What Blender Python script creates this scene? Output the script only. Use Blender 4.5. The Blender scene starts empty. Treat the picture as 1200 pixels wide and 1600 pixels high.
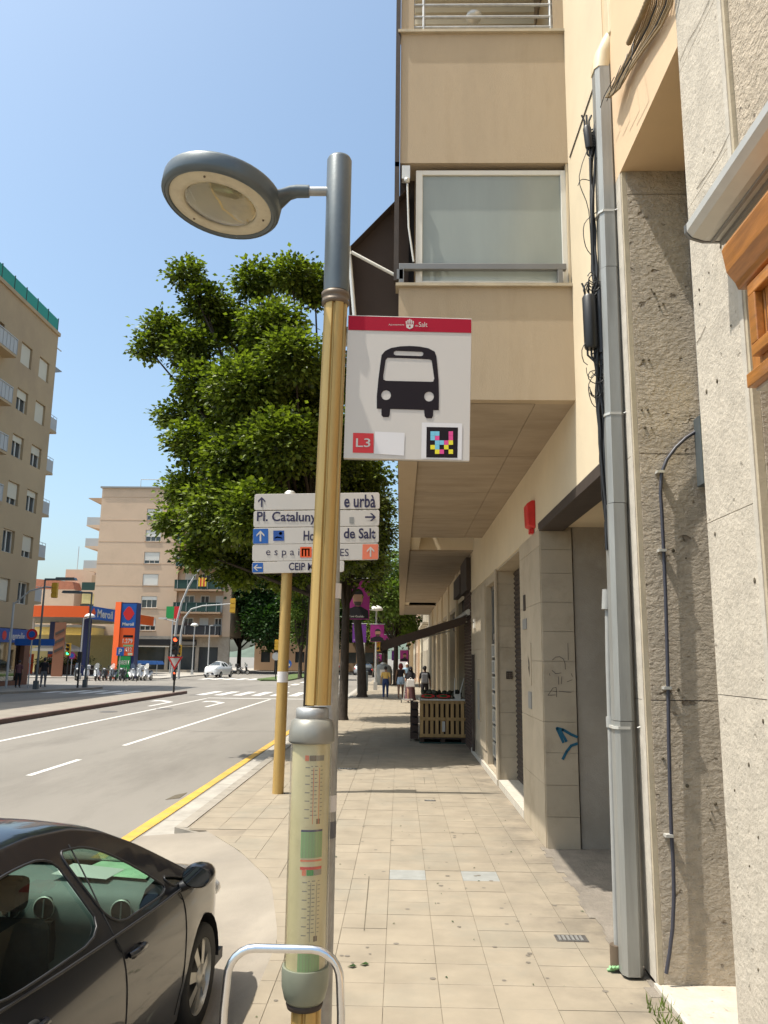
import bpy, bmesh, math, random
from mathutils import Vector, Matrix
from mathutils.geometry import delaunay_2d_cdt
random.seed(7)
PI = math.pi
S = bpy.context.scene
COL = S.collection

# ---------------------------------------------------------------- camera
CH = 2.0
FPX = 1245.0
PITCH, ROLL, YAW = math.radians(10.4), math.radians(0.7), math.radians(1.25)
f_ = Vector((-math.sin(YAW)*math.cos(PITCH), math.cos(YAW)*math.cos(PITCH), math.sin(PITCH)))
r_ = f_.cross(Vector((0, 0, 1))).normalized()
u_ = r_.cross(f_)
rr = r_*math.cos(ROLL) + u_*math.sin(ROLL)
uu = u_*math.cos(ROLL) - r_*math.sin(ROLL)
cam_d = bpy.data.cameras.new("camera")
cam = bpy.data.objects.new("camera", cam_d)
COL.objects.link(cam)
M3 = Matrix((rr, uu, -f_)).transposed()
cam.matrix_world = Matrix.Translation((0, 0, CH)) @ M3.to_4x4()
cam_d.sensor_fit = 'VERTICAL'
cam_d.sensor_height = 36.0
cam_d.lens = FPX/1600*36
cam_d.clip_start = 0.05
cam_d.clip_end = 4000
S.camera = cam
CAM = Vector((0, 0, CH))
def ray(x, y): return f_ + rr*((x-600)/FPX) - uu*((y-800)/FPX)
def G(x, y, z=0.0):
    d = ray(x, y); return CAM + d*((z-CH)/d.z)
def aY(x, y, Y):
    d = ray(x, y); return CAM + d*(Y/d.y)
def aX(x, y, X):
    d = ray(x, y); return CAM + d*(X/d.x)

# ---------------------------------------------------------------- light
SUN_EL = math.radians(66.5)
SUN_AZ = math.radians(13.7)           # direction the light travels on the ground, from +X towards +Y
w = bpy.data.worlds.new("World"); S.world = w; w.use_nodes = True
nt = w.node_tree; nt.nodes.clear()
out = nt.nodes.new('ShaderNodeOutputWorld'); bg = nt.nodes.new('ShaderNodeBackground')
sky = nt.nodes.new('ShaderNodeTexSky'); sky.sky_type = 'NISHITA'; sky.sun_disc = False
sky.sun_elevation = SUN_EL
sky.sun_rotation = math.atan2(-math.cos(SUN_AZ), -math.sin(SUN_AZ))
sky.air_density = 1.0; sky.dust_density = 3.4; sky.ozone_density = 1.0
bg.inputs['Strength'].default_value = 0.15
tint = nt.nodes.new('ShaderNodeMix'); tint.data_type = 'RGBA'; tint.blend_type = 'MULTIPLY'; tint.inputs[0].default_value = 1
tint.inputs[7].default_value = (1.0, 1.10, 1.06, 1)
nt.links.new(sky.outputs[0], tint.inputs[6]); nt.links.new(tint.outputs[2], bg.inputs[0]); nt.links.new(bg.outputs[0], out.inputs[0])
sun_d = bpy.data.lights.new("sun", 'SUN'); sun_d.energy = 4.2; sun_d.angle = math.radians(0.5)
sun_d.color = (1.0, 0.95, 0.86)
sun = bpy.data.objects.new("sun", sun_d); COL.objects.link(sun)
ldir = Vector((math.cos(SUN_AZ)*math.cos(SUN_EL), math.sin(SUN_AZ)*math.cos(SUN_EL), -math.sin(SUN_EL)))
sun.rotation_euler = ldir.to_track_quat('-Z', 'Y').to_euler()
sun.location = (-20, -10, 40)
S.view_settings.view_transform = 'Standard'
S.view_settings.look = 'None'
S.view_settings.gamma = 1.0
S.view_settings.use_curve_mapping = False
S.view_settings.exposure = 0.57
S.render.engine = 'CYCLES'
S.cycles.max_bounces = 8
S.cycles.transparent_max_bounces = 12
S.cycles.caustics_reflective = False
S.cycles.caustics_refractive = False

# ---------------------------------------------------------------- materials
def mat(name, col, rough=0.8, metal=0.0, var=0.0, vscale=3.0, bump=0.0, bscale=40.0, bdist=0.01,
        rand=0.0, spec=0.5, coat=0.0, emit=0.0, stain=None, sscale=1.2, samt=0.5, stretch=None, pits=0.0, pscale=12, trans=0.0, alpha=1.0, detail=6, edge=None):
    m = bpy.data.materials.new(name); m.use_nodes = True
    n = m.node_tree.nodes; l = m.node_tree.links
    b = n['Principled BSDF']
    b.inputs['Roughness'].default_value = rough
    b.inputs['Metallic'].default_value = metal
    b.inputs['Specular IOR Level'].default_value = spec
    b.inputs['Coat Weight'].default_value = coat
    b.inputs['Coat Roughness'].default_value = 0.04
    b.inputs['Transmission Weight'].default_value = trans
    b.inputs['Alpha'].default_value = alpha
    c4 = (col[0], col[1], col[2], 1)
    b.inputs['Base Color'].default_value = c4
    if emit:
        b.inputs['Emission Color'].default_value = c4; b.inputs['Emission Strength'].default_value = emit
    tc = n.new('ShaderNodeNewGeometry'); vec = tc.outputs['Position']
    if stretch:
        mp = n.new('ShaderNodeMapping'); mp.inputs['Scale'].default_value = stretch
        l.new(vec, mp.inputs[0]); vec = mp.outputs[0]
    cur = None
    def noise(scale, det=detail, rg=0.6):
        t = n.new('ShaderNodeTexNoise'); t.inputs['Scale'].default_value = scale
        t.inputs['Detail'].default_value = det; t.inputs['Roughness'].default_value = rg
        l.new(vec, t.inputs['Vector']); return t
    def mix(fac, A, B, mode='MIX', amt=None):
        x = n.new('ShaderNodeMix'); x.data_type = 'RGBA'; x.blend_type = mode
        if fac is None: x.inputs[0].default_value = amt
        else: l.new(fac, x.inputs[0])
        for sock, v in ((x.inputs[6], A), (x.inputs[7], B)):
            if isinstance(v, tuple): sock.default_value = v
            else: l.new(v, sock)
        return x.outputs[2]
    def ramp(src, a, b_, ca=(0, 0, 0, 1), cb=(1, 1, 1, 1)):
        r = n.new('ShaderNodeValToRGB'); r.color_ramp.elements[0].position = a; r.color_ramp.elements[1].position = b_
        r.color_ramp.elements[0].color = ca; r.color_ramp.elements[1].color = cb
        l.new(src, r.inputs[0]); return r.outputs[0]
    cur = c4
    if var:
        t = noise(vscale)
        lo = tuple(max(0, c*(1-var)) for c in col)+(1,); hi = tuple(c*(1+var) for c in col)+(1,)
        cur = mix(ramp(t.outputs[0], 0.3, 0.7), lo, hi)
    if stain:
        t = noise(sscale, 8, 0.7)
        f = ramp(t.outputs[0], 0.5, 0.72, (0, 0, 0, 1), (samt, samt, samt, 1))
        cur = mix(f, cur, (stain[0], stain[1], stain[2], 1))
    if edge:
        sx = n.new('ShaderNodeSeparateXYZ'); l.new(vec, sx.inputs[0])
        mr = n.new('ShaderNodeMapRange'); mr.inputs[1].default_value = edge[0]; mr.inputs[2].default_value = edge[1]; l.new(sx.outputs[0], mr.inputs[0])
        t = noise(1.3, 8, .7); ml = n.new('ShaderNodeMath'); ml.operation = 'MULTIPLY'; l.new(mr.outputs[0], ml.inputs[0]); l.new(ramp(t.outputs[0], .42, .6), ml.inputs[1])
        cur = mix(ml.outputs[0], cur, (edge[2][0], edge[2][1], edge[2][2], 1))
    if rand:
        oi = n.new('ShaderNodeObjectInfo')
        v = ramp(oi.outputs['Random'], 0, 1, (1-rand, 1-rand, 1-rand*1.2, 1), (1+rand*.6, 1+rand*.55, 1+rand*.4, 1))
        cur = mix(None, cur, v, 'MULTIPLY', 1.0)
    if pits:
        vo = n.new('ShaderNodeTexNoise'); vo.inputs['Scale'].default_value = pscale; vo.inputs['Detail'].default_value = 3
        l.new(vec, vo.inputs['Vector'])
        pf = ramp(vo.outputs[0], 0.27, 0.33, (pits, pits, pits, 1), (0, 0, 0, 1))
        cur = mix(pf, cur, (col[0]*.3, col[1]*.27, col[2]*.24, 1))
    if not isinstance(cur, tuple):
        l.new(cur, b.inputs['Base Color'])
    if bump:
        t = noise(bscale, 5, 0.65)
        h = t.outputs[0]
        if pits:
            mm = n.new('ShaderNodeMath'); mm.operation = 'SUBTRACT'; l.new(h, mm.inputs[0]); l.new(pf, mm.inputs[1]); h = mm.outputs[0]
        bp = n.new('ShaderNodeBump'); bp.inputs['Strength'].default_value = bump; bp.inputs['Distance'].default_value = bdist
        l.new(h, bp.inputs['Height']); l.new(bp.outputs[0], b.inputs['Normal'])
    return m

def glass_mat(name, tint, refl=0.12, rough=0.02):
    m = bpy.data.materials.new(name); m.use_nodes = True
    n = m.node_tree.nodes; l = m.node_tree.links; n.clear()
    o = n.new('ShaderNodeOutputMaterial'); mx = n.new('ShaderNodeMixShader')
    t = n.new('ShaderNodeBsdfTransparent'); t.inputs[0].default_value = tint+(1,)
    g = n.new('ShaderNodeBsdfGlossy'); g.inputs['Roughness'].default_value = rough
    fr = n.new('ShaderNodeLayerWeight'); pw = n.new('ShaderNodeMath'); pw.operation = 'POWER'; pw.inputs[1].default_value = 4.0
    l.new(fr.outputs['Facing'], pw.inputs[0])
    ad = n.new('ShaderNodeMath'); ad.operation = 'MULTIPLY_ADD'; ad.inputs[1].default_value = 0.8; ad.inputs[2].default_value = refl
    l.new(pw.outputs[0], ad.inputs[0]); l.new(ad.outputs[0], mx.inputs[0]); l.new(t.outputs[0], mx.inputs[1]); l.new(g.outputs[0], mx.inputs[2])
    l.new(mx.outputs[0], o.inputs[0]); return m

def leaf_mat(name, a, b, tr):
    m = bpy.data.materials.new(name); m.use_nodes = True
    n = m.node_tree.nodes; l = m.node_tree.links; n.clear()
    o = n.new('ShaderNodeOutputMaterial'); mx = n.new('ShaderNodeMixShader'); mx.inputs[0].default_value = 0.30
    d = n.new('ShaderNodeBsdfPrincipled'); d.inputs['Roughness'].default_value = 0.45; d.inputs['Specular IOR Level'].default_value = 0.35
    t = n.new('ShaderNodeBsdfTranslucent')
    ge = n.new('ShaderNodeNewGeometry')
    r = n.new('ShaderNodeValToRGB')
    r.color_ramp.elements[0].color = a+(1,); r.color_ramp.elements[1].color = b+(1,)
    l.new(ge.outputs['Random Per Island'], r.inputs[0]); l.new(r.outputs[0], d.inputs['Base Color'])
    r2 = n.new('ShaderNodeMix'); r2.data_type = 'RGBA'; r2.blend_type = 'MULTIPLY'; r2.inputs[0].default_value = 1
    l.new(r.outputs[0], r2.inputs[6]); r2.inputs[7].default_value = tr+(1,)
    l.new(r2.outputs[2], t.inputs[0])
    l.new(d.outputs[0], mx.inputs[1]); l.new(t.outputs[0], mx.inputs[2]); l.new(mx.outputs[0], o.inputs[0]); return m

MT = {}
def A(name, *a, **k): MT[name] = mat(name, *a, **k)
A('asphalt', (.215, .196, .17), .9, var=.12, vscale=.35, bump=.5, bscale=90, bdist=.01, stain=(.145, .13, .112), sscale=.5, samt=.8, spec=.3, stretch=(1, .22, 1))
A('gutter', (.36, .33, .285), .85, var=.15, vscale=3, bump=.3, bscale=60, stain=(.2, .18, .15), sscale=2)
A('kerb', (.28, .25, .21), .85, var=.2, vscale=3, bump=.4, bscale=50, rand=.1)
A('red kerb', (.16, .10, .085), .85, var=.2, vscale=1, bump=.3, bscale=30, rand=.12)
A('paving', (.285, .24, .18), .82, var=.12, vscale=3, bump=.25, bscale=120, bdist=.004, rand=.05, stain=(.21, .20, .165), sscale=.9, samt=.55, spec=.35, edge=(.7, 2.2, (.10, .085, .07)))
A('joint', (.24, .20, .15), .95, var=.2)
A('grey slab', (.27, .27, .25), .85, var=.12, vscale=8, bump=.3, bscale=90)
A('concrete apron', (.265, .23, .185), .9, var=.14, vscale=1.5, bump=.4, bscale=60, stain=(.2, .175, .15), sscale=.9, samt=.6)
A('rough concrete', (.22, .19, .155), .95, var=.22, vscale=4, bump=.9, bscale=28, bdist=.02, stain=(.15, .13, .11), sscale=2.3, samt=.6)
A('yellow paint', (.55, .32, .05), .8, var=.18, vscale=4, stain=(.3, .24, .15), sscale=5, samt=.75, bump=.3, bscale=80)
A('white paint', (.62, .60, .56), .8, var=.12, vscale=3, stain=(.3, .28, .26), sscale=4, samt=.5, bump=.3, bscale=80)
A('stucco tan', (.44, .345, .235), .92, var=.07, vscale=1.6, bump=.55, bscale=130, bdist=.006, stain=(.33, .25, .16), sscale=1.6, samt=.6, stretch=(1.8, 1.8, .3))
A('stucco cream', (.66, .55, .385), .92, var=.05, vscale=1.3, bump=.35, bscale=120, bdist=.004, stain=(.5, .42, .3), sscale=.6, samt=.35)
A('stucco peach', (.68, .49, .31), .9, var=.05, vscale=1.3, bump=.3, bscale=110, bdist=.004)
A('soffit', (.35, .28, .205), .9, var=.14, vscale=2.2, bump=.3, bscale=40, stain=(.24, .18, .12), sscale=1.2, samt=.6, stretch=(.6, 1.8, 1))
A('ledge', (.45, .38, .27), .8, var=.15, vscale=5, bump=.3, bscale=60)
A('cladding', (.46, .385, .285), .65, var=.08, vscale=2.5, bump=.15, bscale=60, rand=.06, stain=(.30, .235, .16), sscale=2.2, samt=.55)
A('plaster grey', (.36, .315, .255), .93, var=.13, vscale=1.7, bump=.5, bscale=60, stain=(.46, .41, .35), sscale=1.5, samt=.7)
A('rough stone', (.56, .47, .36), .95, var=.17, vscale=14, bump=1.0, bscale=24, bdist=.055, pits=.7, pscale=9, stain=(.36, .30, .23), sscale=2.2, samt=.5, detail=8, stretch=(1, 1, 1.5))
A('smooth stone', (.50, .445, .365), .88, var=.14, vscale=9, bump=.5, bscale=36, bdist=.018, pits=.4, pscale=16, stain=(.42, .37, .30), sscale=2.5, samt=.5)
A('stone margin', (.50, .455, .385), .85, var=.15, vscale=10, bump=.3, bscale=50)
A('zinc', (.33, .33, .31), .5, .5, var=.18, vscale=1.4, bump=.12, bscale=12, stain=(.26, .25, .23), sscale=3, samt=.5, stretch=(6, 6, .6))
A('galvanised', (.38, .375, .36), .5, .6, var=.2, vscale=12, bump=.1, bscale=30)
A('chrome tube', (.75, .76, .78), .22, 1.0, var=.05, vscale=20)
A('pale aluminium', (.60, .585, .54), .45, .4, var=.06, vscale=6)
A('grey aluminium', (.21, .205, .195), .45, .5, var=.06)
A('white frame', (.70, .67, .60), .5, var=.04, vscale=5)
A('frosted glass', (.29, .315, .285), .16, var=.10, vscale=.9, spec=.6, stretch=(2.2, 2.2, .5))
A('window glass', (.05, .06, .065), .08, spec=.8)
A('shutter white', (.66, .645, .60), .6, rand=.08)
A('shutter cream', (.58, .53, .42), .65, rand=.08)
A('dark metal', (.035, .035, .037), .5, .4)
A('dark brown', (.045, .032, .025), .7, var=.2, vscale=8)
A('awning brown', (.055, .036, .026), .9, var=.12, vscale=3, bump=.2, bscale=300, bdist=.002)
A('awning stripe', (.30, .23, .16), .9, var=.12)
A('lamp grey', (.105, .125, .135), .38, .35, var=.08, vscale=9, bump=.05, bscale=60, stain=(.2, .2, .19), sscale=6, samt=.35)
A('pole yellow', (.52, .34, .115), .42, .35, var=.09, vscale=3, stain=(.36, .24, .09), sscale=4, samt=.45, stretch=(8, 8, .7))
A('collar brown', (.16, .12, .085), .5, .3, var=.1)
A('collar grey', (.27, .26, .225), .4, .3, var=.08, vscale=8)
A('collar green', (.235, .25, .19), .4, .15, var=.06, vscale=8)
A('cream ring', (.60, .54, .40), .55, var=.05, vscale=20, stain=(.4, .33, .22), sscale=9, samt=.5)
A('reflector', (.52, .48, .38), .2, .75, var=.25, vscale=7, stain=(.12, .1, .07), sscale=6, samt=.85)
A('paper', (.66, .60, .41), .6, var=.06, vscale=5, stain=(.45, .40, .26), sscale=6, samt=.5)
A('sign white', (.57, .525, .475), .55, var=.02, vscale=3)
A('sticker white', (.70, .67, .66), .5)
A('sign red', (.36, .005, .025), .65, spec=.2)
A('ink black', (.012, .007, .010), .7, spec=.2)
A('red', (.62, .025, .025), .45)
A('alarm red', (.60, .022, .018), .45, var=.1, vscale=12)
A('sign blue', (.012, .10, .38), .45)
A('ink navy', (.02, .015, .055), .5)
A('salmon', (.75, .19, .10), .5)
A('orange red', (.78, .10, .015), .5)
A('cyan', (.18, .52, .68), .5)
A('magenta', (.72, .06, .25), .5)
A('code yellow', (.78, .68, .02), .5)
A('green sheet', (.02, .30, .07), .5)
A('green print', (.22, .42, .2), .6)
A('navy', (.02, .03, .12), .5)
A('totem orange', (.80, .115, .012), .5)
A('bark', (.05, .038, .028), .95, var=.3, vscale=9, bump=.9, bscale=22, bdist=.03, stretch=(1, 1, .4))
A('pallet wood', (.50, .31, .135), .8, var=.18, vscale=7, bump=.25, bscale=50, rand=.14, stretch=(3, 3, .6))
A('dark wood', (.06, .035, .025), .8, var=.2, vscale=6, rand=.1)
A('varnished wood', (.40, .16, .035), .32, var=.32, vscale=5, coat=.5, rand=.14, bump=.1, bscale=30, stretch=(7, .7, 7))
A('varnished wood upright', (.46, .19, .05), .32, var=.32, vscale=5, coat=.5, rand=.14, bump=.1, bscale=30, stretch=(7, 7, .7))
A('cable black', (.014, .014, .015), .45)
A('cable blue grey', (.045, .045, .06), .45)
A('cable tan', (.30, .215, .12), .7, var=.15, vscale=20, rand=.15)
A('conduit grey', (.30, .30, .285), .6, var=.1, vscale=6)
A('drain cream', (.68, .57, .38), .5, var=.05, vscale=3, stain=(.45, .37, .22), sscale=3, samt=.4)
A('yellow panel', (.62, .50, .22), .7, var=.05)
A('grey trim', (.26, .255, .24), .6)
A('grate', (.13, .12, .11), .6, .5, var=.2, vscale=20)
A('brick dark', (.085, .052, .04), .85, var=.25, vscale=20, bump=.3, bscale=50)
A('far wall', (.50, .44, .34), .9, var=.08, vscale=.6)
A('building tan', (.42, .31, .185), .92, var=.06, vscale=.3, stain=(.28, .20, .13), sscale=.18, samt=.45)
A('building beige', (.58, .425, .30), .92, var=.05, vscale=.25, stain=(.40, .30, .21), sscale=.2, samt=.4)
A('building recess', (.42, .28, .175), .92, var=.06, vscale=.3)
A('green net', (.03, .28, .22), .8)
A('green rail', (.012, .045, .035), .7)
A('rail grey', (.42, .42, .41), .6)
A('roof tile', (.42, .16, .09), .85, var=.15, vscale=2)
A('shop black', (.02, .02, .022), .4)
A('shop blue', (.015, .07, .30), .5)
A('brown pier', (.20, .085, .045), .8)
A('parasol', (.75, .70, .62), .8)
A('blue awning', (.02, .10, .32), .7)
A('skin', (.36, .20, .13), .6)
A('skin dark', (.20, .11, .07), .6)
A('hair black', (.012, .010, .010), .6)
A('hair red', (.16, .012, .010), .6)
A('cloth yellow', (.62, .42, .12), .85)
A('denim', (.012, .03, .11), .85)
A('denim light', (.33, .45, .60), .85)
A('cloth black', (.014, .012, .015), .9)
A('cloth maroon', (.13, .055, .06), .9, var=.3, vscale=12)
A('cloth sky', (.32, .48, .62), .9)
A('cloth white', (.72, .68, .64), .8)
A('cloth grey', (.14, .14, .15), .9)
A('purple', (.15, .03, .26), .6)
A('purple pink', (.32, .02, .19), .6, var=.25, vscale=2)
A('car black', (.006, .007, .011), .3, 0, coat=.8, spec=.3)
A('car white', (.72, .72, .71), .3, coat=.6)
A('car silver', (.42, .43, .44), .3, .3, coat=.6)
A('car dark red', (.16, .015, .02), .3, coat=.6)
A('rubber', (.02, .02, .02), .8)
A('wheel silver', (.50, .49, .45), .35, .6)
A('plastic black', (.02, .02, .022), .45)
A('dash grey', (.22, .24, .235), .6, var=.08, vscale=9, bump=.2, bscale=200)
A('seat fabric', (.045, .045, .05), .9, var=.15, vscale=20)
A('paper green', (.46, .66, .42), .7, var=.2, vscale=9)
A('headlight', (.65, .66, .68), .1, .2, coat=1)
A('scooter white', (.70, .70, .70), .3, coat=.6)
A('scooter black', (.03, .03, .03), .35, coat=.6)
A('scooter grey', (.28, .29, .30), .35, coat=.6)
A('watermelon flesh', (.62, .05, .05), .5, var=.15, vscale=20)
A('watermelon rind', (.03, .12, .03), .5, var=.5, vscale=12)
A('fruit dark', (.05, .05, .03), .6, rand=.4)
A('container grey', (.22, .23, .22), .6)
A('blue graffiti', (.01, .10, .17), .6)
A('pen graffiti', (.09, .075, .065), .7)
A('dirt', (.11, .09, .06), .95, var=.3, vscale=20)
A('grass', (.08, .12, .03), .8)
A('hill', (.10, .13, .10), .95, var=.2, vscale=.02)
A('light red', (.9, .10, .03), .4, emit=2.2)
A('light amber', (.8, .30, .03), .5)
A('light off', (.05, .02, .015), .3)
A('light green', (.05, .9, .35), .4, emit=2.0)
A('traffic yellow', (.62, .36, .03), .5)
A('flag yellow', (.75, .50, .05), .8)
A('flag red', (.55, .05, .03), .8)
MT['shelter plastic'] = glass_mat('shelter plastic', (.95, .93, .84), .13, .22)
MT['car glass'] = glass_mat('car glass', (.50, .62, .56), .07, .01)
MT['car glass dark'] = glass_mat('car glass dark', (.30, .36, .34), .07, .01)
MT['lamp glass'] = glass_mat('lamp glass', (.84, .82, .72), .12, .05)
MT['shop glass'] = glass_mat('shop glass', (.45, .5, .5), .18, .02)
MT['leaf'] = leaf_mat('leaf', (.010, .024, .004), (.24, .30, .048), (1.2, 1.35, .4))
MT['leaf dark'] = leaf_mat('leaf dark', (.022, .055, .012), (.05, .10, .02), (.8, 1.1, .4))
MT['leaf light'] = leaf_mat('leaf light', (.075, .12, .02), (.16, .21, .04), (1.15, 1.45, .5))
# ---------------------------------------------------------------- mesh helpers
class MB:
    """collects shapes, links them as one mesh object"""
    def __init__(s, T=None): s.v = []; s.f = []; s.mi = []; s.cur = 0; s.T = T; s.sm = []; s.smooth = False
    def add(s, vs, fs, smooth=None):
        o = len(s.v)
        s.v += [tuple(s.T(*p)) if s.T else tuple(p) for p in vs]
        for f in fs: s.f.append([o+i for i in f]); s.mi.append(s.cur); s.sm.append(s.smooth if smooth is None else smooth)
        return s
    def m(s, i): s.cur = i; return s
    def box(s, x0, x1, y0, y1, z0, z1):
        v = [(x, y, z) for x in (x0, x1) for y in (y0, y1) for z in (z0, z1)]
        return s.add(v, [(0, 1, 3, 2), (4, 6, 7, 5), (0, 4, 5, 1), (2, 3, 7, 6), (0, 2, 6, 4), (1, 5, 7, 3)], False)
    def prism(s, pts, axis, a, b):
        """2D outline extruded: axis 'x','y','z'"""
        def P(p, t): return {'x': (t, p[0], p[1]), 'y': (p[0], t, p[1]), 'z': (p[0], p[1], t)}[axis]
        n = len(pts)
        v = [P(p, a) for p in pts]+[P(p, b) for p in pts]
        return s.add(v, [list(range(n))[::-1], list(range(n, 2*n))]+[(i, (i+1) % n, n+(i+1) % n, n+i) for i in range(n)], False)
    def loft(s, rings, closed=True, caps=True, smooth=True):
        n = len(rings[0]); v = [p for r in rings for p in r]; f = []
        for k in range(len(rings)-1):
            for i in range(n if closed else n-1):
                j = (i+1) % n; f.append((k*n+i, k*n+j, (k+1)*n+j, (k+1)*n+i))
        s.add(v, f, smooth)
        if caps and closed: s.add(rings[0], [list(range(n))[::-1]], False); s.add(rings[-1], [list(range(n))], False)
        return s
    def tube(s, pts, r, n=8, caps=True, closed=False):
        pts = [Vector(p) for p in pts]; rs = r if isinstance(r, (list, tuple)) else [r]*len(pts)
        rings = []; up = Vector((0, 0, 1)); prev = None; L = len(pts)
        for i, p in enumerate(pts):
            if closed: d = pts[(i+1) % L]-pts[i-1]
            else: d = pts[min(i+1, L-1)]-pts[max(i-1, 0)]
            if d.length < 1e-9: d = Vector((0, 0, 1))
            d.normalize()
            a = (prev if prev is not None else (up if abs(d.z) < .9 else Vector((1, 0, 0))))
            x = (a-d*a.dot(d))
            if x.length < 1e-6: x = d.orthogonal()
            x.normalize(); prev = x; y = d.cross(x)
            rings.append([tuple(p+(x*math.cos(t*2*PI/n)+y*math.sin(t*2*PI/n))*rs[i]) for t in range(n)])
        if closed: rings.append(rings[0]); caps = False
        return s.loft(rings, True, caps, True)
    def cyl(s, a, b, r, n=16): return s.tube([a, b], r, n)
    def lathe(s, prof, c=(0, 0, 0), n=24, caps=True):
        return s.loft([[(c[0]+r*math.cos(t*2*PI/n), c[1]+r*math.sin(t*2*PI/n), c[2]+z) for t in range(n)] for r, z in prof], True, caps, True)
    def ball(s, c, r, n=12, m=8):
        if not isinstance(r, (tuple, list)): r = (r, r, r)
        rings = []
        for k in range(m+1):
            a = -PI/2+PI*k/m; q = max(math.cos(a), .02)
            rings.append([(c[0]+r[0]*q*math.cos(t*2*PI/n), c[1]+r[1]*q*math.sin(t*2*PI/n), c[2]+r[2]*math.sin(a)) for t in range(n)])
        return s.loft(rings, True, True, True)
    def quad(s, a, b, c, d): return s.add([a, b, c, d], [(0, 1, 2, 3)], False)
    def mesh(s, name, mats):
        me = bpy.data.meshes.new(name); me.from_pydata(s.v, [], s.f)
        for m in (mats if isinstance(mats, (list, tuple)) else [mats]): me.materials.append(MT[m] if isinstance(m, str) else m)
        me.polygons.foreach_set('material_index', s.mi); me.polygons.foreach_set('use_smooth', s.sm)
        me.update(); return me
    def build(s, name, mats, parent=None, bevel=0, loc=None, w=False):
        o = bpy.data.objects.new(name, s.mesh(name, mats)); COL.objects.link(o)
        if parent is not None: o.parent = parent
        if loc: o.location = loc
        if w: W(o, parent)
        if bevel:
            b = o.modifiers.new('bevel', 'BEVEL'); b.width = bevel; b.segments = 2; b.limit_method = 'ANGLE'; b.angle_limit = math.radians(40)
        return o

def W(o, parent):
    """vertices were given in world coordinates: undo the place of the unrotated parent"""
    if parent is not None:
        p = parent; L = Vector((0, 0, 0))
        while p is not None: L += p.location; p = p.parent
        o.location = -L
    return o
def tag(o, label=None, cat=None, group=None, kind=None):
    if label: o['label'] = label
    if cat: o['category'] = cat
    if group: o['group'] = group
    if kind: o['kind'] = kind
    return o
def thing(name, label, cat, loc=(0, 0, 0), rz=0, group=None):
    o = bpy.data.objects.new(name, None); COL.objects.link(o); o.location = loc; o.rotation_euler = (0, 0, rz)
    o.empty_display_size = .2
    return tag(o, label, cat, group)
def struct(o): o['kind'] = 'structure'; return o
def stuff(o): o['kind'] = 'stuff'; return o
KIDS = {}
def copy_tree(o, parent=None):
    c = o.copy(); COL.objects.link(c)
    if parent is not None: c.parent = parent
    for ch in [x for x in COL.objects if x.parent == o]: copy_tree(ch, c)
    return c
def inst(me, name, parent, loc=(0, 0, 0), rot=(0, 0, 0), sc=(1, 1, 1)):
    o = bpy.data.objects.new(name, me); COL.objects.link(o); o.parent = parent
    o.location = loc; o.rotation_euler = rot; o.scale = sc; return o
def holes(mb, u0, u1, z0, z1, d0, d1, hs):
    """a wall in (u, depth, z) with rectangular openings"""
    us = sorted({u0, u1} | {h[0] for h in hs} | {h[1] for h in hs}); us = [x for x in us if u0 <= x <= u1]
    for a, b in zip(us, us[1:]):
        if b-a < 1e-4: continue
        cut = sorted([(max(h[2], z0), min(h[3], z1)) for h in hs if h[0] < (a+b)/2 < h[1]])
        z = z0
        for lo, hi in cut:
            if lo > z+1e-4: mb.box(a, b, d0, d1, z, lo)
            z = max(z, hi)
        if z < z1-1e-4: mb.box(a, b, d0, d1, z, z1)
def text_mesh(txt, width=None, height=None, extrude=.001, spacing=1.0, bold=0.0, shear=0.0):
    cu = bpy.data.curves.new('t', 'FONT'); cu.body = txt; cu.size = 1; cu.extrude = 0; cu.space_character = spacing
    cu.offset = bold; cu.resolution_u = 3; cu.shear = shear
    o = bpy.data.objects.new('t', cu); COL.objects.link(o)
    dg = bpy.context.evaluated_depsgraph_get()
    me = bpy.data.meshes.new_from_object(o.evaluated_get(dg))
    bpy.data.objects.remove(o); bpy.data.curves.remove(cu)
    xs = [v.co.x for v in me.vertices]; ys = [v.co.y for v in me.vertices]
    x0, x1, y0, y1 = min(xs), max(xs), min(ys), max(ys)
    sy = (height/(y1-y0)) if height else (width/(x1-x0)); sx = (width/(x1-x0)) if width else sy
    for v in me.vertices: v.co = Vector(((v.co.x-x0)*sx, (v.co.y-y0)*sy, 0))
    return me
def text(txt, m, parent, p, width=None, height=None, normal='-y', name='lettering', **k):
    """lettering whose lower left corner is at p (world), facing normal; parent must sit at its world place"""
    me = text_mesh(txt, width, height, **k); me.name = name
    R = {'-y': Matrix(((1, 0, 0), (0, 0, -1), (0, 1, 0))), '-x': Matrix(((0, 0, -1), (-1, 0, 0), (0, 1, 0))), '+x': Matrix(((0, 0, 1), (1, 0, 0), (0, 1, 0)))}[normal]
    loc = Vector(p)
    for v in me.vertices: v.co = R @ v.co + loc
    me.materials.clear(); me.materials.append(MT[m])
    o = bpy.data.objects.new(name, me); COL.objects.link(o)
    if parent is not None: o.parent = parent; W(o, parent)
    return o
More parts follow.
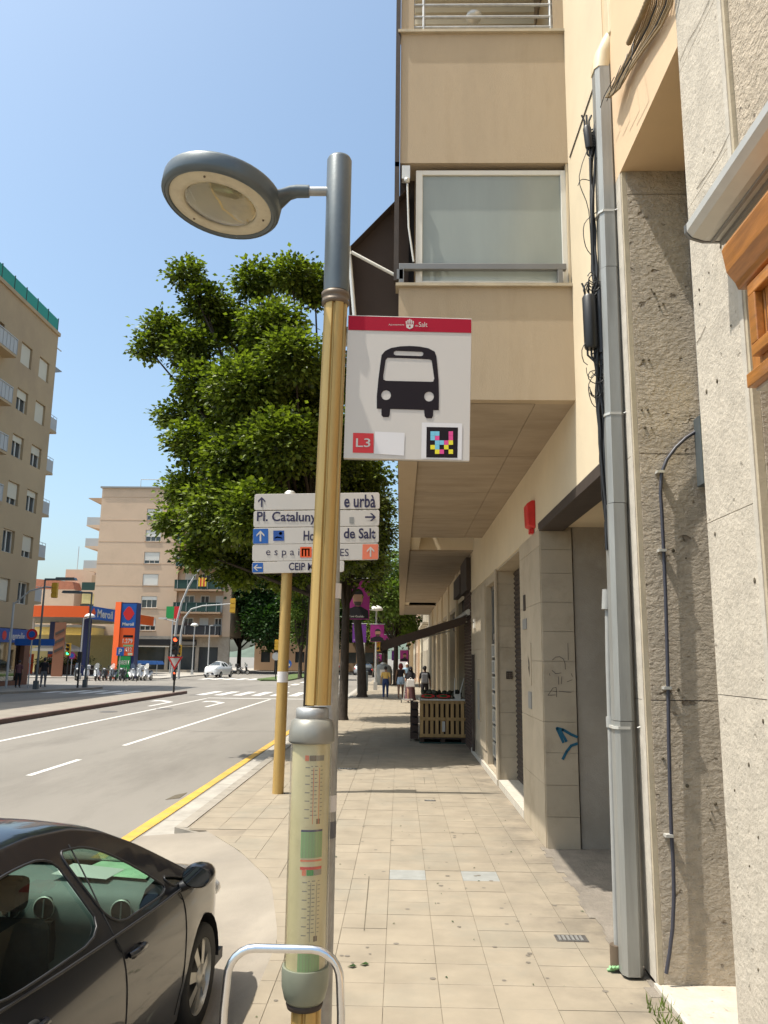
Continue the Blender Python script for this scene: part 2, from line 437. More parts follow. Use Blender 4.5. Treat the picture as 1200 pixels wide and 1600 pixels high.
def cdt(outer, inner=(), grid=None):
    """triangulate an outline with holes, optional interior grid points; returns verts, faces"""
    vs = []; es = []
    def ring(pts):
        o = len(vs); vs.extend(Vector(p) for p in pts); n = len(pts)
        es.extend((o+i, o+(i+1) % n) for i in range(n))
    ring(outer)
    for h in inner: ring(h)
    if grid:
        xs = [p[0] for p in outer]; ys = [p[1] for p in outer]
        x = min(xs)+grid/2
        while x < max(xs):
            y = min(ys)+grid/2
            while y < max(ys):
                if inside((x, y), outer) and not any(inside((x, y), h) for h in inner): vs.append(Vector((x, y)))
                y += grid
            x += grid
    r = delaunay_2d_cdt(vs, es, [], 0, 1e-5)
    V, F = r[0], r[2]
    F = [f for f in F if inside((sum(V[i].x for i in f)/3, sum(V[i].y for i in f)/3), outer) and not any(inside((sum(V[i].x for i in f)/3, sum(V[i].y for i in f)/3), h) for h in inner)]
    return V, F
def inside(p, poly):
    c = False; n = len(poly); j = n-1
    for i in range(n):
        xi, yi = poly[i][0], poly[i][1]; xj, yj = poly[j][0], poly[j][1]
        if (yi > p[1]) != (yj > p[1]) and p[0] < (xj-xi)*(p[1]-yi)/(yj-yi)+xi: c = not c
        j = i
    return c
def flat(outer, inner, m, parent, name, T, th=.0015):
    """a flat printed shape with holes, on the surface mapped by T(u, v, out)"""
    V, F = cdt(outer, inner); mb = MB()
    mb.add([T(v.x, v.y, th) for v in V], [tuple(f) for f in F])
    o = mb.build(name, m, parent, w=True); return o
def circ(cx, cy, r, n=20, ry=None): return [(cx+r*math.cos(t*2*PI/n), cy+(ry or r)*math.sin(t*2*PI/n)) for t in range(n)]
def rect(a, b, c, d): return [(a, c), (b, c), (b, d), (a, d)]
def smoothpoly(pts, it=2):
    for _ in range(it):
        q = []
        n = len(pts)
        for i in range(n):
            a, b = pts[i], pts[(i+1) % n]
            q += [(a[0]*.75+b[0]*.25, a[1]*.75+b[1]*.25), (a[0]*.25+b[0]*.75, a[1]*.25+b[1]*.75)]
        pts = q
    return pts
# ================================================================ THE GROUND
RZ = -0.1
road = struct(MB().box(-1500, 1500, -300, 2500, RZ-.5, RZ).build('road', 'asphalt'))
def mark(x0, x1, y0, y1, m='white paint', name='lane_marking', z=RZ+.004, wob=0):
    mb = MB(); n = max(1, int((y1-y0)/1.5)) if wob else 1
    L = [(x0+random.uniform(-wob, wob), y0+(y1-y0)*i/n) for i in range(n+1)]; R = [(x1+random.uniform(-wob, wob), y) for x, y in L]
    for i in range(n): mb.quad((L[i][0], L[i][1], z), (R[i][0], R[i][1], z), (R[i+1][0], R[i+1][1], z), (L[i+1][0], L[i+1][1], z))
    return mb.build(name, m, road)
mark(-9.79, -9.66, 2, 41)
mark(-6.55, -6.43, 19.35, 41); mark(-6.55, -6.43, 14.45, 16.7); mark(-6.55, -6.43, 7.5, 10.4)
mark(-9.8, -3.25, 41.3, 41.7, name='stop_line')
mark(-3.21, -3.06, 3, 28, 'yellow paint', 'kerbside_line', RZ+.009, .012)
for i in range(8): mark(-11.2+i*1.02, -10.7+i*1.02, 44.5, 49.3, name='crossing_stripe')
for i in range(6): mark(-19.8+i*1.02, -19.3+i*1.02, 44.5, 48.3, name='crossing_stripe')
for i in range(8): mark(-18.5+i*1.1, -17.9+i*1.1, 74, 79, name='crossing_stripe')
for i in range(4): mark(-2.9+i*.0-5.5, -2.9-5.0, 56+i*6, 59+i*6)
for x in (-10.6, -8.2):
    mb = MB(); z = RZ+.004
    mb.add([(x, 34.2, z), (x+.16, 34.2, z), (x+.16, 37.2, z), (x, 37.2, z)], [(0, 1, 2, 3)])
    mb.add([(x+.16, 37.2, z), (x+.16, 37.6, z), (x-.55, 38.4, z), (x-.7, 38.2, z), (x, 37.2, z)], [(0, 1, 2, 3, 4)])
    mb.add([(x-.3, 38.9, z), (x-1.0, 38.7, z), (x-.95, 37.6, z)], [(0, 1, 2)])
    mb.build('turn_arrow', 'white paint', road)
for x, y in ((-10.9, 30.5), (-9.4, 32.6)):
    MB().prism(circ(x, y, .33), 'z', RZ, RZ+.006).build('manhole_cover', 'grate', road)
MB().prism([(-3.45, 12.3), (-3.28, 12.45), (-3.30, 12.95), (-3.42, 12.7)], 'z', RZ, RZ+.005).build('road_crack', 'dirt', road)
# tar seams across the lanes
for pts in (((-7.8, 23), (-6.4, 23.4), (-5.5, 23.2), (-3.5, 23.6)),):
    mb = MB()
    for a, b in zip(pts, pts[1:]):
        d = Vector((b[0]-a[0], b[1]-a[1])).normalized(); nx, ny = -d.y*.02, d.x*.02
        mb.quad((a[0]+nx, a[1]+ny, RZ+.003), (a[0]-nx, a[1]-ny, RZ+.003), (b[0]-nx, b[1]-ny, RZ+.003), (b[0]+nx, b[1]+ny, RZ+.003))
    mb.build('tar_seam', mat('tar', (.16, .145, .125), .6), road)

# pavement we stand on
def edgeX(y):
    if y > 9.8: return -2.5
    pts = [(-6, -.82), (6.2, -.86), (7.7, -1.15), (8.8, -1.65), (9.8, -2.25)]
    for (a, xa), (b, xb) in zip(pts, pts[1:]):
        if a <= y <= b: return xa+(xb-xa)*(y-a)/(b-a)
    return -2.5
pav = MB()
outline = [(edgeX(y), y) for y in (-6, 2, 4, 6.2, 7.7, 8.8, 9.8)]+[(-2.5, 9.82), (-2.5, 140), (1.7, 140), (1.7, -6)]
pav.prism(outline[::-1], 'z', RZ-.2, -.006)
pavement = struct(pav.build('pavement', 'joint'))
TS = .34; gap = .004
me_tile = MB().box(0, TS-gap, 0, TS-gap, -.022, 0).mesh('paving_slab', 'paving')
me_grey = MB().box(0, TS-gap, 0, TS-gap, -.022, 0).mesh('paving_slab_grey', 'grey slab')
x0 = 1.62-13*TS; nt_ = 0; far = MB()
j = 0; y = 3.74
greys = [(.1, 8.05), (.80, 8.02)]
while y < 120:
    for i in range(13):
        x = x0+i*TS
        if y < 9.8 and x < edgeX(y)+.02 or y < 9.8 and x < edgeX(y+TS)+.02: continue
        if x < -2.5: continue
        if y+TS > 10.0 and abs(y-13.0) < 0: continue
        if nt_ < 296:
            g = any(x <= a < x+TS and y <= b < y+TS for a, b in greys)
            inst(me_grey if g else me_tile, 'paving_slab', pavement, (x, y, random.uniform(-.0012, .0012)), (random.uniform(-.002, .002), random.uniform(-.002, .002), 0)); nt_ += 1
        else:
            q = random.uniform(-.0015, .0015); far.box(x, x+TS-gap, y, y+TS-gap, -.02, q)
    y += TS
# cut slabs along the slanted edge and the strip left and right of the field
mbc = MB()
for k in range(18):
    ya = 3.74+k*TS; yb = ya+TS-gap
    if yb > 9.78: continue
    xe = [x0+i*TS for i in range(13) if not (x0+i*TS < edgeX(ya)+.02 or x0+i*TS < edgeX(ya+TS)+.02)][0]-gap
    a, b = edgeX(ya), edgeX(yb)
    if xe-max(a, b) > .01: mbc.prism([(a, ya), (xe, ya), (xe, yb), (b, yb)], 'z', -.02, 0)
stuff(mbc.build('cut_slab', 'paving', pavement))
fo = stuff(far.build('far_paving', 'paving', pavement))
# kerb stones
kb = MB().box(-2.65, -2.503, 0, .98, RZ-.1, .004).mesh('kerb_stone', 'kerb')
kerb_root = thing('kerb', 'straight grey kerb of long stones between the yellow line and the pavement', 'kerb', (0, 0, 0))
kerb_root['kind'] = 'structure'; del kerb_root['category']
for i in range(60):
    if i < 60: inst(kb, 'kerb_stone', kerb_root, (0, 9.9+i*.99, random.uniform(-.002, .002)))
mb = MB()
for k in range(10):
    t = k/10; t2 = (k+1)/10
    def kp(t): return (-2.65+.55*t, 9.9-.28*math.sin(t*PI/2*1.0)+.06*t, .004-.09*t*t)
    a, b = kp(t), kp(t2)
    mb.add([(a[0], a[1], RZ-.05), (b[0], b[1], RZ-.05), (b[0], b[1], b[2]), (a[0], a[1], a[2]), (a[0], a[1]+.15, a[2]), (b[0], b[1]+.15, b[2])], [(0, 1, 2, 3), (3, 2, 5, 4)])
mb.build('kerb_end', 'kerb', kerb_root)
g = MB()
for i in range(40): g.box(-3.02, -2.655, 9.3+i*1.5, 9.3+i*1.5+1.49, RZ-.05, RZ+.005)
struct(stuff(g.build('gutter', 'gutter'))); 
bpy.data.objects['gutter']['kind'] = 'structure'
# lowered apron where the car is parked, rising to the pavement
ap = MB(); nx, ny = 26, 60
def apz(x, y):
    e = edgeX(min(y, 9.8)); wd = .16 if y < 6.4 else .16+min(1, (y-6.4)/1.6)*.9
    t = min(1, max(0, (e-x)/wd)); return -.006-(.088)*t
P = []
for jy in range(ny+1):
    yy = -6+15.75*jy/ny
    e = edgeX(yy)
    for ix in range(nx+1):
        s = (ix/nx)**1.8; xx = e-(e+3.0)*s; P.append((xx, yy, apz(xx, yy)))
F = [(a*(nx+1)+b, a*(nx+1)+b+1, (a+1)*(nx+1)+b+1, (a+1)*(nx+1)+b) for a in range(ny) for b in range(nx)]
struct(MB().add(P, F, True).build('kerb_ramp', 'concrete apron'))
# pavement edge against the wall, doorway floors
strip = MB(); strip.box(1.62, 6.0, 5.75, 9.15, -.2, .001); 
struct(strip.build('concrete_floor', 'rough concrete'))
mb = MB()
for k in range(26):
    yy = 5.3+k*.15; ww = random.uniform(.01, .09)
    mb.box(1.60-ww, 1.62, yy, yy+.15, -.01, .004)
struct(mb.build('mortar_strip', 'rough concrete'))
def grate(x, y, w_, d_, label, kind='drain_cover'):
    t = thing(kind, label, 'drain cover', (x, y, 0))
    MB().box(-w_/2, w_/2, -d_/2, d_/2, -.01, .004).build('plate', 'grate', t)
    mb = MB()
    for k in range(6): mb.box(-w_/2+.02+k*(w_-.04)/6, -w_/2+.02+(k+.55)*(w_-.04)/6, -d_/2+.02, d_/2-.02, .004, .008)
    mb.build('rib', 'galvanised', t)
    return t
grate(1.27, 6.32, .23, .14, 'small rusty drain cover in the paving nearest to the downpipe')
grate(.45, 12.0, .16, .09, 'small dark utility cover in the paving before the long sign shadow')
grate(-.95, 15.2, .35, .14, 'long utility cover in the paving at the edge of the tree shade')
mb = MB()
for (a, b) in (((.42, 13.5), (.43, 14.3)), ((1.0, 13.5), (.98, 14.3)), ((-.55, 5.4), (-.62, 6.6)), ((-.25, 6.4), (-.27, 7.9))):
    mb.quad((a[0]-.003, a[1], .003), (a[0]+.003, a[1], .003), (b[0]+.004, b[1], .003), (b[0]-.004, b[1], .003))
mb.build('paving_crack', 'dirt', pavement)
mb = MB()
for k in range(90):
    x, y = random.uniform(-.75, 1.45), random.uniform(4.6, 14); s = random.uniform(.008, .022)
    mb.add([(x+s*math.cos(a), y+s*.9*math.sin(a), .0025) for a in [i*PI/4 for i in range(8)]], [tuple(range(8))])
stuff(mb.build('gum_spot', mat('gum', (.17, .145, .115), .9), pavement))
# fallen leaves and litter on the slabs
mb = MB()
for k in range(34):
    x, y = random.uniform(-.8, 1.5), random.uniform(4.6, 12); s = random.uniform(.006, .02)
    a = random.uniform(0, PI); mb.add([(x-s*math.cos(a), y-s*math.sin(a), .004), (x+s*.4*math.sin(a), y-s*.4*math.cos(a), .01), (x+s*math.cos(a), y+s*math.sin(a), .004), (x-s*.4*math.sin(a), y+s*.4*math.cos(a), .008)], [(0, 1, 2, 3)])
for cx, cy in ((-.30, 5.68), (-.22, 5.72)):
    mb.add([(cx-.03, cy, .005), (cx, cy-.02, .02), (cx+.035, cy+.01, .006), (cx+.01, cy+.025, .016)], [(0, 1, 2, 3)])
stuff(tag(mb.build('leaf_litter', 'leaf dark'), 'dry leaf scraps and grit scattered on the sunny slabs', None))

# median, left pavement, station forecourt
med = [(-12.2, -5), (-12.2, 44.8), (-12.35, 45.5), (-12.9, 45.9), (-13.5, 45.6), (-16.3, 33), (-17.4, 15), (-18, -5)]
struct(MB().prism(med, 'z', RZ-.1, .03).build('median_island', 'concrete apron'))
mr = MB()
for i in range(50):
    mr.box(-12.2, -12.02, -4+i, -3.02+i, RZ-.1, .045)
mo = struct(mr.build('median_kerb', 'red kerb'))
lp = [(-21.2, -5), (-20.9, 42), (-19.6, 47), (-18.7, 49.2), (-18.7, 51), (-19.6, 52.6), (-21.5, 53.6), (-70, 53.6), (-70, -5)]
struct(MB().prism(lp, 'z', RZ-.1, .02).build('left_pavement', 'concrete apron'))
struct(MB().prism([(-21.5, 72.5), (-21, 140), (-90, 140), (-90, 69)], 'z', RZ-.1, .0).build('forecourt', 'gutter'))
struct(MB().prism([(-12.2, 71.5), (-9.9, 72.5), (-9.8, 100), (-12.6, 100), (-13, 74)], 'z', RZ-.1, .02).build('traffic_island', 'grass'))
# hills far behind the street
hp = []; nh = 60
for k in range(nh+1):
    x = -1400+2800*k/nh; hp.append((x, 45+35*math.sin(k*.31)+18*math.sin(k*.83+1)))
hb = MB(); hb.add([(x, 2300, -5) for x, z in hp]+[(x, 2380, z*.8) for x, z in hp]+[(x, 2480, z) for x, z in hp], [(i, i+1, nh+2+i, nh+1+i) for i in range(nh)]+[(nh+1+i, nh+2+i, 2*nh+3+i, 2*nh+2+i) for i in range(nh)], True)
struct(hb.build('hills', 'hill'))
# ================================================================ RIGHT: TALL APARTMENT BUILDING WITH OVERHANG
XW = 1.62; YB = 7.1; XO = -.04
bA = thing('apartment_building', 'tan apartment block overhanging the pavement, with frosted balcony end and stained soffit', 'building', (XW, YB, 0))
def T_x(u, d, z): return (XW+d, u, z)        # wall along the street, depth to the right
w = MB(T_x)
gz = 3.47
ops = [(10.75, 13.45, 0, 3.47), (13.6, 15.15, .12, 3.35), (20.0, 22.3, 0, 3.6), (23.0, 26.2, 0, 3.4), (27, 30.4, 0, 3.4), (31.2, 34.5, 0, 3.4), (35.3, 39, 0, 3.4), (40, 43.4, 0, 3.4)]
holes(w, 9.15, 44, 0, 4.37, 0, .35, ops)
w.build('wall', 'cladding', bA, w=True)
fw = MB()
fw.box(XW-.012, XW, 9.15, 44, 3.5, 4.37)
fw.box(XW-.012, XW, 5.72, YB, 3.57, 16); fw.box(XW-.012, XW, YB, 9.15, 3.57, 4.37)
fw.box(XW, 7, 5.72, 44, 4.37, 16); fw.box(XW, 7, 5.72, 9.15, 3.60, 4.37)
fw.build('upper_wall', 'stucco cream', bA, w=True)
MB().box(XW-.02, XW+.25, 5.72, 9.22, 3.47, 3.57).build('lintel', 'dark brown', bA, w=True)
MB().box(XW+.25, 7, 5.72, 9.15, 3.52, 3.6).build('entrance_ceiling', 'stucco cream', bA, w=True)
MB().box(XW+.36, 7, 9.15, 9.5, 0, 3.52).build('entrance_wall', 'plaster grey', bA, w=True)
MB().box(XW+.3, 7, 5.55, 5.75, 0, 3.52).build('entrance_near_wall', 'plaster grey', bA, w=True)
MB().box(6.9, 7.1, 5.7, 9.2, 0, 3.52).build('entrance_back_wall', 'plaster grey', bA, w=True)
MB().box(XW-.02, XW-.005, 7.0, 5.75, 6.785, 6.8).build('render_joint', 'dark brown', bA, w=True)
# cladding of the pier: end face tiles and street face tiles
def tiles(name, fn, us, zs, m='cladding', g=.004):
    for a, b in zip(us, us[1:]):
        for c, d in zip(zs, zs[1:]):
            mb = MB(); p = fn(a+g/2, b-g/2, c+g/2, d-g/2); mb.box(*p)
            mb.build(name, m, bA, w=True)
zr = [0, .33, .66, 1.0, 1.33, 1.66, 1.99, 2.32, 2.65, 2.98, 3.25, 3.47]
tiles('cladding_tile', lambda a, b, c, d: (a, b, 9.125, 9.15, c, d), [XW-.015, XW+.345], zr)
tiles('cladding_tile', lambda a, b, c, d: (XW-.024, XW-.001, a, b, c, d), [9.15, 9.9, 10.7], [0, .66, 1.33, 1.99, 2.65, 3.3, 3.5])
tiles('cladding_tile', lambda a, b, c, d: (a, b, 13.42, 13.447, c, d), [XW-.01, XW+.34], [0.1, .45, .8, 1.15, 1.5, 1.85, 2.2, 2.55, 2.9, 3.25, 3.47])
tiles('cladding_tile', lambda a, b, c, d: (XW-.024, XW-.001, a, b, c, d), [15.2, 16.0, 16.8, 17.5, 18.1], [0.35, 1.0, 1.6, 2.2, 2.8, 3.4])
MB().box(XW-.03, XW+.0, 13.4, 13.6, 0, 3.5).build('door_pier', 'cladding', bA, w=True)
# step and roller shutter of the first shop
MB().box(XW-.02, XW+.34, 10.75, 13.42, 0, .10).build('step', 'stone margin', bA, w=True)
MB().box(XW-.04, XW+.05, 13.42, 18.2, 0, .10).build('plinth', 'stone margin', bA, w=True)
sh = MB()
for k in range(42): z = .1+k*.08; sh.prism([(XW+.30, z), (XW+.275, z+.04), (XW+.30, z+.078), (XW+.33, z+.078), (XW+.33, z)], 'y', 10.75, 13.42)
sh.build('roller_shutter', 'dark brown', bA, w=True)
# entrance door: metal grid with glass
D = MB(); y0, y1 = 13.62, 15.13; xd = XW+.10
for yy in (y0, y0+.08, y1-.06): pass
D.box(xd, xd+.05, y0, y0+.09, .12, 3.35); D.box(xd, xd+.05, y1-.09, y1, .12, 3.35); D.box(xd, xd+.05, y0, y1, 3.27, 3.35); D.box(xd, xd+.05, y0, y1, 2.35, 2.47); D.box(xd, xd+.05, y0, y1, .12, .22)
door = D.build('entrance_door', 'grey aluminium', bA, w=True)
for k in range(7):
    for c in range(3):
        ya = y0+.13+c*.43; z = .30+k*.29
        mb = MB(); mb.box(xd-.03, xd, ya, ya+.36, z, z+.025); mb.box(xd-.03, xd, ya, ya+.36, z+.21, z+.235); mb.box(xd-.03, xd, ya, ya+.03, z+.025, z+.21); mb.box(xd-.03, xd, ya+.33, ya+.36, z+.025, z+.21)
        mb.build('grille_panel', 'pale aluminium', door, w=True)
MB().box(xd+.02, xd+.03, y0+.09, y1-.09, .22, 3.27).build('pane', 'window glass', door, w=True)
MB().tube([(xd-.03, y0+.06, .45), (xd-.08, y0+.06, .5), (xd-.08, y0+.06, 2.1), (xd-.03, y0+.06, 2.15)], .015).build('handle', 'dark metal', door, w=True)
# soffit: overhanging slab with edge beam, two light wells
sy = [YB+.12, 9.0, 11.0, 13.2, 15.5]
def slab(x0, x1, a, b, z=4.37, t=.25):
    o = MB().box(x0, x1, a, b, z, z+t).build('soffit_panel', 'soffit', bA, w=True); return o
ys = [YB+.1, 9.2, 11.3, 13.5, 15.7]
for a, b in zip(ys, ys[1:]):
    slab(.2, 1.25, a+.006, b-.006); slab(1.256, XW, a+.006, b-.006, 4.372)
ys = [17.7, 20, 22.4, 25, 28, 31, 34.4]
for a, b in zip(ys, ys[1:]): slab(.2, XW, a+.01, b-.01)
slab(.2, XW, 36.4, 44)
MB().box(XO, .194, YB+.12, 44, 4.34, 4.62).build('edge_beam', 'stucco tan', bA, w=True)
for (a, b) in ((15.7, 17.7), (34.4, 36.4)):
    mb = MB(); mb.box(.2, XW, a-.06, a, 4.40, 5.4); mb.box(.2, XW, b, b+.06, 4.40, 5.4); mb.box(.2, .4, a, b, 4.4, 5.4)
    mb.build('light_well', 'stucco cream', bA, w=True)
mb = MB(); mb.box(XO, XW, YB+.12, 15.64, 4.64, 5.49); mb.box(XO, XW, 17.8, 34.3, 4.64, 5.49); mb.box(XO, XW, 36.5, 44, 4.64, 5.49)
mb.build('balcony_slab', 'stucco tan', bA, w=True)
# end wall of the balconies, facing us
def endpanel(z0, z1):
    MB().box(XO, XW-.012, YB, YB+.12, z0, z1).build('balcony_end', 'stucco tan', bA, w=True)
    MB().box(XO-.03, XW-.012, YB-.035, YB+.14, z1, z1+.03).build('ledge', 'ledge', bA, w=True)
endpanel(4.37, 5.49); endpanel(6.80, 8.25); 
for z in (6.80, 9.75, 12.7):
    MB().box(XO, XW-.012, YB+.12, 44, z, z+1.45).build('balcony_parapet', 'stucco tan', bA, w=True)
MB().box(XO, XW-.012, YB, YB+.12, 9.75, 11.2).build('balcony_end', 'stucco tan', bA, w=True)
MB().box(XO-.05, XO-.005, YB-.02, YB+.05, 5.55, 12).build('corner_rail', 'dark brown', bA, w=True)
MB().box(XO-.05, XO-.005, YB-.02, 44, 6.75, 6.80).build('awning_rail', 'dark brown', bA, w=True)
# frosted balcony end window
win = MB(); a, b, z0, z1 = .12, 1.585, 5.53, 6.74; yw = YB+.03
for q in ((a, a+.065, z0, z1), (b-.05, b, z0, z1), (a+.065, b-.05, z1-.05, z1), (a+.065, b-.05, z0, z0+.04)): win.box(q[0], q[1], yw, yw+.05, q[2], q[3])
wo = win.build('window_frame', 'white frame', bA, w=True, bevel=.004)
MB().box(a+.065, b-.05, yw+.02, yw+.03, z0+.04, z1-.05).build('pane', 'frosted glass', wo, w=True)
MB().box(a+.065, b-.05, yw+.4, yw+.42, z0, z1).build('inner_wall', 'plaster grey', bA, w=True)
MB().box(b, XW-.012, YB+.01, YB+.08, 5.53, 6.8).build('window_jamb', 'stucco cream', bA, w=True)
MB().box(XO, a-.01, YB+.3, YB+.35, 5.53, 6.8).build('inner_return', 'dark brown', bA, w=True)
rl = MB(); rl.box(XO+.0, b-.03, YB-.03, YB+.02, 5.66, 5.72); rl.box(XO, XO+.05, YB-.03, YB+.02, 5.52, 5.66); rl.box(1.47, 1.52, YB-.03, YB+.02, 5.52, 5.66)
rl.build('rail', 'grey aluminium', bA, w=True, bevel=.004)
# railing of the balcony above
rb = MB()
for z in (8.34, 8.46, 8.60): rb.tube([(.08, YB+.02, z), (1.5, YB+.02, z)], .016)
for x in (.08, .19, 1.48): rb.tube([(x, YB+.02, 8.28), (x, YB+.02, 9.2)], .018)
rb.build('railing', 'galvanised', bA, w=True)
MB().box(XO, XW-.012, YB+.12, 30, 9.72, 9.75).build('balcony_ceiling', 'plaster grey', bA, w=True)
for k in range(9): MB().box(.1, 1.5, YB+1.0, YB+1.04, 8.3+k*.16, 8.42+k*.16).build('blind_slat', 'shutter cream', bA, w=True)
MB().ball((.75, YB+.5, 8.9), (.09, .09, .06)).build('ceiling_lamp', 'pale aluminium', bA, w=True)
MB().box(XO, .09, YB, YB+.12, 8.28, 9.75).build('corner_post', 'stucco tan', bA, w=True)
MB().box(1.5, XW-.012, YB, YB+.12, 8.28, 9.75).build('corner_post', 'stucco tan', bA, w=True)

# drop awning on the street side of the balcony
aw = thing('balcony_awning', 'dark brown drop awning slanting off the balcony corner with white arm', 'awning', (XO, YB, 6.6))
T0 = [aY(632, 284, YB+.1), aY(546, 382, YB-.05)]
fab = MB(); yA, yB_ = YB+.08, YB+3.2
pts = [(.06, 6.60), (-.52, 5.95), (-.535, 5.90), (-.50, 5.20)]
fab.loft([[(x, y, z) for x, z in pts]+[(x-.012, y, z-.008) for x, z in pts[::-1]] for y in (yA, yB_)], True, True, False)
fab.build('fabric', 'awning brown', aw, w=True)
MB().prism([(.06, 6.60), (-.52, 5.95), (-.50, 5.20), (-.02, 5.20), (-.02, 5.5), (.05, 5.5)], 'y', YB+.20, YB+.21).build('side_curtain', 'awning brown', aw, w=True)
MB().tube([(-.50, YB+.02, 5.86), (-.04, YB+.02, 5.60)], .017).build('arm', 'white frame', aw, w=True)
MB().tube([(-.53, YB+.04, 5.93), (-.46, YB+.04, 5.2)], .02).build('front_bar', 'pale aluminium', aw, w=True)
mb = MB(); mb.box(-.02, .06, YB-.02, YB+.06, 6.62, 6.76); mb.ball((.03, YB-.02, 6.6), .03); mb.tube([(.035, YB-.02, 6.56), (.05, YB-.02, 6.1), (.10, YB-.02, 5.74)], .01); mb.build('crank', 'pale aluminium', aw, w=True)
mb = MB(); mb.box(-.06, .0, YB-.03, YB+.05, 5.56, 5.66); mb.build('bracket', 'grey aluminium', aw, w=True)

# things on the ground floor wall
al = thing('alarm_box', 'red alarm box on the cream wall above the tiled pier', 'alarm', (XW-.012, 9.55, 3.55))
MB().prism([(0, 0), (-.09, .04), (-.10, .30), (-.04, .34), (0, .34)], 'y', -.13, .13).build('casing', 'alarm red', al, bevel=.01)
MB().box(-.06, -.01, -.05, .05, -.05, 0).build('lamp', 'alarm red', al)
def plate(name, label, cat, y, z, w_, h_, m, parts=None, x=XW-.024):
    t = thing(name, label, cat, (x, y, z)); MB().box(-.012, 0, -w_/2, w_/2, -h_/2, h_/2).build('plate', m, t); return t
plate('number_plate', 'small dark house number on the narrow street face of the tiled pier', 'house number', 10.3, 2.72, .14, .2, 'dark brown')
plate('wall_sign', 'small grey sign below the house number on the tiled pier', 'sign', 10.3, 2.45, .3, .13, 'grey trim')
sg = plate('poster', 'tall white notice with a black symbol, pasted on the pier face', 'notice', 10.0, 1.95, .3, .5, 'cladding')
MB().add([(-.013, .06, .12), (-.013, -.05, .02), (-.013, .04, -.04), (-.013, -.05, -.16), (-.013, .01, -.02), (-.013, -.02, .04)], [(0, 1, 2, 3, 4, 5)]).build('symbol', 'ink black', sg)
plate('notice', 'small square notice lowest on the narrow pier face', 'notice', 10.0, 1.52, .22, .2, 'grey trim')
t = thing('intercom', 'small brown intercom panel on the tiled jamb beside the first shutter', 'intercom', (1.80, 13.42, 1.75))
MB().box(-.05, .05, -.02, 0, -.06, .06).build('panel', 'dark brown', t)
mb = MB()
for i in range(3):
    for k in range(3): mb.box(-.035+i*.028, -.018+i*.028, -.024, -.02, -.04+k*.03, -.02+k*.03)
mb.build('button', 'collar brown', t)
t = thing('downpipe', 'thin dark pipe on the tiled wall beyond the entrance door', 'pipe', (XW-.06, 17.3, 0))
MB().box(-.03, .02, -.06, .06, .12, 2.1).build('pipe', 'dark brown', t)
t = thing('meter_box', 'flat grey meter door low on the tiled wall past the entrance', 'meter box', (XW-.026, 16.3, 1.2))
MB().box(-.02, 0, -.25, .25, -.4, .4).build('door', 'cladding', t); MB().box(-.026, -.02, -.22, .22, -.37, .37).build('panel', 'grey trim', t)
t = thing('vent_grille', 'dark vent grille at the foot of the wall beside the fruit stand', 'vent', (XW-.026, 17.75, .45))
mb = MB()
for k in range(8): mb.box(-.02, 0, -.18, .18, -.3+k*.075, -.25+k*.075)
mb.build('louvre', 'dark metal', t); MB().box(-.004, 0, -.2, .2, -.32, .32).build('frame', 'dark brown', t)
t = thing('sun_patch', 'pale panel added as the reflected sun patch beside the entrance door', 'light patch', (XW-.024, 17.2, 2.75)); MB().box(-.03, 0, -.14, .14, -.1, .1).build('box', 'white frame', t); MB().box(-.034, -.03, -.1, .1, .02, .04).build('dark_bar', 'dark metal', t)  # pale box stands in for sunlight reflected onto the wall
# spray-painted marks on the pier
def stroke(name, pts, wd, m, T, label):
    mb = MB()
    for k in range(len(pts)-1):
        a, b = Vector(pts[k]), Vector(pts[k+1]); d = (b-a).normalized(); n = Vector((-d.y, d.x))*wd/2; e = d*wd*.3
        c = [a+n-e, a-n-e, b-n+e, b+n+e]; mb.add([T(p.x, p.y) for p in c], [(0, 1, 2, 3)])
    return mb
zT = lambda a, b: (730+a/3.077, 820+b/3.077)
def TP(a, b): p = aY(*zT(a, b), 9.12); return (p.x, p.y, p.z)
t = thing('graffiti_tag', 'blue spray-painted scrawl low on the tiled pier end', 'graffiti', (1.8, 9.12, .9))
mb = stroke('g', [(462, 1045), (434, 985), (432, 978), (460, 985), (500, 1008), (528, 1020)], 13, '', TP, ''); mb2 = stroke('g', [(476, 1040), (445, 985)], 13, '', TP, ''); mb3 = stroke('g', [(528, 1052), (500, 1062), (478, 1090), (460, 1125)], 13, '', TP, '')
for k, m_ in enumerate((mb, mb2, mb3)): m_.v = [(p[0], p[1]-.001*k, p[2]) for p in m_.v]; m_.build('paint_stroke', 'blue graffiti', t, w=True)
t = thing('graffiti_scribble', 'thin black pen scribbles at chest height on the tiled pier end', 'graffiti', (1.8, 9.12, 1.7))
for pts in ([(410, 650), (425, 636), (445, 634), (462, 645), (470, 665), (472, 695)], [(484, 570), (486, 650)], [(408, 700), (425, 716), (452, 712)], [(438, 730), (440, 768)], [(455, 730), (452, 765)], [(395, 715), (398, 725)], [(500, 715), (506, 730)], [(388, 820), (412, 785), (428, 782), (430, 828)], [(388, 820), (425, 818)], [(412, 800), (432, 802)], [(480, 755), (505, 745)], [(440, 800), (500, 806)]):
    stroke('g', pts, 2.4, '', TP, '').build('pen_stroke', 'pen graffiti', t, w=True)

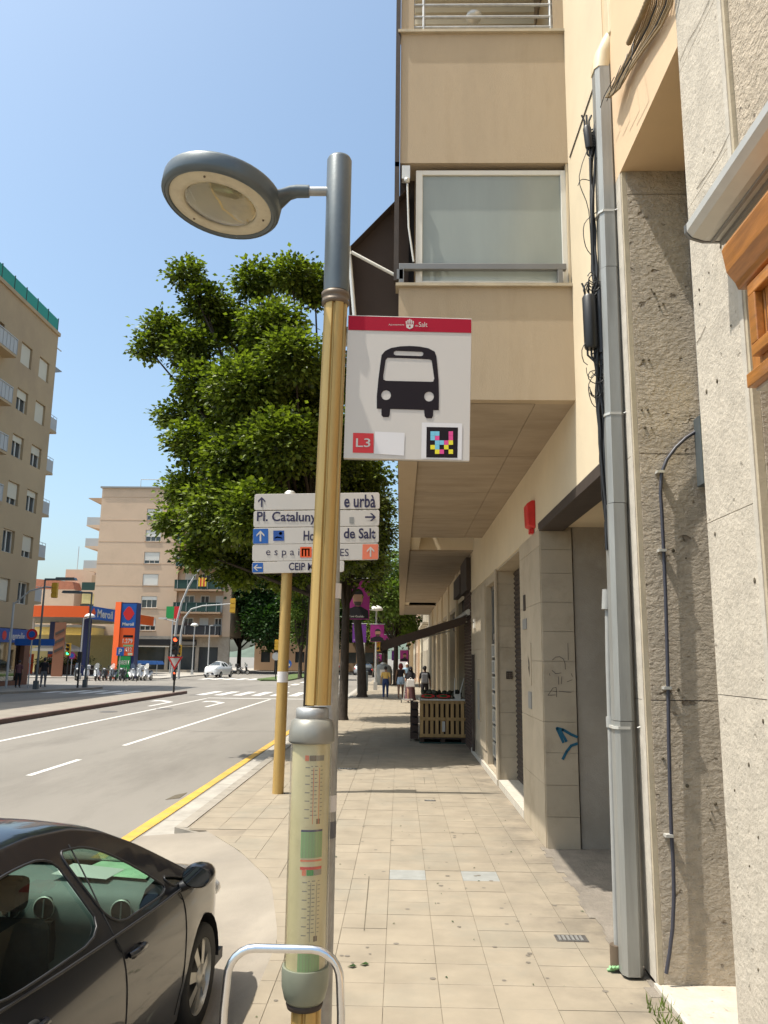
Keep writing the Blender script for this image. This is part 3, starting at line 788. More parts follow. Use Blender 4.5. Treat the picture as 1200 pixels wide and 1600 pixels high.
# brick pier, shops further on
brk = MB(T_x)
bb = MB(T_x)
r = 0; z = 0
while z < 3.55:
    u = 18.22+(.12 if r % 2 else 0)
    while u < 20.0:
        bb.box(u, min(u+.23, 20.0), -.03, 0, z, z+.06); u += .245
    z += .075; r += 1
bb.build('brick_facing', 'brick dark', bA, w=True); bpy.data.objects['brick_facing']['kind'] = 'stuff'
for k, (a, b, _, zt) in enumerate(ops[2:]):
    mb = MB(T_x)
    zz = .1
    while zz < zt-.6: mb.box(a, b, .26, .3, zz, zz+.085); zz += .1
    mb.box(a, b, .1, .3, zt-.5, zt)
    mb.build('shop_shutter', ['dark brown', 'dark brown', 'shutter cream', 'grey trim', 'dark brown', 'shutter cream'][k], bA, w=True)
for a in (22.65, 26.6, 30.8, 34.9, 39.5): MB(T_x).box(a-.32, a+.32, -.06, 0, 0, 4.36).build('pilaster', 'stucco cream', bA, w=True)
MB(T_x).box(18.2, 20.0, -.12, 0, 3.55, 4.3).build('shop_sign_box', 'dark brown', bA, w=True)
MB(T_x).box(20.0, 22.3, -.14, -.0, 3.62, 4.1).build('shutter_housing', 'dark brown', bA, w=True)

# folding shop awning
sa = thing('shop_awning', 'long brown striped shop awning sloping down over the fruit stand', 'awning', (XW, 20.2, 3.0))
def awp(t, y): x = 1.56-1.95*t; return (x, y, 3.02-.62*t-.10*math.sin(t*PI))
for k in range(9):
    rg = []
    ya = 18.4+k*.78; yb = ya+.78
    v = []; f = []
    for i in range(9):
        t_ = i/8; a = awp(t_, ya); b = awp(t_, yb); v += [a, b, (b[0], b[1], b[2]-.01), (a[0], a[1], a[2]-.01)]
    for i in range(8):
        o = i*4
        f += [(o, o+1, o+5, o+4), (o+3, o+7, o+6, o+2), (o, o+4, o+7, o+3), (o+1, o+2, o+6, o+5)]
    MB().add(v, f, False).build('fabric_strip', 'awning stripe' if k == 4 else 'awning brown', sa, w=True)
MB().add([(1.5, 18.39, 2.98), (-.40, 18.39, 2.38), (-.40, 18.39, 2.16), (1.5, 18.39, 2.80)], [(0, 1, 2, 3)]).build('side_valance', 'awning brown', sa, w=True)
MB().tube([(-.40, 18.38, 2.39), (-.40, 25.4, 2.39)], .04).build('front_bar', 'dark brown', sa, w=True)
MB().box(-.42, -.40, 18.4, 25.4, 2.12, 2.38).build('valance', 'awning brown', sa, w=True)
MB().tube([(1.56, 18.35, 3.06), (1.56, 25.4, 3.06)], .07).build('roller', 'pale aluminium', sa, w=True)
for y in (18.7, 25.0): MB().tube([(1.55, y, 2.86), (.6, y+.3, 2.62), (-.38, y, 2.36)], .022).build('arm', 'pale aluminium', sa, w=True)

# fruit stand made of pallets
fs = thing('fruit_stand', 'fruit stand boxed in with upright pallets under the brown awning', 'stall', (1.05, 19.9, 0))
MB().box(-.56, .56, 0, 1.2, .98, 1.04).build('table_top', 'white frame', fs, bevel=.005)
for sx in (-1,):
    pass
p = thing('pallet', None, None, (0, 0, 0)); p.parent = fs
del p
pal = [o for o in COL.objects if o.name == 'pallet'][0]
for k in range(9):
    MB().box(-.55+k*.123, -.55+k*.123+.075, -.06, -.04, .18, .98).build('slat', 'pallet wood', pal)
for z in (.14, .53, .93): MB().box(-.56, .56, -.035, .04, z, z+.075).build('rail', 'pallet wood', pal)
for z in (.55, .16): MB().box(-.56, .56, -.075, -.061, z, z+.06).build('front_rail', 'pallet wood', pal)
q = thing('base_pallet', None, None); q.parent = fs
for x in (-.5, 0, .5): MB().box(x-.05, x+.05, -.06, .9, .03, .11).build('block', 'dark wood', q)
MB().box(-.56, .56, -.08, .9, .11, .135).build('deck', 'dark wood', q); MB().box(-.56, .56, -.08, .9, 0.005, .03).build('runner', 'green rail', q)
MB().box(-.53, .53, .06, 1.1, .14, .97).build('dark_backing', 'dark wood', fs)  # dark backing added so the gaps between the slats look dark
MB().box(-.02, .05, -.085, -.077, .28, .52).build('price_tag', 'sign white', fs)
for k, x in enumerate((-.38, .0)):
    wm = thing('watermelon_half', ['cut watermelon half at the street end of the fruit stand', 'cut watermelon half nearer the wall on the fruit stand'][k], 'watermelon', (1.05+x+.02, 20.0, 1.04), 0, 'cut watermelons')
    mb = MB(); mb.ball((0, .05, .055), (.185, .10, .055), 16, 8); mb.build('rind', 'watermelon rind', wm)
    mb = MB(); mb.add([(.172*math.cos(a), -.03+.03*math.sin(a), .065+.045*math.sin(a)) for a in [i*PI/8 for i in range(16)]], [tuple(range(16))]); mb.build('flesh', 'watermelon flesh', wm)
mb = MB(); rnd = random.Random(3)
for k in range(70): mb.ball((1.05+rnd.uniform(-.45, .5), 20.25+rnd.uniform(0, .7), 1.07+rnd.uniform(0, .12)), rnd.uniform(.04, .065), 8, 5)
stuff(tag(mb.build('fruit_heap', 'fruit dark'), 'heap of dark fruit on the stand behind the watermelons', None))
cr = thing('crate', 'dark wooden crate standing at the street side of the fruit stand', 'crate', (.40, 20.3, 0))
for k in range(5): MB().box(-.10, .07, 0, .8, .06+k*.18, .2+k*.18).build('board', 'dark wood', cr)
for y in (0, .76): MB().box(-.12, -.10, y, y+.04, 0, .97).build('post', 'dark wood', cr)
sc = thing('weighing_scale', 'pale weighing scale with a slanted post on the fruit stand by the wall', 'scale', (1.42, 20.0, 1.04))
MB().box(-.07, .07, -.05, .1, 0, .12).build('base', 'pale aluminium', sc); MB().tube([(.05, 0, .1), (.16, .05, .5)], .014).build('post', 'pale aluminium', sc); MB().tube([(-.08, .05, .05), (-.06, .05, .5)], .014).build('rod', 'pale aluminium', sc)
# ================================================================ RIGHT, NEAR: STONE-CLAD BUILDING
nb = thing('stone_building', 'nearest building with rough and smooth stone pilasters and a peach lintel box', 'building', (XW, 5.4, 0))
FX = 1.62
def stonepil(y0, y1, zt, tag_):
    # rough end face in panels, smooth street face in panels, thin margins
    zs = [0.03, 1.84, 2.72, 4.53, 5.41, zt] if tag_ == 2 else [0.03, 1.75, 3.42, 5.40, 5.59]
    zs = [z for z in zs if z < zt]+[zt] if zt not in zs else zs
    for a, b in zip(zs, zs[1:]):
        if b-a < .02: continue
        MB().box(FX+.035, 2.6, y0, y0+.06, a+.003, b-.003).build('rough_panel', 'rough stone', nb, w=True)
        MB().box(FX-.004, FX+.05, y0+.075, y1, a+.002, b-.002).build('smooth_panel', 'smooth stone' if tag_ == 2 else 'stone margin', nb, w=True)
    MB().box(FX-.006, FX+.018, y0+.03, y0+.072, .03, zt).build('margin', 'stone margin', nb, w=True)
    MB().box(FX+.0, FX+.033, y0+.006, y0+.03, .03, zt).build('edge_strip', 'ledge', nb, w=True)
    MB().box(FX+.01, 2.6, y0+.02, y1-.01, 0, zt).build('core', 'dark brown', nb, w=True)
stonepil(5.41, 5.76, 5.59, 1)
stonepil(3.55, 4.18, 8.5, 2)
# a lower stub pilaster next to the camera
# peach lintel box above the recess
MB().box(FX-.005, 2.10, 4.18, 5.74, 5.59, 8.6).build('lintel_box', 'stucco peach', nb, w=True)
MB().box(FX+.02, 2.6, 1.0, 3.55, 4.2, 8.6).build('upper_panel', 'rough stone', nb, w=True)
# recess: yellow panel, window slit, grey trim
MB().box(2.12, 2.16, 4.2, 5.44, 3.2, 5.6).build('recess_panel', 'yellow panel', nb, w=True)
MB().box(2.085, 2.12, 5.35, 5.40, 3.2, 5.6).build('recess_trim', 'grey trim', nb, w=True)
sw = MB().box(2.10, 2.118, 5.0, 5.30, 3.98, 4.66).build('window_slit', 'dark brown', nb, w=True)
MB().box(2.09, 2.098, 5.03, 5.27, 4.02, 4.62).build('pane', 'window glass', sw, w=True)
MB().box(2.38, 2.42, 3.5, 5.44, 0, 3.2).build('shop_shutter', 'grey trim', nb, w=True)
gb = MB().box(2.03, 2.12, 5.28, 5.39, 3.18, 3.66); gb.build('grey_box', 'lamp grey', nb, w=True, bevel=.005)
st = MB(); st.box(1.63, 2.6, 4.3, 5.41, 0, .035); st.build('sill_step', 'smooth stone', nb, w=True, bevel=.006)
MB().box(2.5, 8, 0, 5.7, 0, 12).build('inner_mass', 'stucco peach', nb, w=True)
MB().box(1.60, 1.63, 4.2, 5.45, 0, .03).build('sill_edge', 'stone margin', nb, w=True)
# cracks
def crack(pts, X=FX-.0065, wd=.005):
    mb = MB()
    P = [aX(x, y, X) for x, y in pts]; P = [(p.y, p.z) for p in P]
    for a, b in zip(P, P[1:]):
        d = Vector((b[0]-a[0], b[1]-a[1])).normalized(); n = Vector((-d.y, d.x))*wd/2
        mb.add([(X, a[0]+n.x, a[1]+n.y), (X, a[0]-n.x, a[1]-n.y), (X, b[0]-n.x, b[1]-n.y), (X, b[0]+n.x, b[1]+n.y)], [(0, 1, 2, 3)])
    mb.build('crack', 'dirt', nb, w=True)
crack([(1108, 0), (1090, 40), (1075, 65), (1062, 95)])
crack([(1140, 208), (1122, 245), (1106, 270), (1088, 295)])
crack([(1102, 510), (1094, 528), (1088, 536)])
# anchors and stains on the stone
mb = MB()
rn = random.Random(5)
for k in range(16):
    y = rn.uniform(3.65, 4.1); z = rn.uniform(.6, 4.4); s = rn.uniform(.004, .011)
    mb.ball((FX-.006, y, z), (.004, s, s*1.4), 6, 4)
mb.build('pit', 'dirt', nb, w=True)
mb = MB()
for (x, y) in ((1018, 452), (1022, 458), (1030, 478), (1036, 474), (1005, 562), (1014, 562), (1003, 640), (1012, 640), (1008, 668), (1018, 668), (1052, 860), (1072, 872), (1060, 1078), (1074, 1228), (1112, 1268), (1118, 1256), (1110, 1280), (1036, 1185)):
    p = aY(x, y, 5.405); s = rn.uniform(.006, .014); mb.ball((p.x, 5.408, p.z), (s, .006, s), 7, 4)
mb.build('anchor_hole', 'dirt', nb, w=True)

# grey box fed by a sagging black cable
cb = thing('wall_cable', 'thick dark cable clipped down the rough pilaster to the ground', 'cable', (1.8, 5.38, 0))
pts = [(1088, 674), (1072, 684), (1056, 699), (1042, 718), (1034, 738), (1032, 770), (1034, 800), (1037, 860), (1040, 930), (1042, 1000), (1044, 1080), (1045, 1160), (1047, 1240), (1049, 1300), (1052, 1350), (1053, 1400), (1051, 1450), (1046, 1490), (1041, 1521)]
P = [aY(x, y, 5.375) for x, y in pts]
MB().tube(P, .0125, 8).build('cable', 'cable blue grey', cb, w=True)
for x, y in ((1033, 737), (1036, 860), (1044, 1075), (1047, 1306)):
    p = aY(x, y, 5.37); MB().box(p.x-.03, p.x+.018, 5.355, 5.41, p.z-.009, p.z+.009).build('clip', 'pale aluminium', cb, w=True)

# roller awning cassette, end seen from below
ac = thing('awning_cassette', 'closed grey awning cassette jutting from the stone front above the wooden sign', 'awning', (FX, 3.67, 4.05))
prof = [(0, .0), (-.13, -.0), (-.19, .02), (-.215, .05), (-.215, .09), (-.19, .12), (-.12, .17), (0, .2)]
MB().prism(prof, 'y', -2.9, 0).build('cassette', 'pale aluminium', ac, bevel=.006)
MB().prism([(x*1.02, z*1.02-.002) for x, z in prof], 'y', .001, .018).build('end_cap', 'grey aluminium', ac)
mb = MB(); mb.box(-.10, -.085, -2.9, -.0, -.012, 0); mb.box(-.055, -.035, -2.9, 0, -.02, 0)
mb.build('fabric_slot', 'grey trim', ac)
# wooden sign
ws = thing('wooden_sign', 'varnished orange-brown wooden sign box fixed to the stone front', 'sign', (FX, 3.22, 3.16))
MB().box(-.13, -.005, -2.0, -.02, .0, .45).build('back_board', 'varnished wood', ws)
for k, y in enumerate([-.02-i*.16 for i in range(9)]):
    MB().box(-.155, -.131, y-.150, y, .03, .42).build('board', 'varnished wood upright', ws, bevel=.003)
MB().prism([(-.01, .42), (-.175, .42), (-.185, .45), (-.22, .50), (-.235, .60), (-.22, .63), (0, .63)], 'y', -2.05, .02).build('cornice', 'varnished wood', ws, bevel=.006)
MB().box(-.175, -.01, -2.0, .0, -.03, .03).build('bottom_rail', 'varnished wood', ws, bevel=.004)
def let(y, z, ww, hh):
    for q in ((y-ww, y, z, z+.05), (y-ww, y, z+hh-.05, z+hh), (y-.06, y, z+.05, z+hh-.05)):
        MB().box(-.19, -.156, q[0], q[1], q[2], q[3]).build('raised_strip', 'varnished wood', ws, bevel=.004)
let(-.10, .07, .22, .31); let(-.42, .07, .22, .31)
MB().box(-.14, -.0, -2.0, -.01, -.045, -.031).build('metal_edge', 'pale aluminium', ws)

# galvanised cable duct, grey conduit, cream downpipe
du = thing('cable_duct', 'faceted galvanised duct running up the joint between the two buildings', 'duct', (1.53, 5.6, 0))
pr = [(-.055, .09), (-.055, -.005), (-.028, -.045), (.048, -.045), (.075, -.015), (.075, .09)]
def ring(z, dx=0, sc=1): return [(x*sc+dx, y*sc, z) for x, y in pr]
for (a, b, dx) in ((0.02, 1.6, -.03), (1.604, 3.1, -.015), (3.104, 4.9, 0.0), (4.904, 6.62, .015)):
    MB().loft([ring(a, dx), ring(b, dx+.012)], True, True, False).build('duct_section', 'zinc', du)
for z, dx in ((1.55, -.03), (3.75, 0), (5.35, .01)):
    MB().loft([ring(z, dx, 1.05), ring(z+.018, dx, 1.05)], True, True, False).build('strap', 'pale aluminium', du)
    MB().tube([(.07, -.04, z+.01), (.13, -.06, z+.03)], .006).build('strap_bolt', 'galvanised', du)
MB().loft([ring(6.60, .02, 1.02), [(x*1.1+.04, y*1.1+.0, 6.74) for x, y in pr], [(x*1.15+.10, y*1.1-.02, 6.86) for x, y in pr], [(x*.9+.14, y*.9-.02, 6.95) for x, y in pr]], True, True, True).build('elbow', 'drain cream', du)
MB().box(.07, .19, -.10, .03, 6.85, 9.5).build('upper_pipe', 'drain cream', du, bevel=.015)
cd = thing('grey_conduit', 'slim grey conduit beside the duct, ending in a broken green stub', 'conduit', (1.465, 5.72, 0))
MB().tube([(-.015, 0, .12), (0, 0, 2.0), (.01, 0, 2.4)], .022, 10).build('pipe', 'conduit grey', cd)
MB().tube([(-.02, 0, 0.03), (-.02, 0, .16)], .045, 10).build('base_collar', 'collar brown', cd)
MB().tube([(0.0, 0, 2.36), (0.01, 0, 2.5)], .036, 10).build('top_collar', 'conduit grey', cd)
MB().tube([(-.0, .0, 1.55), (0, 0, 1.62)], .034, 10).build('coupling', 'conduit grey', cd)
mb = MB()
for k in range(5): mb.tube([(-.05-.01*k, -.02, .01), (-.08+.02*k, -.05, .04)], .01, 6)
mb.build('green_stub', 'green print', cd)
# telephone cables and splice closures
def wig(a, b, n, amp, rnd): return [Vector(a).lerp(Vector(b), i/n)+Vector((rnd.uniform(-amp, amp)*.5, 0, 0)) + Vector((rnd.uniform(-amp, amp), rnd.uniform(-amp, amp), 0)) for i in range(n+1)]
cl = thing('telephone_cables', 'tangle of black telephone cables hanging left of the galvanised duct', 'cables', (1.45, 5.75, 2.5))
rnd = random.Random(11)
anchors = [(950, 150), (938, 190), (929, 250), (932, 330), (934, 420), (937, 470), (940, 560), (945, 640), (948, 720), (952, 800), (955, 860)]
for k in range(7):
    P = [aY(x-5+rnd.uniform(-5, 4), y, 5.66)+Vector((0, rnd.uniform(-.03, .03), 0)) for x, y in anchors]
    Q = []
    for a, b in zip(P, P[1:]):
        for t in (0, .33, .66): Q.append(a.lerp(b, t)+Vector((rnd.uniform(-.006, .006), 0, 0)))
    MB().tube(Q+[P[-1]], rnd.uniform(.006, .012), 6).build('cable', 'cable black', cl, w=True)
for k in range(16):   # small curls round the splice boxes
    yc = 450+rnd.uniform(-15, 10) if k % 2 else 565+rnd.uniform(-15, 50)
    c = aY(930+rnd.uniform(-10, 8), yc, 5.62); r0, r1 = rnd.uniform(.03, .07), rnd.uniform(.04, .10); a0 = rnd.uniform(0, 6)
    MB().tube([c+Vector((r0*math.cos(a0+t*.5), rnd.uniform(-.01, .01), r1*math.sin(a0+t*.5))) for t in range(rnd.randint(7, 12))], rnd.uniform(.0025, .005), 5).build('loose_loop', 'cable black', cl, w=True)
for k in range(5):   # loose loops
    pts = [[(932, 200), (905, 275), (920, 330), (925, 430)], [(934, 330), (913, 350), (915, 385), (932, 410), (938, 440)], [(930, 285), (910, 280), (903, 290)], [(938, 575), (920, 600), (925, 630), (938, 640)], [(936, 560), (930, 610), (934, 638), (944, 615)]][k]
    P = [aY(x, y, 5.70) for x, y in pts]; Q = []
    for i in range(len(P)-1):
        for t in (0, .25, .5, .75):
            p0, p1, p2, p3 = P[max(i-1, 0)], P[i], P[i+1], P[min(i+2, len(P)-1)]
            Q.append(.5*((2*p1)+(p2-p0)*t+(2*p0-5*p1+4*p2-p3)*t*t+(3*p1-p0-3*p2+p3)*t**3))
    MB().tube(Q+[P[-1]], .0035, 5).build('loose_loop', 'cable black', cl, w=True)
def closure(nm, lab, x, y0, y1, r):
    a, b = aY(x+4, y1, 5.64), aY(x, y0, 5.64); t = thing(nm, lab, 'splice box', tuple(a))
    d = b-a
    MB().tube([(0, 0, 0), (0, 0, .02), d*.5, d-Vector((0, 0, .02)), d], [r*.85, r, r, r, r*.8], 12).build('casing', 'cable black', t)
    for k in range(3):
        o = Vector(((k-1)*r*.55, 0, 0)); MB().tube([o+d, o+d+Vector((.0, 0, .05)), o+d+Vector((.02*(k-1), 0, .10))], .008, 6).build('upper_nozzle', 'cable black', t)
        MB().tube([o, o-Vector((.0, 0, .05)), o-Vector((.03*(k-1.3), 0, .09))], .008, 6).build('lower_nozzle', 'cable black', t)
    for k in range(7): MB().tube([d*(k+.5)/8+Vector((r*.95, -.01, 0)), d*(k+.5)/8+Vector((r*1.12, -.02, 0))], .006, 5).build('rib', 'plastic black', t)
closure('splice_box', 'big black splice closure bristling with cable ends beside the duct', 920, 462, 545, .052)
closure('splice_box', 'small black splice closure high up near the elbow of the duct', 917, 198, 232, .032)
MB().tube([aY(936, 455, 5.64), aY(941, 552, 5.64)], .032, 10).build('ribbed_sleeve', 'plastic black', cl, w=True)
t = thing('junction_box', 'small pale junction box on the cables below the lintel', 'junction box', tuple(aY(952, 824, 5.7))); MB().box(-.02, .02, -.02, .02, -.04, .04).build('box', 'pale aluminium', t); MB().tube([(0, 0, -.04), (.005, 0, -.1)], .006).build('lead', 'cable black', t)
# tan cable bundle crossing the peach wall
tb = thing('cable_bundle', 'bundle of tan cables and corrugated conduit climbing over the peach wall', 'cables', (1.56, 5.3, 6.4))
for k in range(14):
    o = rnd.uniform(-1, 1)
    pts = [(946+k*.5, 152), (955+k, 138), (968+k*1.2, 112+o*4), (985+k*1.7, 78+o*6), (1000+k*2.6, 40), (1010+k*3, 8), (1016+k*3.3, -40)]
    X = [1.53, 1.55, 1.57, 1.58, 1.59, 1.59, 1.59]; P = [aX(x, y, xx-.002*(k % 4)) for (x, y), xx in zip(pts, X)]
    MB().tube(P, rnd.uniform(.0035, .0075), 6).build('cable', 'cable tan' if k % 5 else 'cable black', tb, w=True)
P = [aX(x, y, 1.55) for x, y in ((982, 68), (990, 50), (1002, 25), (1014, -5), (1025, -35))]; Q = []
for a, b in zip(P, P[1:]):
    for t in range(10): Q.append(a.lerp(b, t/10))
MB().tube(Q, [.022 if i % 2 else .017 for i in range(len(Q))], 8).build('corrugated_conduit', 'cable tan', tb, w=True)
for k in range(4):
    a = (960+k*10, 120-k*18); P = [aX(a[0], a[1], 1.56), aX(a[0]-16+k*4, a[1]+30, 1.5), aX(a[0]-22, a[1]+48+k*8, 1.5)]
    MB().tube(P, .003, 5).build('loose_end', 'cable black', tb, w=True)
# weeds at the foot of the pilaster
mb = MB()
for k in range(70):
    x = 1.52+rnd.uniform(-.06, .08); y = 5.0+rnd.uniform(-.25, .25); h = rnd.uniform(.03, .09); a = rnd.uniform(0, 6.28); d = rnd.uniform(.01, .05)
    mb.add([(x-.004, y, 0), (x+.004, y, 0), (x+d*math.cos(a), y+d*math.sin(a), h)], [(0, 1, 2)])
stuff(tag(mb.build('weeds', 'leaf light'), 'small weeds sprouting at the foot of the stone wall', None))
# ================================================================ BUS STOP POLE
PX, PY = -.352, 3.5
bs = thing('bus_stop_pole', 'yellow fluted pole with round timetable case, grey top and flat oval lamp', 'bus stop pole', (PX, PY, 0))
def flute(r, n=48, ph=0):
    o = []
    for i in range(n):
        a = ph+i*2*PI/n
        k = (i % (n//6))/(n//6)
        g = .80 if .40 < k < .62 else 1.0
        o.append((r*g*math.cos(a), r*g*math.sin(a)))
    return o
def pole(z0, z1, r, m, name, lean0, lean1):
    MB().loft([[(x+lean0, y, z0) for x, y in flute(r, 60, math.radians(232))], [(x+lean1, y, z1) for x, y in flute(r, 60, math.radians(232))]], True, True, False).build(name, m, bs)
pole(.0, .70, .060, 'pole yellow', 'lower_shaft', -.012, -.012)
pole(1.80, 3.64, .0545, 'pole yellow', 'shaft', .003, .038)
MB().lathe([(.055, 3.625), (.064, 3.63), (.064, 3.645), (.061, 3.648), (.061, 3.662), (.0655, 3.666), (.0655, 3.684), (.05, 3.69)], (.035, 0, 0), 32).build('brown_collar', 'collar brown', bs)
MB().lathe([(.059, 3.69), (.060, 3.75), (.060, 4.375), (.055, 4.387), (.02, 4.39)], (.038, 0, 0), 36).build('grey_top', 'lamp grey', bs)
# lamp arm and head
lm = []
MB().tube([(.0, 0, 4.215), (-.135, -.0, 4.215)], .022, 16).build('lamp_arm', 'galvanised', bs)
HC = Vector((-.525, 0, 4.185))
tl = math.radians(-4)                      # the disc leans towards the street
def hd(p):                                 # local disc coords -> pole coords, tilted about x then a little about y
    x, y, z = p
    y2, z2 = y*math.cos(tl)-z*math.sin(tl), y*math.sin(tl)+z*math.cos(tl)
    a = math.radians(8); x3, z3 = x*math.cos(a)+z2*math.sin(a), -x*math.sin(a)+z2*math.cos(a)
    return (HC.x+x3, HC.y+y2, HC.z+z3)
def disc(prof, n=48, rx=1.0, ry=1.0, cx=0):
    return [[hd((cx+r*rx*math.cos(t*2*PI/n), r*ry*math.sin(t*2*PI/n), z)) for t in range(n)] for r, z in prof]
hb_ = MB().loft(disc([(.266, -.052), (.272, -.051), (.281, -.040), (.285, -.034), (.287, .022), (.283, .034), (.262, .046), (.21, .064), (.12, .080), (.05, .086)]), True, False, True)
n = 48
hb_.loft(disc([(.265, -.05), (.258, -.055), (.248, -.05), (.246, -.043)]), True, False, True)
head = hb_.build('lamp_housing', 'lamp grey', bs)
MB().loft(disc([(.246, -.044), (.20, -.050), (.176, -.050), (.172, -.040), (.172, -.036)], rx=1, ry=.99), True, False, True).build('cream_ring', 'cream ring', bs)
MB().loft(disc([(.172, -.038), (.16, .0), (.12, .028), (.06, .036), (.01, .037)]), True, True, True).build('reflector', 'reflector', bs)
MB().loft(disc([(.168, -.047), (.13, -.060), (.07, -.068), (.01, -.070)]), True, True, True).build('glass_bowl', 'lamp glass', bs)
MB().tube([hd((-.05, 0, .0)), hd((.06, 0, .0))], .022, 12).build('bulb', 'frosted glass', bs)
MB().add([hd(p) for p in ((-.15, .05, -.030), (-.07, .10, -.02), (-.05, .04, -.018), (-.10, -.0, -.02), (-.155, .0, -.034))], [(0, 1, 2, 3, 4)]).build('dead_insects', 'dirt', bs)
MB().loft(disc([(.20, .068), (.19, .078), (.10, .097), (.02, .10)]), True, True, True).build('top_cap', 'pale aluminium', bs)
for a in (20, 140, 262): MB().ball(hd((.212*math.cos(math.radians(a)), .212*math.sin(math.radians(a)), -.05)), .006, 8, 4).build('screw', 'collar brown', bs)
pn = [(.24, .085, .040), (.29, .055, .036), (.33, .036, .032), (.36, .031, .031), (.42, .030, .030)]
rg = []
for x, ry_, rz_ in pn:
    c = Vector(hd((x, 0, -.002))); k = min(1, (x-.24)/.1)
    tx = HC.x+x; cc = Vector((tx, c.y*(1-k)+0*k, c.z*(1-k)+4.215*k))
    rg.append([tuple(cc+Vector((0, ry_*math.cos(t*2*PI/20), rz_*math.sin(t*2*PI/20)+ry_*math.cos(t*2*PI/20)*math.sin(tl)*(1-k)))) for t in range(20)])
MB().loft(rg, True, True, True).build('lamp_neck', 'lamp grey', bs)
# timetable case
cx = -.020
MB().lathe([(.060, 1.79), (.070, 1.785), (.071, 1.745), (.066, 1.74)], (cx, 0, 0), 32).build('steel_ring', 'galvanised', bs)
MB().lathe([(.070, 1.745), (.088, 1.735), (.097, 1.69), (.098, 1.655), (.094, 1.645), (.06, 1.642)], (cx, 0, 0), 36).build('upper_collar', 'collar grey', bs)
MB().lathe([(.094, .775), (.096, .76), (.094, .70), (.082, .655), (.070, .64), (.06, .64)], (cx, 0, 0), 36).build('lower_collar', 'collar green', bs)
MB().lathe([(.072, .642), (.075, .635), (.07, .62), (.055, .615)], (cx, 0, 0), 32).build('dark_ring', 'dark brown', bs)
MB().lathe([(.087, .765), (.087, 1.648)], (cx, 0, 0), 40, False).build('clear_tube', 'shelter plastic', bs)
MB().lathe([(.079, .765), (.079, 1.648)], (cx, 0, 0), 40, False).build('paper_roll', 'paper', bs)
def band(z0, z1, a0, a1, m, r=.0805, name='printed_band'):
    k = max(2, int(abs(a1-a0)/6)); mb = MB(); v = []
    for i in range(k+1):
        a = math.radians(a0+(a1-a0)*i/k); v += [(cx+r*math.cos(a), r*math.sin(a), z0), (cx+r*math.cos(a), r*math.sin(a), z1)]
    mb.add(v, [(2*i, 2*i+2, 2*i+3, 2*i+1) for i in range(k)], True); mb.build(name, m, bs)
A0, A1 = 252, 318
for zt in (1.60, 1.155):
    band(zt-.022, zt, A0+6, A0+18, 'salmon'); band(zt-.022, zt, A0+20, A0+40, 'collar brown' if zt > 1.3 else 'green sheet'); band(zt-.022, zt, A0+41, A1, 'grey trim')
    band(zt-.28, zt-.03, A0+4, A1, 'paper', .0802, 'timetable_sheet')
    for k in range(7): band(zt-.05-.033*k, zt-.046-.033*k, A0+8, A0+22, 'grey trim')
    for a in (A0+32, A0+50): band(zt-.27, zt-.05, a, a+1.6, 'salmon' if zt > 1.3 else 'grey trim', .0808)
    band(zt-.27, zt-.25, A0+44, A0+56, 'collar brown')
    for k in range(13):
        z_ = zt-.045-.016*k; band(z_, z_+.0035, A0+25, A0+30+(k*7) % 5, 'grey trim'); band(z_, z_+.0035, A0+36, A0+46-(k*5) % 4, 'grey trim'); band(z_, z_+.003, A0+54, A0+60+(k*3) % 4, 'grey trim')
    band(zt-.300, zt-.292, A0, A1, 'navy')
    band(zt-.40, zt-.300, A0, A1, 'green print', .0803, 'green_table')
    for k in range(7): band(zt-.40, zt-.305, A0+6+k*9, A0+7+k*9, 'collar green', .0807)
    band(zt-.414, zt-.407, A0, A1, 'salmon'); band(zt-.445, zt-.434, A0, A1, 'red')
# galvanised post standing behind
gp = thing('galvanised_post', 'galvanised steel post standing right behind the yellow bus stop pole', 'post', (-.322, 3.72, 0))
MB().tube([(-.0, 0, 0), (-.0, 0, 1.8), (-.03, 0, 3.95)], .045, 20).build('tube', 'galvanised', gp)
for z, m in ((1.33, 'sticker white'), (1.22, 'cloth grey'), (2.27, 'sticker white')):
    mb = MB(); v = []
    for i in range(6):
        a = math.radians(-75+i*24); v += [(.0462*math.cos(a), .0462*math.sin(a), z), (.0462*math.cos(a), .0462*math.sin(a), z+.07)]
    mb.add(v, [(2*i, 2*i+2, 2*i+3, 2*i+1) for i in range(5)], True).build('sticker', m, gp)
MB().box(.0, .10, -.2, -.03, 3.5, 3.53).build('bracket', 'galvanised', gp)
# ------------------------------------------------ bus sign
sg = thing('bus_stop_sign', 'white bus stop sign with a black bus symbol and red header', 'bus stop sign', (.035, 3.49, 2.88))
SX0, SX1, SZ0, SZ1 = -.265, .318, 2.885, 3.567
def Z4(a, b): p = aY(380+a/3.158, 480+b/3.158, 3.47); return (p.x, p.z)
def TS_(u, v, o): return (u, 3.4735-o, v)
pq = [aY(*c, 3.48) for c in ((537, 716.5), (733.5, 721), (737, 498.5), (544, 493))]
pq = [(p.x, p.z) for p in pq]
MB().prism(smoothpoly(pq, 0), 'y', 3.474, 3.492).build('panel', 'sign white', sg, w=True, bevel=.002)
MB().prism([pq[0], pq[1], (pq[1][0]-.003, pq[1][1]+.008), (pq[0][0]+.003, pq[0][1]+.008)], 'y', 3.494, 3.502).build('bottom_edge', 'grey aluminium', sg, w=True)
def pr(pts, m, name, holes_=(), th=.0012): return flat([Z4(*p) for p in pts], [[Z4(*p) for p in h] for h in holes_], m, sg, name, TS_, th)
pr([(520, 41), (1126, 59), (1126, 126), (518, 111)], 'sign red', 'red_header')
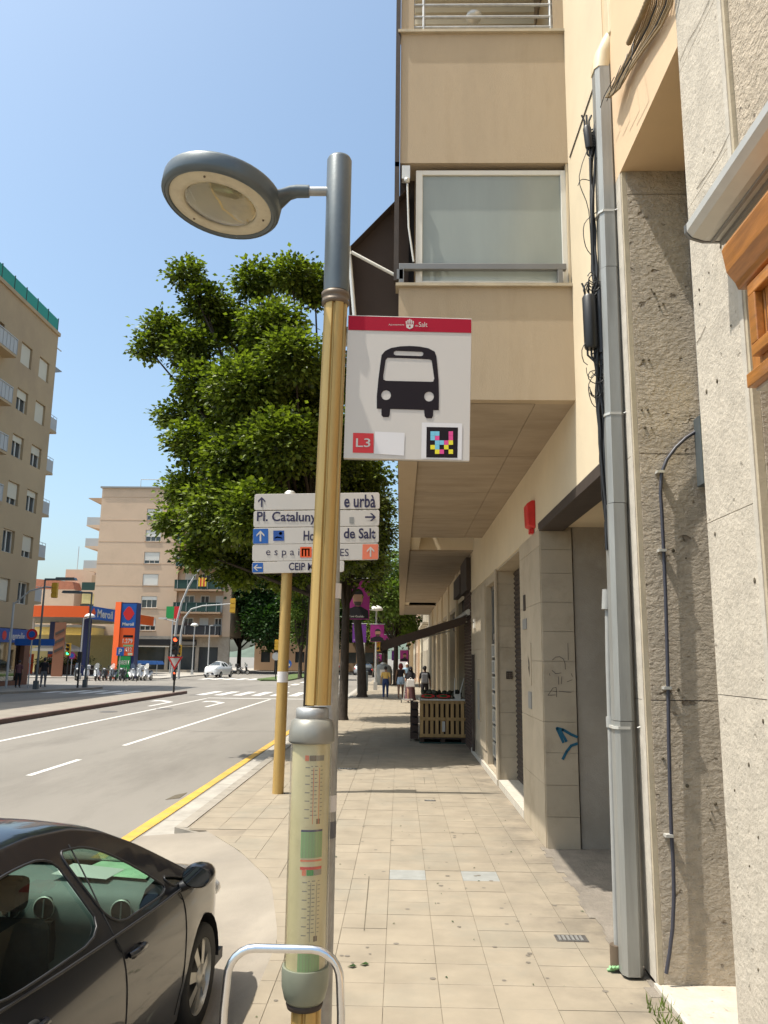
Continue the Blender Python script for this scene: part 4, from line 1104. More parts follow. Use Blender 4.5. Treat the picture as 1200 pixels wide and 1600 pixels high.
bus = [(659, 500), (659, 440), (667, 352), (677, 275), (683, 235), (700, 215), (730, 200), (775, 192), (822, 190), (870, 193), (915, 202), (945, 218), (953, 240), (958, 290), (964, 355), (966, 440), (965, 507), (938, 507), (937, 535), (930, 547), (904, 547), (895, 537), (893, 506), (725, 501), (723, 530), (717, 541), (690, 541), (682, 532), (682, 500)]
wn = [(713, 248), (918, 256), (930, 262), (943, 350), (938, 366), (925, 367), (705, 362), (692, 356), (691, 340), (703, 258)]
mq = [(754, 214), (880, 219), (889, 224), (888, 236), (878, 240), (752, 236), (743, 231), (744, 219)]
pr(bus, 'ink black', 'bus_symbol', (wn, mq, circ(705, 433, 24, 22), circ(917, 440, 24, 22)))
pr([(542, 619), (644, 622), (643, 719), (540, 717)], 'red', 'line_patch')
p0, p1 = Z4(556, 690), Z4(628, 647)
text('L3', 'sign white', sg, (p0[0], 3.470, p0[1]), width=p1[0]-p0[0], height=p1[1]-p0[1], bold=.01)
pr([(650, 613), (797, 619), (793, 732), (646, 722)], 'sticker white', 'blank_sticker')
pr([(882, 568), (1081, 573), (1078, 752), (878, 746)], 'sticker white', 'square_sticker')
pr([(905, 590), (1060, 593), (1057, 743), (903, 741)], 'ink black', 'colour_tag', (), .0018)
cw = 22.4
for cx_, cy_, m in ((0, 0, 'cyan'), (1, 0, 'cyan'), (0, 1, 'cyan'), (1, 1, 'magenta'), (4, 0, 'magenta'), (4, 1, 'magenta'), (1, 2, 'cyan'), (2, 2, 'cyan'), (3, 2, 'magenta'), (4, 2, 'code yellow'), (0, 3, 'code yellow'), (1, 3, 'cyan'), (3, 3, 'code yellow'), (1, 4, 'code yellow'), (2, 4, 'magenta'), (4, 4, 'code yellow')):
    x = 924+cx_*cw; y = 612+cy_*cw; pr(rect(x, x+cw-.6, y, y+cw-.6), m, 'colour_square', (), .0024)
a, b = Z4(717, 92), Z4(795, 82); text('Ajuntament', 'sign white', sg, (a[0], 3.4705, a[1]), width=b[0]-a[0], height=.0105)
a, b = Z4(848, 95), Z4(863, 82); text('de', 'sign white', sg, (a[0], 3.4705, a[1]), width=b[0]-a[0], height=.0085)
a, b = Z4(866, 97), Z4(909, 73); text('Salt', 'sign white', sg, (a[0], 3.4705, a[1]), width=b[0]-a[0], height=b[1]-a[1])
pr([(803, 84), (806, 100), (822, 108), (838, 100), (841, 84)], 'sign white', 'emblem', (), .002)
for k in range(5):
    x = 805+k*8.5; top = [66, 60, 56, 60, 66][k]; pr([(x-1.8, 82), (x-3.4, top+4), (x, top), (x+3.4, top+4), (x+1.8, 82)], 'sign white', 'emblem_crown', (), .002)
pr([(818, 90), (826, 90), (826, 97), (822, 100), (818, 97)], 'sign red', 'emblem_shield', (), .0028)

# ------------------------------------------------ tubular hoop in front
hp_ = thing('tubular_hoop', 'bent chrome tube hoop in front of the timetable pole', 'hoop barrier', (-.39, 3.0, 0))
H = []
for x, z in ((-.215, 0), (-.207, .80), (-.200, .90)): H.append((x, 0, z))
for k in range(7):
    a = PI-k*PI/2/6; H.append((-.105+.095*math.cos(a), 0, .905+.095*math.sin(a)))
for k in range(7):
    a = PI/2-k*PI/2/6; H.append((.092+.10*math.cos(a), 0, .90+.10*math.sin(a)))
H += [(.198, 0, .80), (.205, 0, 0)]
MB().tube(H, .0145, 14).build('tube', 'chrome tube', hp_)
for x in (-.215, .205): MB().lathe([(.04, 0), (.04, .012)], (x, 0, 0), 16).build('foot_plate', 'galvanised', hp_)

# ------------------------------------------------ direction signs
DY = 12.4
dp = thing('direction_signpost', 'tan round signpost carrying five stacked white direction signs', 'signpost', (-1.80, DY, 0))
MB().tube([(0, 0, 0), (.03, 0, 4.5)], .085, 24).build('post', 'pole yellow', dp)
MB().lathe([(.088, 4.5), (.088, 4.57), (.06, 4.6)], (.03, 0, 0), 20).build('post_cap', 'pale aluminium', dp)
p = aY(443, 1066, DY); mb = MB(); v = []
for i in range(8):
    a = math.radians(-150+i*20); v += [(.088*math.cos(a)+.01, .088*math.sin(a), p.z), (.088*math.cos(a)+.01, .088*math.sin(a), p.z+.16)]
mb.add(v, [(2*i, 2*i+2, 2*i+3, 2*i+1) for i in range(7)], True).build('sticker', 'sticker white', dp)
yf = DY-.115
def Zs(x, y): q = aY(x, y, yf-.012); return (q.x, q.z)
def TD(u, v, o): return (u, yf-.012-o, v)
rows = [((398, 772), (593, 769.5), (593.5, 795), (397, 797)), ((396.5, 798.5), (593, 796.5), (592.5, 821.5), (396, 824)), ((395.5, 825), (592, 822.5), (592, 848), (395, 850.5)), ((394.5, 851), (592, 849), (591.5, 874.5), (394, 877)), ((394, 878), (538, 876), (537.5, 893.5), (394, 896))]
plates = []
for k, c in enumerate(rows):
    P = [Zs(*q) for q in c]
    def rc(P, r=.035):
        o = []
        n = len(P)
        for i in range(n):
            a, b, c_ = Vector(P[i-1]), Vector(P[i]), Vector(P[(i+1) % n])
            u, v = (a-b).normalized()*r, (c_-b).normalized()*r
            for t in (0, .3, .7, 1): o.append(tuple(b+u*(1-t)**2+v*t**2))
        return o
    o = MB().prism(rc(P), 'y', yf-.011, yf+.03).build('sign_plate', 'sign white', dp, w=True, bevel=.004); plates.append((o, P))
def onp(k, m, pts, name): return flat([Zs(*q) for q in pts], [], m, plates[k][0], name, TD, .002)
def arrow(k, x, y, s, d, m):
    R = {'u': lambda a, b: (x+a, y-b), 'r': lambda a, b: (x+b, y+a), 'l': lambda a, b: (x-b, y-a)}[d]
    w_ = s*.075
    for pts in ([(-w_, -s*.5), (w_, -s*.5), (w_, s*.40), (-w_, s*.40)], [(0, s*.5), (-s*.36, s*.12), (-s*.36, s*.12-w_*2.4), (0, s*.5-w_*2.6), (s*.36, s*.12-w_*2.4), (s*.36, s*.12)]):
        flat([Zs(*R(*q)) for q in pts], [], m, plates[k][0], 'arrow', TD, .0045 if len(pts) == 4 else .005)
def word(k, s, x0, y1, x1, y0, m='ink navy', **kw):
    a, b = Zs(x0, y1), Zs(x1, y0); text(s, m, plates[k][0], (a[0], yf-.016, a[1]), width=b[0]-a[0], height=b[1]-a[1], **kw)
arrow(0, 409, 784.5, 16, 'u', 'ink navy'); word(0, 'e urbà', 537.5, 793, 587, 773, bold=.02)
word(1, 'Pl. Catalunya', 401, 819, 503, 800, bold=.02); arrow(1, 579, 808, 17, 'r', 'ink navy')
onp(1, 'grey trim', [(546, 808), (553, 808), (553, 818), (546, 818)], 'smudge')
onp(2, 'sign blue', [(395.5, 826.5), (419, 826), (419, 849), (395.5, 849.5)], 'blue_field'); arrow(2, 407, 837.5, 17, 'u', 'sign white')
onp(2, 'shop blue', [(427, 829), (444, 829), (444, 845), (427, 845)], 'emblem_field')
onp(2, 'sign white', [(429, 840), (433, 838), (441, 840), (441, 841.5), (433, 840.5), (429, 842)], 'emblem_wave'); onp(2, 'magenta', circ(438.5, 833.5, 2.6, 10), 'emblem_dot')
word(2, 'Ho', 474, 845, 492, 829.5, bold=.02); word(2, 'de Salt', 537, 841.5, 587, 825.5, bold=.02)
word(3, 'espai', 415.5, 871, 468, 857.5, spacing=1.6)
onp(3, 'orange red', [(469, 854.5), (487, 854.5), (487, 871), (469, 871)], 'emblem_field')
for k in range(3): onp(3, 'flag yellow', [(471.5+k*5, 869), (471.5+k*5, 859), (473.8+k*5, 859), (473.8+k*5, 869)], 'emblem_bar')
onp(3, 'flag yellow', [(471.5, 857), (484, 857), (484, 859.2), (471.5, 859.2)], 'emblem_roof')
onp(3, 'salmon', [(566.5, 850.5), (591, 850.2), (590.5, 873.5), (566, 874)], 'salmon_field'); arrow(3, 579, 862, 16, 'u', 'sign white'); word(3, 'ES', 531.5, 869, 545, 857.5)
onp(4, 'sign blue', [(394.5, 879.5), (411, 879.3), (411, 894), (394.5, 894.3)], 'blue_field'); arrow(4, 402.5, 887, 13, 'l', 'sign white'); word(4, 'CEIP M', 451, 891, 490, 879.5, bold=.02)
for z in (3.45, 4.45): MB().box(-.12, .18, -.11, .09, z-.03, z+.03).build('clamp', 'pale aluminium', dp)
# ================================================================ TREES
def leaves(mb_v, mb_f, c, r, n, rnd, ls, spray=10, sq=(1, 1, .85)):
    """a lobe of leaf sprays round c; every leaf a folded kite"""
    for _ in range(max(1, n//spray)):
        while True:
            d = Vector((rnd.gauss(0, 1), rnd.gauss(0, 1), rnd.gauss(0, 1)))
            if d.length > .01: break
        d.normalize(); q = rnd.random()**.45
        p = Vector((c[0]+d.x*r*q*sq[0], c[1]+d.y*r*q*sq[1], c[2]+d.z*r*q*sq[2]))
        out_ = (d+Vector((0, 0, .35))).normalized()
        for _k in range(spray):
            e = Vector((rnd.gauss(0, 1), rnd.gauss(0, 1), rnd.gauss(0, .6)))
            lp = p+e*ls*1.25
            ax = (out_*.5+e*.55+Vector((0, 0, -.35))).normalized()
            nrm = (Vector((rnd.gauss(0, .5), rnd.gauss(0, .5), 1)))
            sd = ax.cross(nrm)
            if sd.length < .05: sd = ax.orthogonal()
            sd.normalize(); L = ls*rnd.uniform(.7, 1.25); Wd = L*.42
            up = sd.cross(ax)*L*.12
            o = len(mb_v)
            a = lp; b = lp+ax*L; m1 = lp+ax*L*.42+sd*Wd+up; m2 = lp+ax*L*.42-sd*Wd+up
            mb_v += [tuple(a), tuple(m1), tuple(b), tuple(m2)]
            mb_f.append((o, o+1, o+2)); mb_f.append((o, o+2, o+3))
def tree(name, label, x, y, lobes, nleaf, ls, trunk_r, h, mleaf='leaf', group=None, lean=(0, 0), seed=1, cat='tree', baseoff=0):
    rnd = random.Random(seed)
    t = thing(name, label, cat, (x, y, baseoff), 0, group)
    top = Vector((lean[0], lean[1], h))
    tr = MB(); pts = [(0, 0, 0), (0, 0, .15), (lean[0]*.2+rnd.uniform(-.04, .04), lean[1]*.3, h*.35), (lean[0]*.6, lean[1]*.6, h*.7), tuple(top)]
    tr.tube(pts, [trunk_r*1.35, trunk_r*1.05, trunk_r*.95, trunk_r*.85, trunk_r*.7], 12)
    tr.build('trunk', 'bark', t)
    for k, (c, r) in enumerate(lobes):
        c = Vector(c); b = top.lerp(c, .0)
        st = Vector((lean[0]*.7, lean[1]*.7, h*rnd.uniform(.7, 1)))
        mid = st.lerp(c, .5)+Vector((rnd.uniform(-.2, .2), rnd.uniform(-.2, .2), rnd.uniform(-.1, .35)))
        MB().tube([st, mid, c, c+(c-mid).normalized()*r*.6], [trunk_r*.42, trunk_r*.28, trunk_r*.15, trunk_r*.05], 7).build('limb', 'bark', t)
    tot = sum(r**2 for _, r in lobes); V = []; F = []
    for c, r in lobes: leaves(V, F, c, r, int(nleaf*r*r/tot), rnd, ls)
    me = bpy.data.meshes.new('crown'); me.from_pydata(V, [], F); me.materials.append(MT[mleaf])
    me.materials.append(MT['leaf dark'])
    o = bpy.data.objects.new('crown', me); COL.objects.link(o); o.parent = t; o['kind'] = 'stuff'
    return t
# the big tree behind the signposts, lobes read off its outline
TY = 17.6; tx = -1.95
lob = [(290, 428, 27, 0), (318, 470, 34, .2), (258, 520, 40, .3), (232, 545, 22, .3), (300, 545, 40, 0), (398, 440, 38, .4), (455, 430, 36, 0), (492, 448, 42, .6), (350, 505, 48, .9), (430, 515, 58, -.6), (315, 600, 42, -.3), (385, 610, 66, -1.2), (470, 620, 66, 0), (272, 648, 24, .2), (305, 690, 46, -.5), (380, 720, 72, -1.0), (470, 740, 72, .7), (292, 765, 40, .2), (350, 800, 66, -1.1), (440, 830, 70, -.2), (268, 815, 25, -.4), (310, 862, 34, -.6), (370, 885, 42, .2), (450, 890, 45, .5), (520, 700, 60, 1.0), (520, 590, 50, .9),
       (400, 560, 60, 2.0), (400, 680, 70, 2.3), (420, 790, 70, 2.4), (330, 640, 50, 1.9), (520, 810, 50, .8), (440, 690, 60, -2.0), (460, 560, 50, -1.7), (400, 800, 55, -2.1), (535, 860, 42, 1.4), (500, 890, 34, 0)]
L = []
for x, y, r, dy in lob:
    p = aY(x, y, TY+dy); L.append(((p.x-tx, p.y-TY, p.z), r/80.0))
tree('street_tree', 'large leafy street tree standing just beyond the signpost', tx, TY, L, 125000, .108, .12, 4.6, 'leaf', 'street trees along the right pavement', (.05, 0), 3)
def autolobes(rnd, cx, cz, rx, rz, n, r):
    o = []
    for _ in range(n):
        while True:
            a = (rnd.uniform(-1, 1), rnd.uniform(-1, 1), rnd.uniform(-1, 1))
            if sum(q*q for q in a) < 1: break
        k = 1-.25*(a[2] < -.3)
        o.append(((cx+a[0]*rx*k, a[1]*rx*k, cz+a[2]*rz), r*rnd.uniform(.7, 1.2)))
    return o
rn = random.Random(21)
TR = 'street trees along the right pavement'
tree('street_tree', 'dark-trunked street tree with its crown reaching out behind the bus sign', -1.85, 26.8, autolobes(rn, -.2, 6.9, 1.3, 2.1, 18, .95)+[((.85, 0, 7.0), .55), ((1.0, 0, 5.3), .5), ((.5, 0, 7.9), .6), ((1.15, .2, 6.2), .5), ((.95, 0, 4.6), .4)], 30000, .13, .15, 4.6, 'leaf', TR, (.05, 0), 5)
tree('street_tree', 'street tree whose trunk stands hidden behind the bus stop pole', -1.95, 21.8, autolobes(rn, -.4, 7.1, 1.6, 2.0, 18, 1.0), 34000, .12, .14, 4.8, 'leaf', TR, (0, 0), 4)
tree('street_tree', 'street tree with a thick leaning trunk beside the second walking woman', -1.95, 42.5, autolobes(rn, -.6, 7.2, 2.8, 2.6, 16, 1.2), 18000, .18, .24, 5.0, 'leaf', TR, (-.45, 0), 6)
tree('street_tree', 'lighter green tree over the pavement past the fruit stand awning', -.3, 62, autolobes(rn, -.2, 7.2, 3.8, 2.9, 18, 1.5), 15000, .26, .2, 3.6, 'leaf light', TR, (0, 0), 8)
tree('street_tree', 'hazy green tree half way down the right pavement', -1.6, 84, autolobes(rn, .6, 7.5, 4.4, 3.2, 16, 1.8), 9000, .34, .22, 3.6, 'leaf', TR, (0, 0), 9)
tree('street_tree', 'far tree closing the right pavement', -2.5, 120, autolobes(rn, .5, 8, 5, 4, 14, 2.4), 7000, .5, .25, 3.6, 'leaf light', TR, (0, 0), 10)
tree('avenue_tree', 'bright young tree behind the post of the direction signs', -9.6, 78, autolobes(rn, 0, 7.0, 2.4, 3.2, 14, 1.2), 9000, .28, .2, 3, 'leaf light', 'trees across the junction', (0, 0), 12)
tree('avenue_tree', 'big dark tree shading the far apartment block', -21.5, 108, autolobes(rn, 0, 9.5, 6.0, 5.0, 22, 2.3), 14000, .45, .3, 4, 'leaf dark', 'trees across the junction', (0, 0), 13)
tree('avenue_tree', 'dark tree in the middle of the row across the junction', -15.5, 102, autolobes(rn, 0, 9.5, 5.0, 5.5, 20, 2.3), 13000, .42, .3, 4, 'leaf dark', 'trees across the junction', (0, 0), 14)
tree('avenue_tree', 'dark tree right of the signpost across the junction', -10.5, 112, autolobes(rn, 0, 9.0, 5.5, 5.5, 20, 2.4), 12000, .46, .3, 4, 'leaf dark', 'trees across the junction', (0, 0), 15)
tree('avenue_tree', 'distant tree over the carriageway beyond the junction', -5.2, 150, autolobes(rn, 0, 9, 5, 5, 14, 2.6), 7000, .6, .3, 4, 'leaf', 'trees across the junction', (0, 0), 16)
# ================================================================ LEFT APARTMENT BUILDING
LX = -24.6; LY = 53.3
bl = thing('apartment_building', 'tall drab tan apartment block at the left with green netting on its roof', 'building', (LX, LY, 0))
def T_l(u, d, z): return (LX-d, u, z)
rowsz = [21.2, 18.1, 15.05, 12.0, 8.95, 5.9]
op = []
for z in rowsz:
    op += [(50.85, 52.35, z-.72, z+.72), (48.25, 49.75, z-.72, z+.72), (42.9, 45.9, z-1.1, z+.8), (40.0, 41.5, z-.72, z+.72), (37, 38.5, z-.72, z+.72)]
w = MB(T_l); holes(w, 20, LY, 3.6, 24.35, 0, .35, op)
w.build('wall', 'building tan', bl, w=True)
MB().box(LX-14, LX-.36, 20, LY, 3.6, 24.3).build('core', 'building tan', bl, w=True)
MB().box(LX-14.3, LX+.12, 19.8, LY+.1, 24.35, 24.6).build('cornice', 'building tan', bl, w=True)
for i, z in enumerate(rowsz):
    for j, (a, b) in enumerate(((50.85, 52.35), (48.25, 49.75), (40, 41.5), (37, 38.5))):
        f = MB(T_l); f.box(a, a+.07, .18, .25, z-.72, z+.72); f.box(b-.07, b, .18, .25, z-.72, z+.72); f.box(a+.07, b-.07, .18, .25, z+.65, z+.72); f.box(a+.07, b-.07, .18, .25, z-.72, z-.66); f.box((a+b)/2-.04, (a+b)/2+.04, .17, .24, z-.66, z+.65)
        fo = f.build('window', 'white frame', bl, w=True)
        MB(T_l).box(a+.07, b-.07, .26, .28, z-.66, z+.65).build('pane', 'window glass', fo, w=True)
        dn = [1.3, 1.3, .5, .35, .95, .25][(i+j) % 6] if j < 2 else .6
        if i == 0: dn = 1.3
        if dn > .3: MB(T_l).box(a+.07, b-.07, .12, .16, z+.65-dn, z+.65).build('shutter', 'shutter cream', fo, w=True)
    bx = MB(T_l); bx.box(42.6, 46.2, -.8, 0, z-1.25, z-1.1)
    bal = bx.build('balcony', 'building tan', bl, w=True)
    rl = MB(T_l)
    for k in range(9): rl.box(42.65+k*.44, 42.67+k*.44, -.80, -.78, z-1.1, z-.1)
    rl.box(42.6, 46.2, -.77, -.74, z-1.05, z-.15); rl.box(42.6, 46.2, -.81, -.76, z-.12, z-.06)
    rl.box(46.14, 46.2, -.74, 0, z-1.05, z-.06)
    rl.build('railing', 'rail grey', bal, w=True)
    MB(T_l).box(43.0, 45.8, .3, .32, z-1.05, z+.8).build('balcony_door', 'window glass', bl, w=True)
    # balconies on the far side, seen end-on past the corner
    if i:
        zz = z+.25
        e = MB().box(LX-5, LX-.3, LY, LY+1.7, zz-.75, zz-.6); e.prism([(LY, zz-.95), (LY+1.65, zz-.75), (LY, zz-.75)], 'x', LX-.5, LX-.3)
        eb = e.build('balcony', 'building tan', bl, w=True)
        r2 = MB(); r2.box(LX-.34, LX-.30, LY+.05, LY+1.65, zz-.6, zz+.25); r2.box(LX-5, LX-.34, LY+1.62, LY+1.66, zz-.6, zz+.25)
        r2.box(LX-.33, LX-.31, LY+.02, LY+1.67, zz+.40, zz+.43)
        for k in range(4): r2.box(LX-.33, LX-.31, LY+.05+k*.52, LY+.08+k*.52, zz+.25, zz+.42)
        r2.build('railing', 'rail grey', eb, w=True)
MB().prism([(LY, 21.6), (LY+1.7, 22.3), (LY+1.7, 22.36), (LY, 22.3)], 'x', LX-4, LX-.3).build('canopy', 'grey trim', bl, w=True)
MB().tube([(LX-.3, LY, 23.7), (LX-.3, LY+1.3, 23.75)], .04).build('pole', 'rail grey', bl, w=True)
for k in range(7):
    y = LY-1.3*k*1.25-.1
    MB().box(LX-.08, LX-.02, y-.06, y, 24.6, 25.65).build('netting_post', 'green rail', bl, w=True)
    if k < 6: MB().box(LX-.06, LX-.04, y-1.6, y-.07, 24.65, 25.55).build('roof_netting', 'green net', bl, w=True)
MB().prism([(LX-2.4, 24.6), (LX-2.4, 26.0), (LX-7, 27.0), (LX-7, 24.6)], 'y', 30, 46.8).build('rooftop_room', 'building tan', bl, w=True)
# ground floor shop
MB().box(LX-14, LX-.4, 20, LY-.2, 0, 3.6).build('ground_floor', 'plaster grey', bl, w=True)
MB().box(LX-.05, LX+.0, 52.5, LY, 0, 3.6).build('corner_pier', 'brown pier', bl, w=True)
MB().box(LX-.4, LX-.05, 52.5, LY, 0, 3.6).build('corner_pier', 'brown pier', bl, w=True)
ss = MB().box(LX-.02, LX+.12, 44, 52.45, 2.7, 3.55).build('shop_fascia', 'shop blue', bl, w=True)
text('Dentalis', 'sign white', ss, (LX+.125, 50.0, 2.85), width=2.1, height=.5, normal='+x', bold=.02)
MB().prism([(49.4+.28*math.cos(a), 3.12+.28*math.sin(a)) for a in [i*PI/6 for i in range(12)]], 'x', LX+.121, LX+.13).build('round_emblem', 'red', ss, w=True)
MB().box(LX-.30, LX-.28, 44, 52.5, .3, 2.7).build('shop_window', 'shop glass', bl, w=True)
MB().box(LX-.1, LX+.0, 44, 52.5, .0, .3).build('brown_base', 'brown pier', bl, w=True)
for y in (44, 46.3, 49.0): MB().box(LX-.12, LX-.02, y, y+.28, .3, 2.7).build('blue_pillar', 'shop blue', bl, w=True)
for (y, z, r, m) in ((50.6, 1.3, .35, 'flag yellow'), (51.5, 1.2, .5, 'shutter white'), (50.2, .7, .3, 'green print'), (51.7, .6, .3, 'parasol')):
    MB().ball((LX-.37, y, z), (.06, r, r)).build('window_display', m, bl, w=True)

# ================================================================ FAR APARTMENT BUILDING
BY = 100.0
b2 = thing('apartment_building', 'beige six-storey apartment block across the junction with recessed green balconies', 'building', (-33, BY, 0))
def T_f(u, d, z): return (u, BY+d, z)
xl, xc, xr = -38.6, -28.15, -21.2
def convx(z): return 0
fz = [19.8, 17.05, 14.2, 11.4, 8.6, 5.8]
op = [(-32.6, -30.6, z-.75, z+.75) for z in fz]
w = MB(T_f); holes(w, xl, xc, 4.4, 23.2, 0, .3, op); w.build('wall', 'building beige', b2, w=True)
MB().box(xl, xr, BY+.32, BY+16, 4.4, 23.1).build('core', 'building beige', b2, w=True)
for z in (22.0, 19.0, 16.2, 13.4, 10.6, 7.7): MB(T_f).box(xl, xc, -.02, 0, z, z+.03).build('floor_line', 'building recess', b2, w=True)
MB().box(xl-.2, xc+1.2, BY-.2, BY+16, 23.2, 23.4).build('roof_slab', 'grey trim', b2, w=True)
for i, z in enumerate(fz):
    a, b = -32.6, -30.6
    f = MB(T_f); f.box(a, a+.08, .12, .2, z-.75, z+.75); f.box(b-.08, b, .12, .2, z-.75, z+.75); f.box(a+.08, b-.08, .12, .2, z+.66, z+.75); f.box(a+.08, b-.08, .12, .2, z-.75, z-.67); f.box(a+.65, a+.72, .12, .2, z-.67, z+.66); f.box(b-.72, b-.65, .12, .2, z-.67, z+.66)
    fo = f.build('window', 'white frame', b2, w=True)
    MB(T_f).box(a+.08, b-.08, .21, .23, z-.67, z+.66).build('pane', 'window glass', fo, w=True)
    dn = [.85, .8, 1.0, 1.32, .4, .85][i]
    MB(T_f).box(a+.08, b-.08, .06, .10, z+.66-dn, z+.66).build('shutter', 'shutter white', fo, w=True)
    MB(T_f).box(a-.1, b+.1, -.08, .05, z-.82, z-.76).build('sill', 'building recess', fo, w=True)
# balcony bays on the right
MB(T_f).box(xr-1.0, xr, -.2, .3, 4.4, 23.2).build('side_fin', 'building beige', b2, w=True)
for i, z in enumerate(fz):
    s = MB(T_f).box(xc+.02, xr-1.0, -1.5, .3, z-1.45, z-1.25).build('balcony', 'building recess', b2, w=True)
    r = MB(T_f)
    r.box(xc+.05, xr-1.02, -1.46, -1.42, z-1.2, z-.15)
    r.box(xc+.05, xr-1.02, -1.5, -1.38, z-.15, z-.08)
    r.build('railing', 'green rail' if i != 5 else 'dark metal', s, w=True)
    for k in range(5): MB(T_f).box(xc+.4+k*1.25, xc+.45+k*1.25, -1.5, -1.461, z-1.2, z-.15).build('railing_post', 'rail grey', s, w=True)
    for k, (u, wd) in enumerate(((xc+.9, 1.3), (xc+3.0, 1.1), (xc+4.9, .9))):
        f = MB(T_f); f.box(u, u+.08, .26, .31, z-1.2, z+.9); f.box(u+wd-.08, u+wd, .26, .31, z-1.2, z+.9); f.box(u+.08, u+wd-.08, .26, .31, z+.8, z+.9)
        f.box(u+wd/2-.04, u+wd/2+.04, .26, .31, z-1.2, z+.8)
        fo = f.build('balcony_door', 'white frame', b2, w=True)
        MB(T_f).box(u+.08, u+wd-.08, .29, .315, z-1.2, z+.8).build('pane', 'window glass' if (i+k) % 3 else 'shutter white', fo, w=True)
# balconies on the left flank, end-on
for i, z in enumerate(fz[:5]+[5.2]):
    e = MB(); e.prism([(xl, z-1.9), (xl-1.9, z-1.5), (xl-1.9, z-1.35), (xl, z-1.35)], 'y', BY+.5, BY+5)
    eb = e.build('balcony', 'building beige', b2, w=True)
    r = MB(); r.box(xl-1.88, xl, BY+.5, BY+.54, z-1.35, z-.35); r.box(xl-1.9, xl-1.86, BY+.54, BY+5, z-1.35, z-.35)
    r.build('railing', ['rail grey', 'rail grey', 'rail grey', 'green rail', 'green rail', 'green rail'][i], eb, w=True)
MB().box(xl-1.8, xl, BY+.6, BY+.65, 8.35, 10.0).build('sun_blind', 'yellow panel', b2, w=True)
MB().prism([(xl, 21.2), (xl-1.9, 21.9), (xl-1.9, 21.98), (xl, 22.0)], 'y', BY+.5, BY+5).build('top_canopy', 'building recess', b2, w=True)
rf = MB().prism([(-32, 23.4), (-26.8, 25.6), (-21, 23.4)], 'y', BY+2, BY+9).build('tiled_roof', 'roof tile', b2, w=True)
MB().box(-27.2, -26.2, BY+2.2, BY+3.2, 23.4, 25.9).build('chimney', 'roof tile', rf, w=True)
MB().tube([(-34, BY+1, 23.4), (-34, BY+1, 24.6), (-31.2, BY+1, 24.6)], .05).build('roof_pole', 'rail grey', b2, w=True)
# ground floor
w = MB(T_f); holes(w, xl, xr, 0, 4.4, 0, .3, [(-36, -33.6, 0, 3), (-32.8, -29.2, .3, 3.1), (-28.8, -25.4, .3, 3.1), (-25, -22.6, 0, 3.1)])
w.build('ground_floor_wall', 'plaster grey', b2, w=True)
MB(T_f).box(xl, xr, .31, .4, 0, 3.2).build('shop_window', 'window glass', b2, w=True)
MB(T_f).box(-32.9, -25.3, -.25, 0, 3.25, 4.0).build('shop_fascia', 'shop black', b2, w=True)
MB(T_f).box(-28.0, -25.4, -.28, -.25, 3.35, 3.75).build('shop_lettering_panel', 'grey trim', b2, w=True)
MB(T_f).box(-32.9, -28.6, -.5, -.1, 3.05, 3.15).build('awning_box', 'parasol', b2, w=True)
# flags hung on a balcony
fl = thing('balcony_flag', 'small orange and yellow striped flag hung over a green balcony', 'flag', (-24.6, BY-1.55, 11.2))
for k in range(5): MB().box(-.5+k*.2, -.5+(k+1)*.2, -.02, 0, -.7, .4).build('stripe', 'flag yellow' if k % 2 == 0 else 'flag red', fl)
# low buildings behind the station
lb_z = 1.32
lb = thing('low_building', 'low beige building with a water tower block on its roof beyond the station', 'building', (-55, 130, 0))
MB().box(-9, 1.5, 0, 10, 0, 9.6).build('wall', 'building beige', lb); MB().prism([(-9, 9.6), (1.5, 9.6), (1, 10.6), (-7, 11)], 'y', 0, 8).build('roof', 'roof tile', lb)
MB().box(-1.5, 3.4, 3, 8, 9.6, 12.4).build('roof_room', 'building beige', lb); MB().box(3.4, 6.4, 2, 9, 0, 11.6).build('annex', 'building recess', lb)
MB().box(4.6, 5.0, 4, 4.4, 11.6, 13.5).build('chimney', 'grey trim', lb)
MB().tube([(0, 4, 12.4), (0, 4, 15.5)], .06).build('antenna', 'rail grey', lb)
lb.scale = (1, 1, 1.3)
ya = thing('cafe_building', 'plain yellow wall behind the parasol of the cafe terrace', 'building', (-40, 96, 0))
MB().box(-7.5, 3.0, 0, 5, 0, 5.2).build('wall', 'yellow panel', ya); MB().box(-7.6, 3.1, -.1, 5, 5.2, 5.5).build('roof_edge', 'grey trim', ya); MB().box(.8, 2.0, -.03, 0, .2, 2.6).build('door', 'dark brown', ya)
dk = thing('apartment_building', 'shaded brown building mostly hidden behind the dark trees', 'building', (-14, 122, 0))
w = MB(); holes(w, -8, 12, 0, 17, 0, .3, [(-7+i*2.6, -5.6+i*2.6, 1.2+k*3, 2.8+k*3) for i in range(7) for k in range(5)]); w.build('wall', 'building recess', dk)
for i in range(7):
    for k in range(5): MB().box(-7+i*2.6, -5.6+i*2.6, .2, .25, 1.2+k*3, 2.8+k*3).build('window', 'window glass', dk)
MB().box(-8, 12, .31, 12, 0, 16.9).build('core', 'building recess', dk)
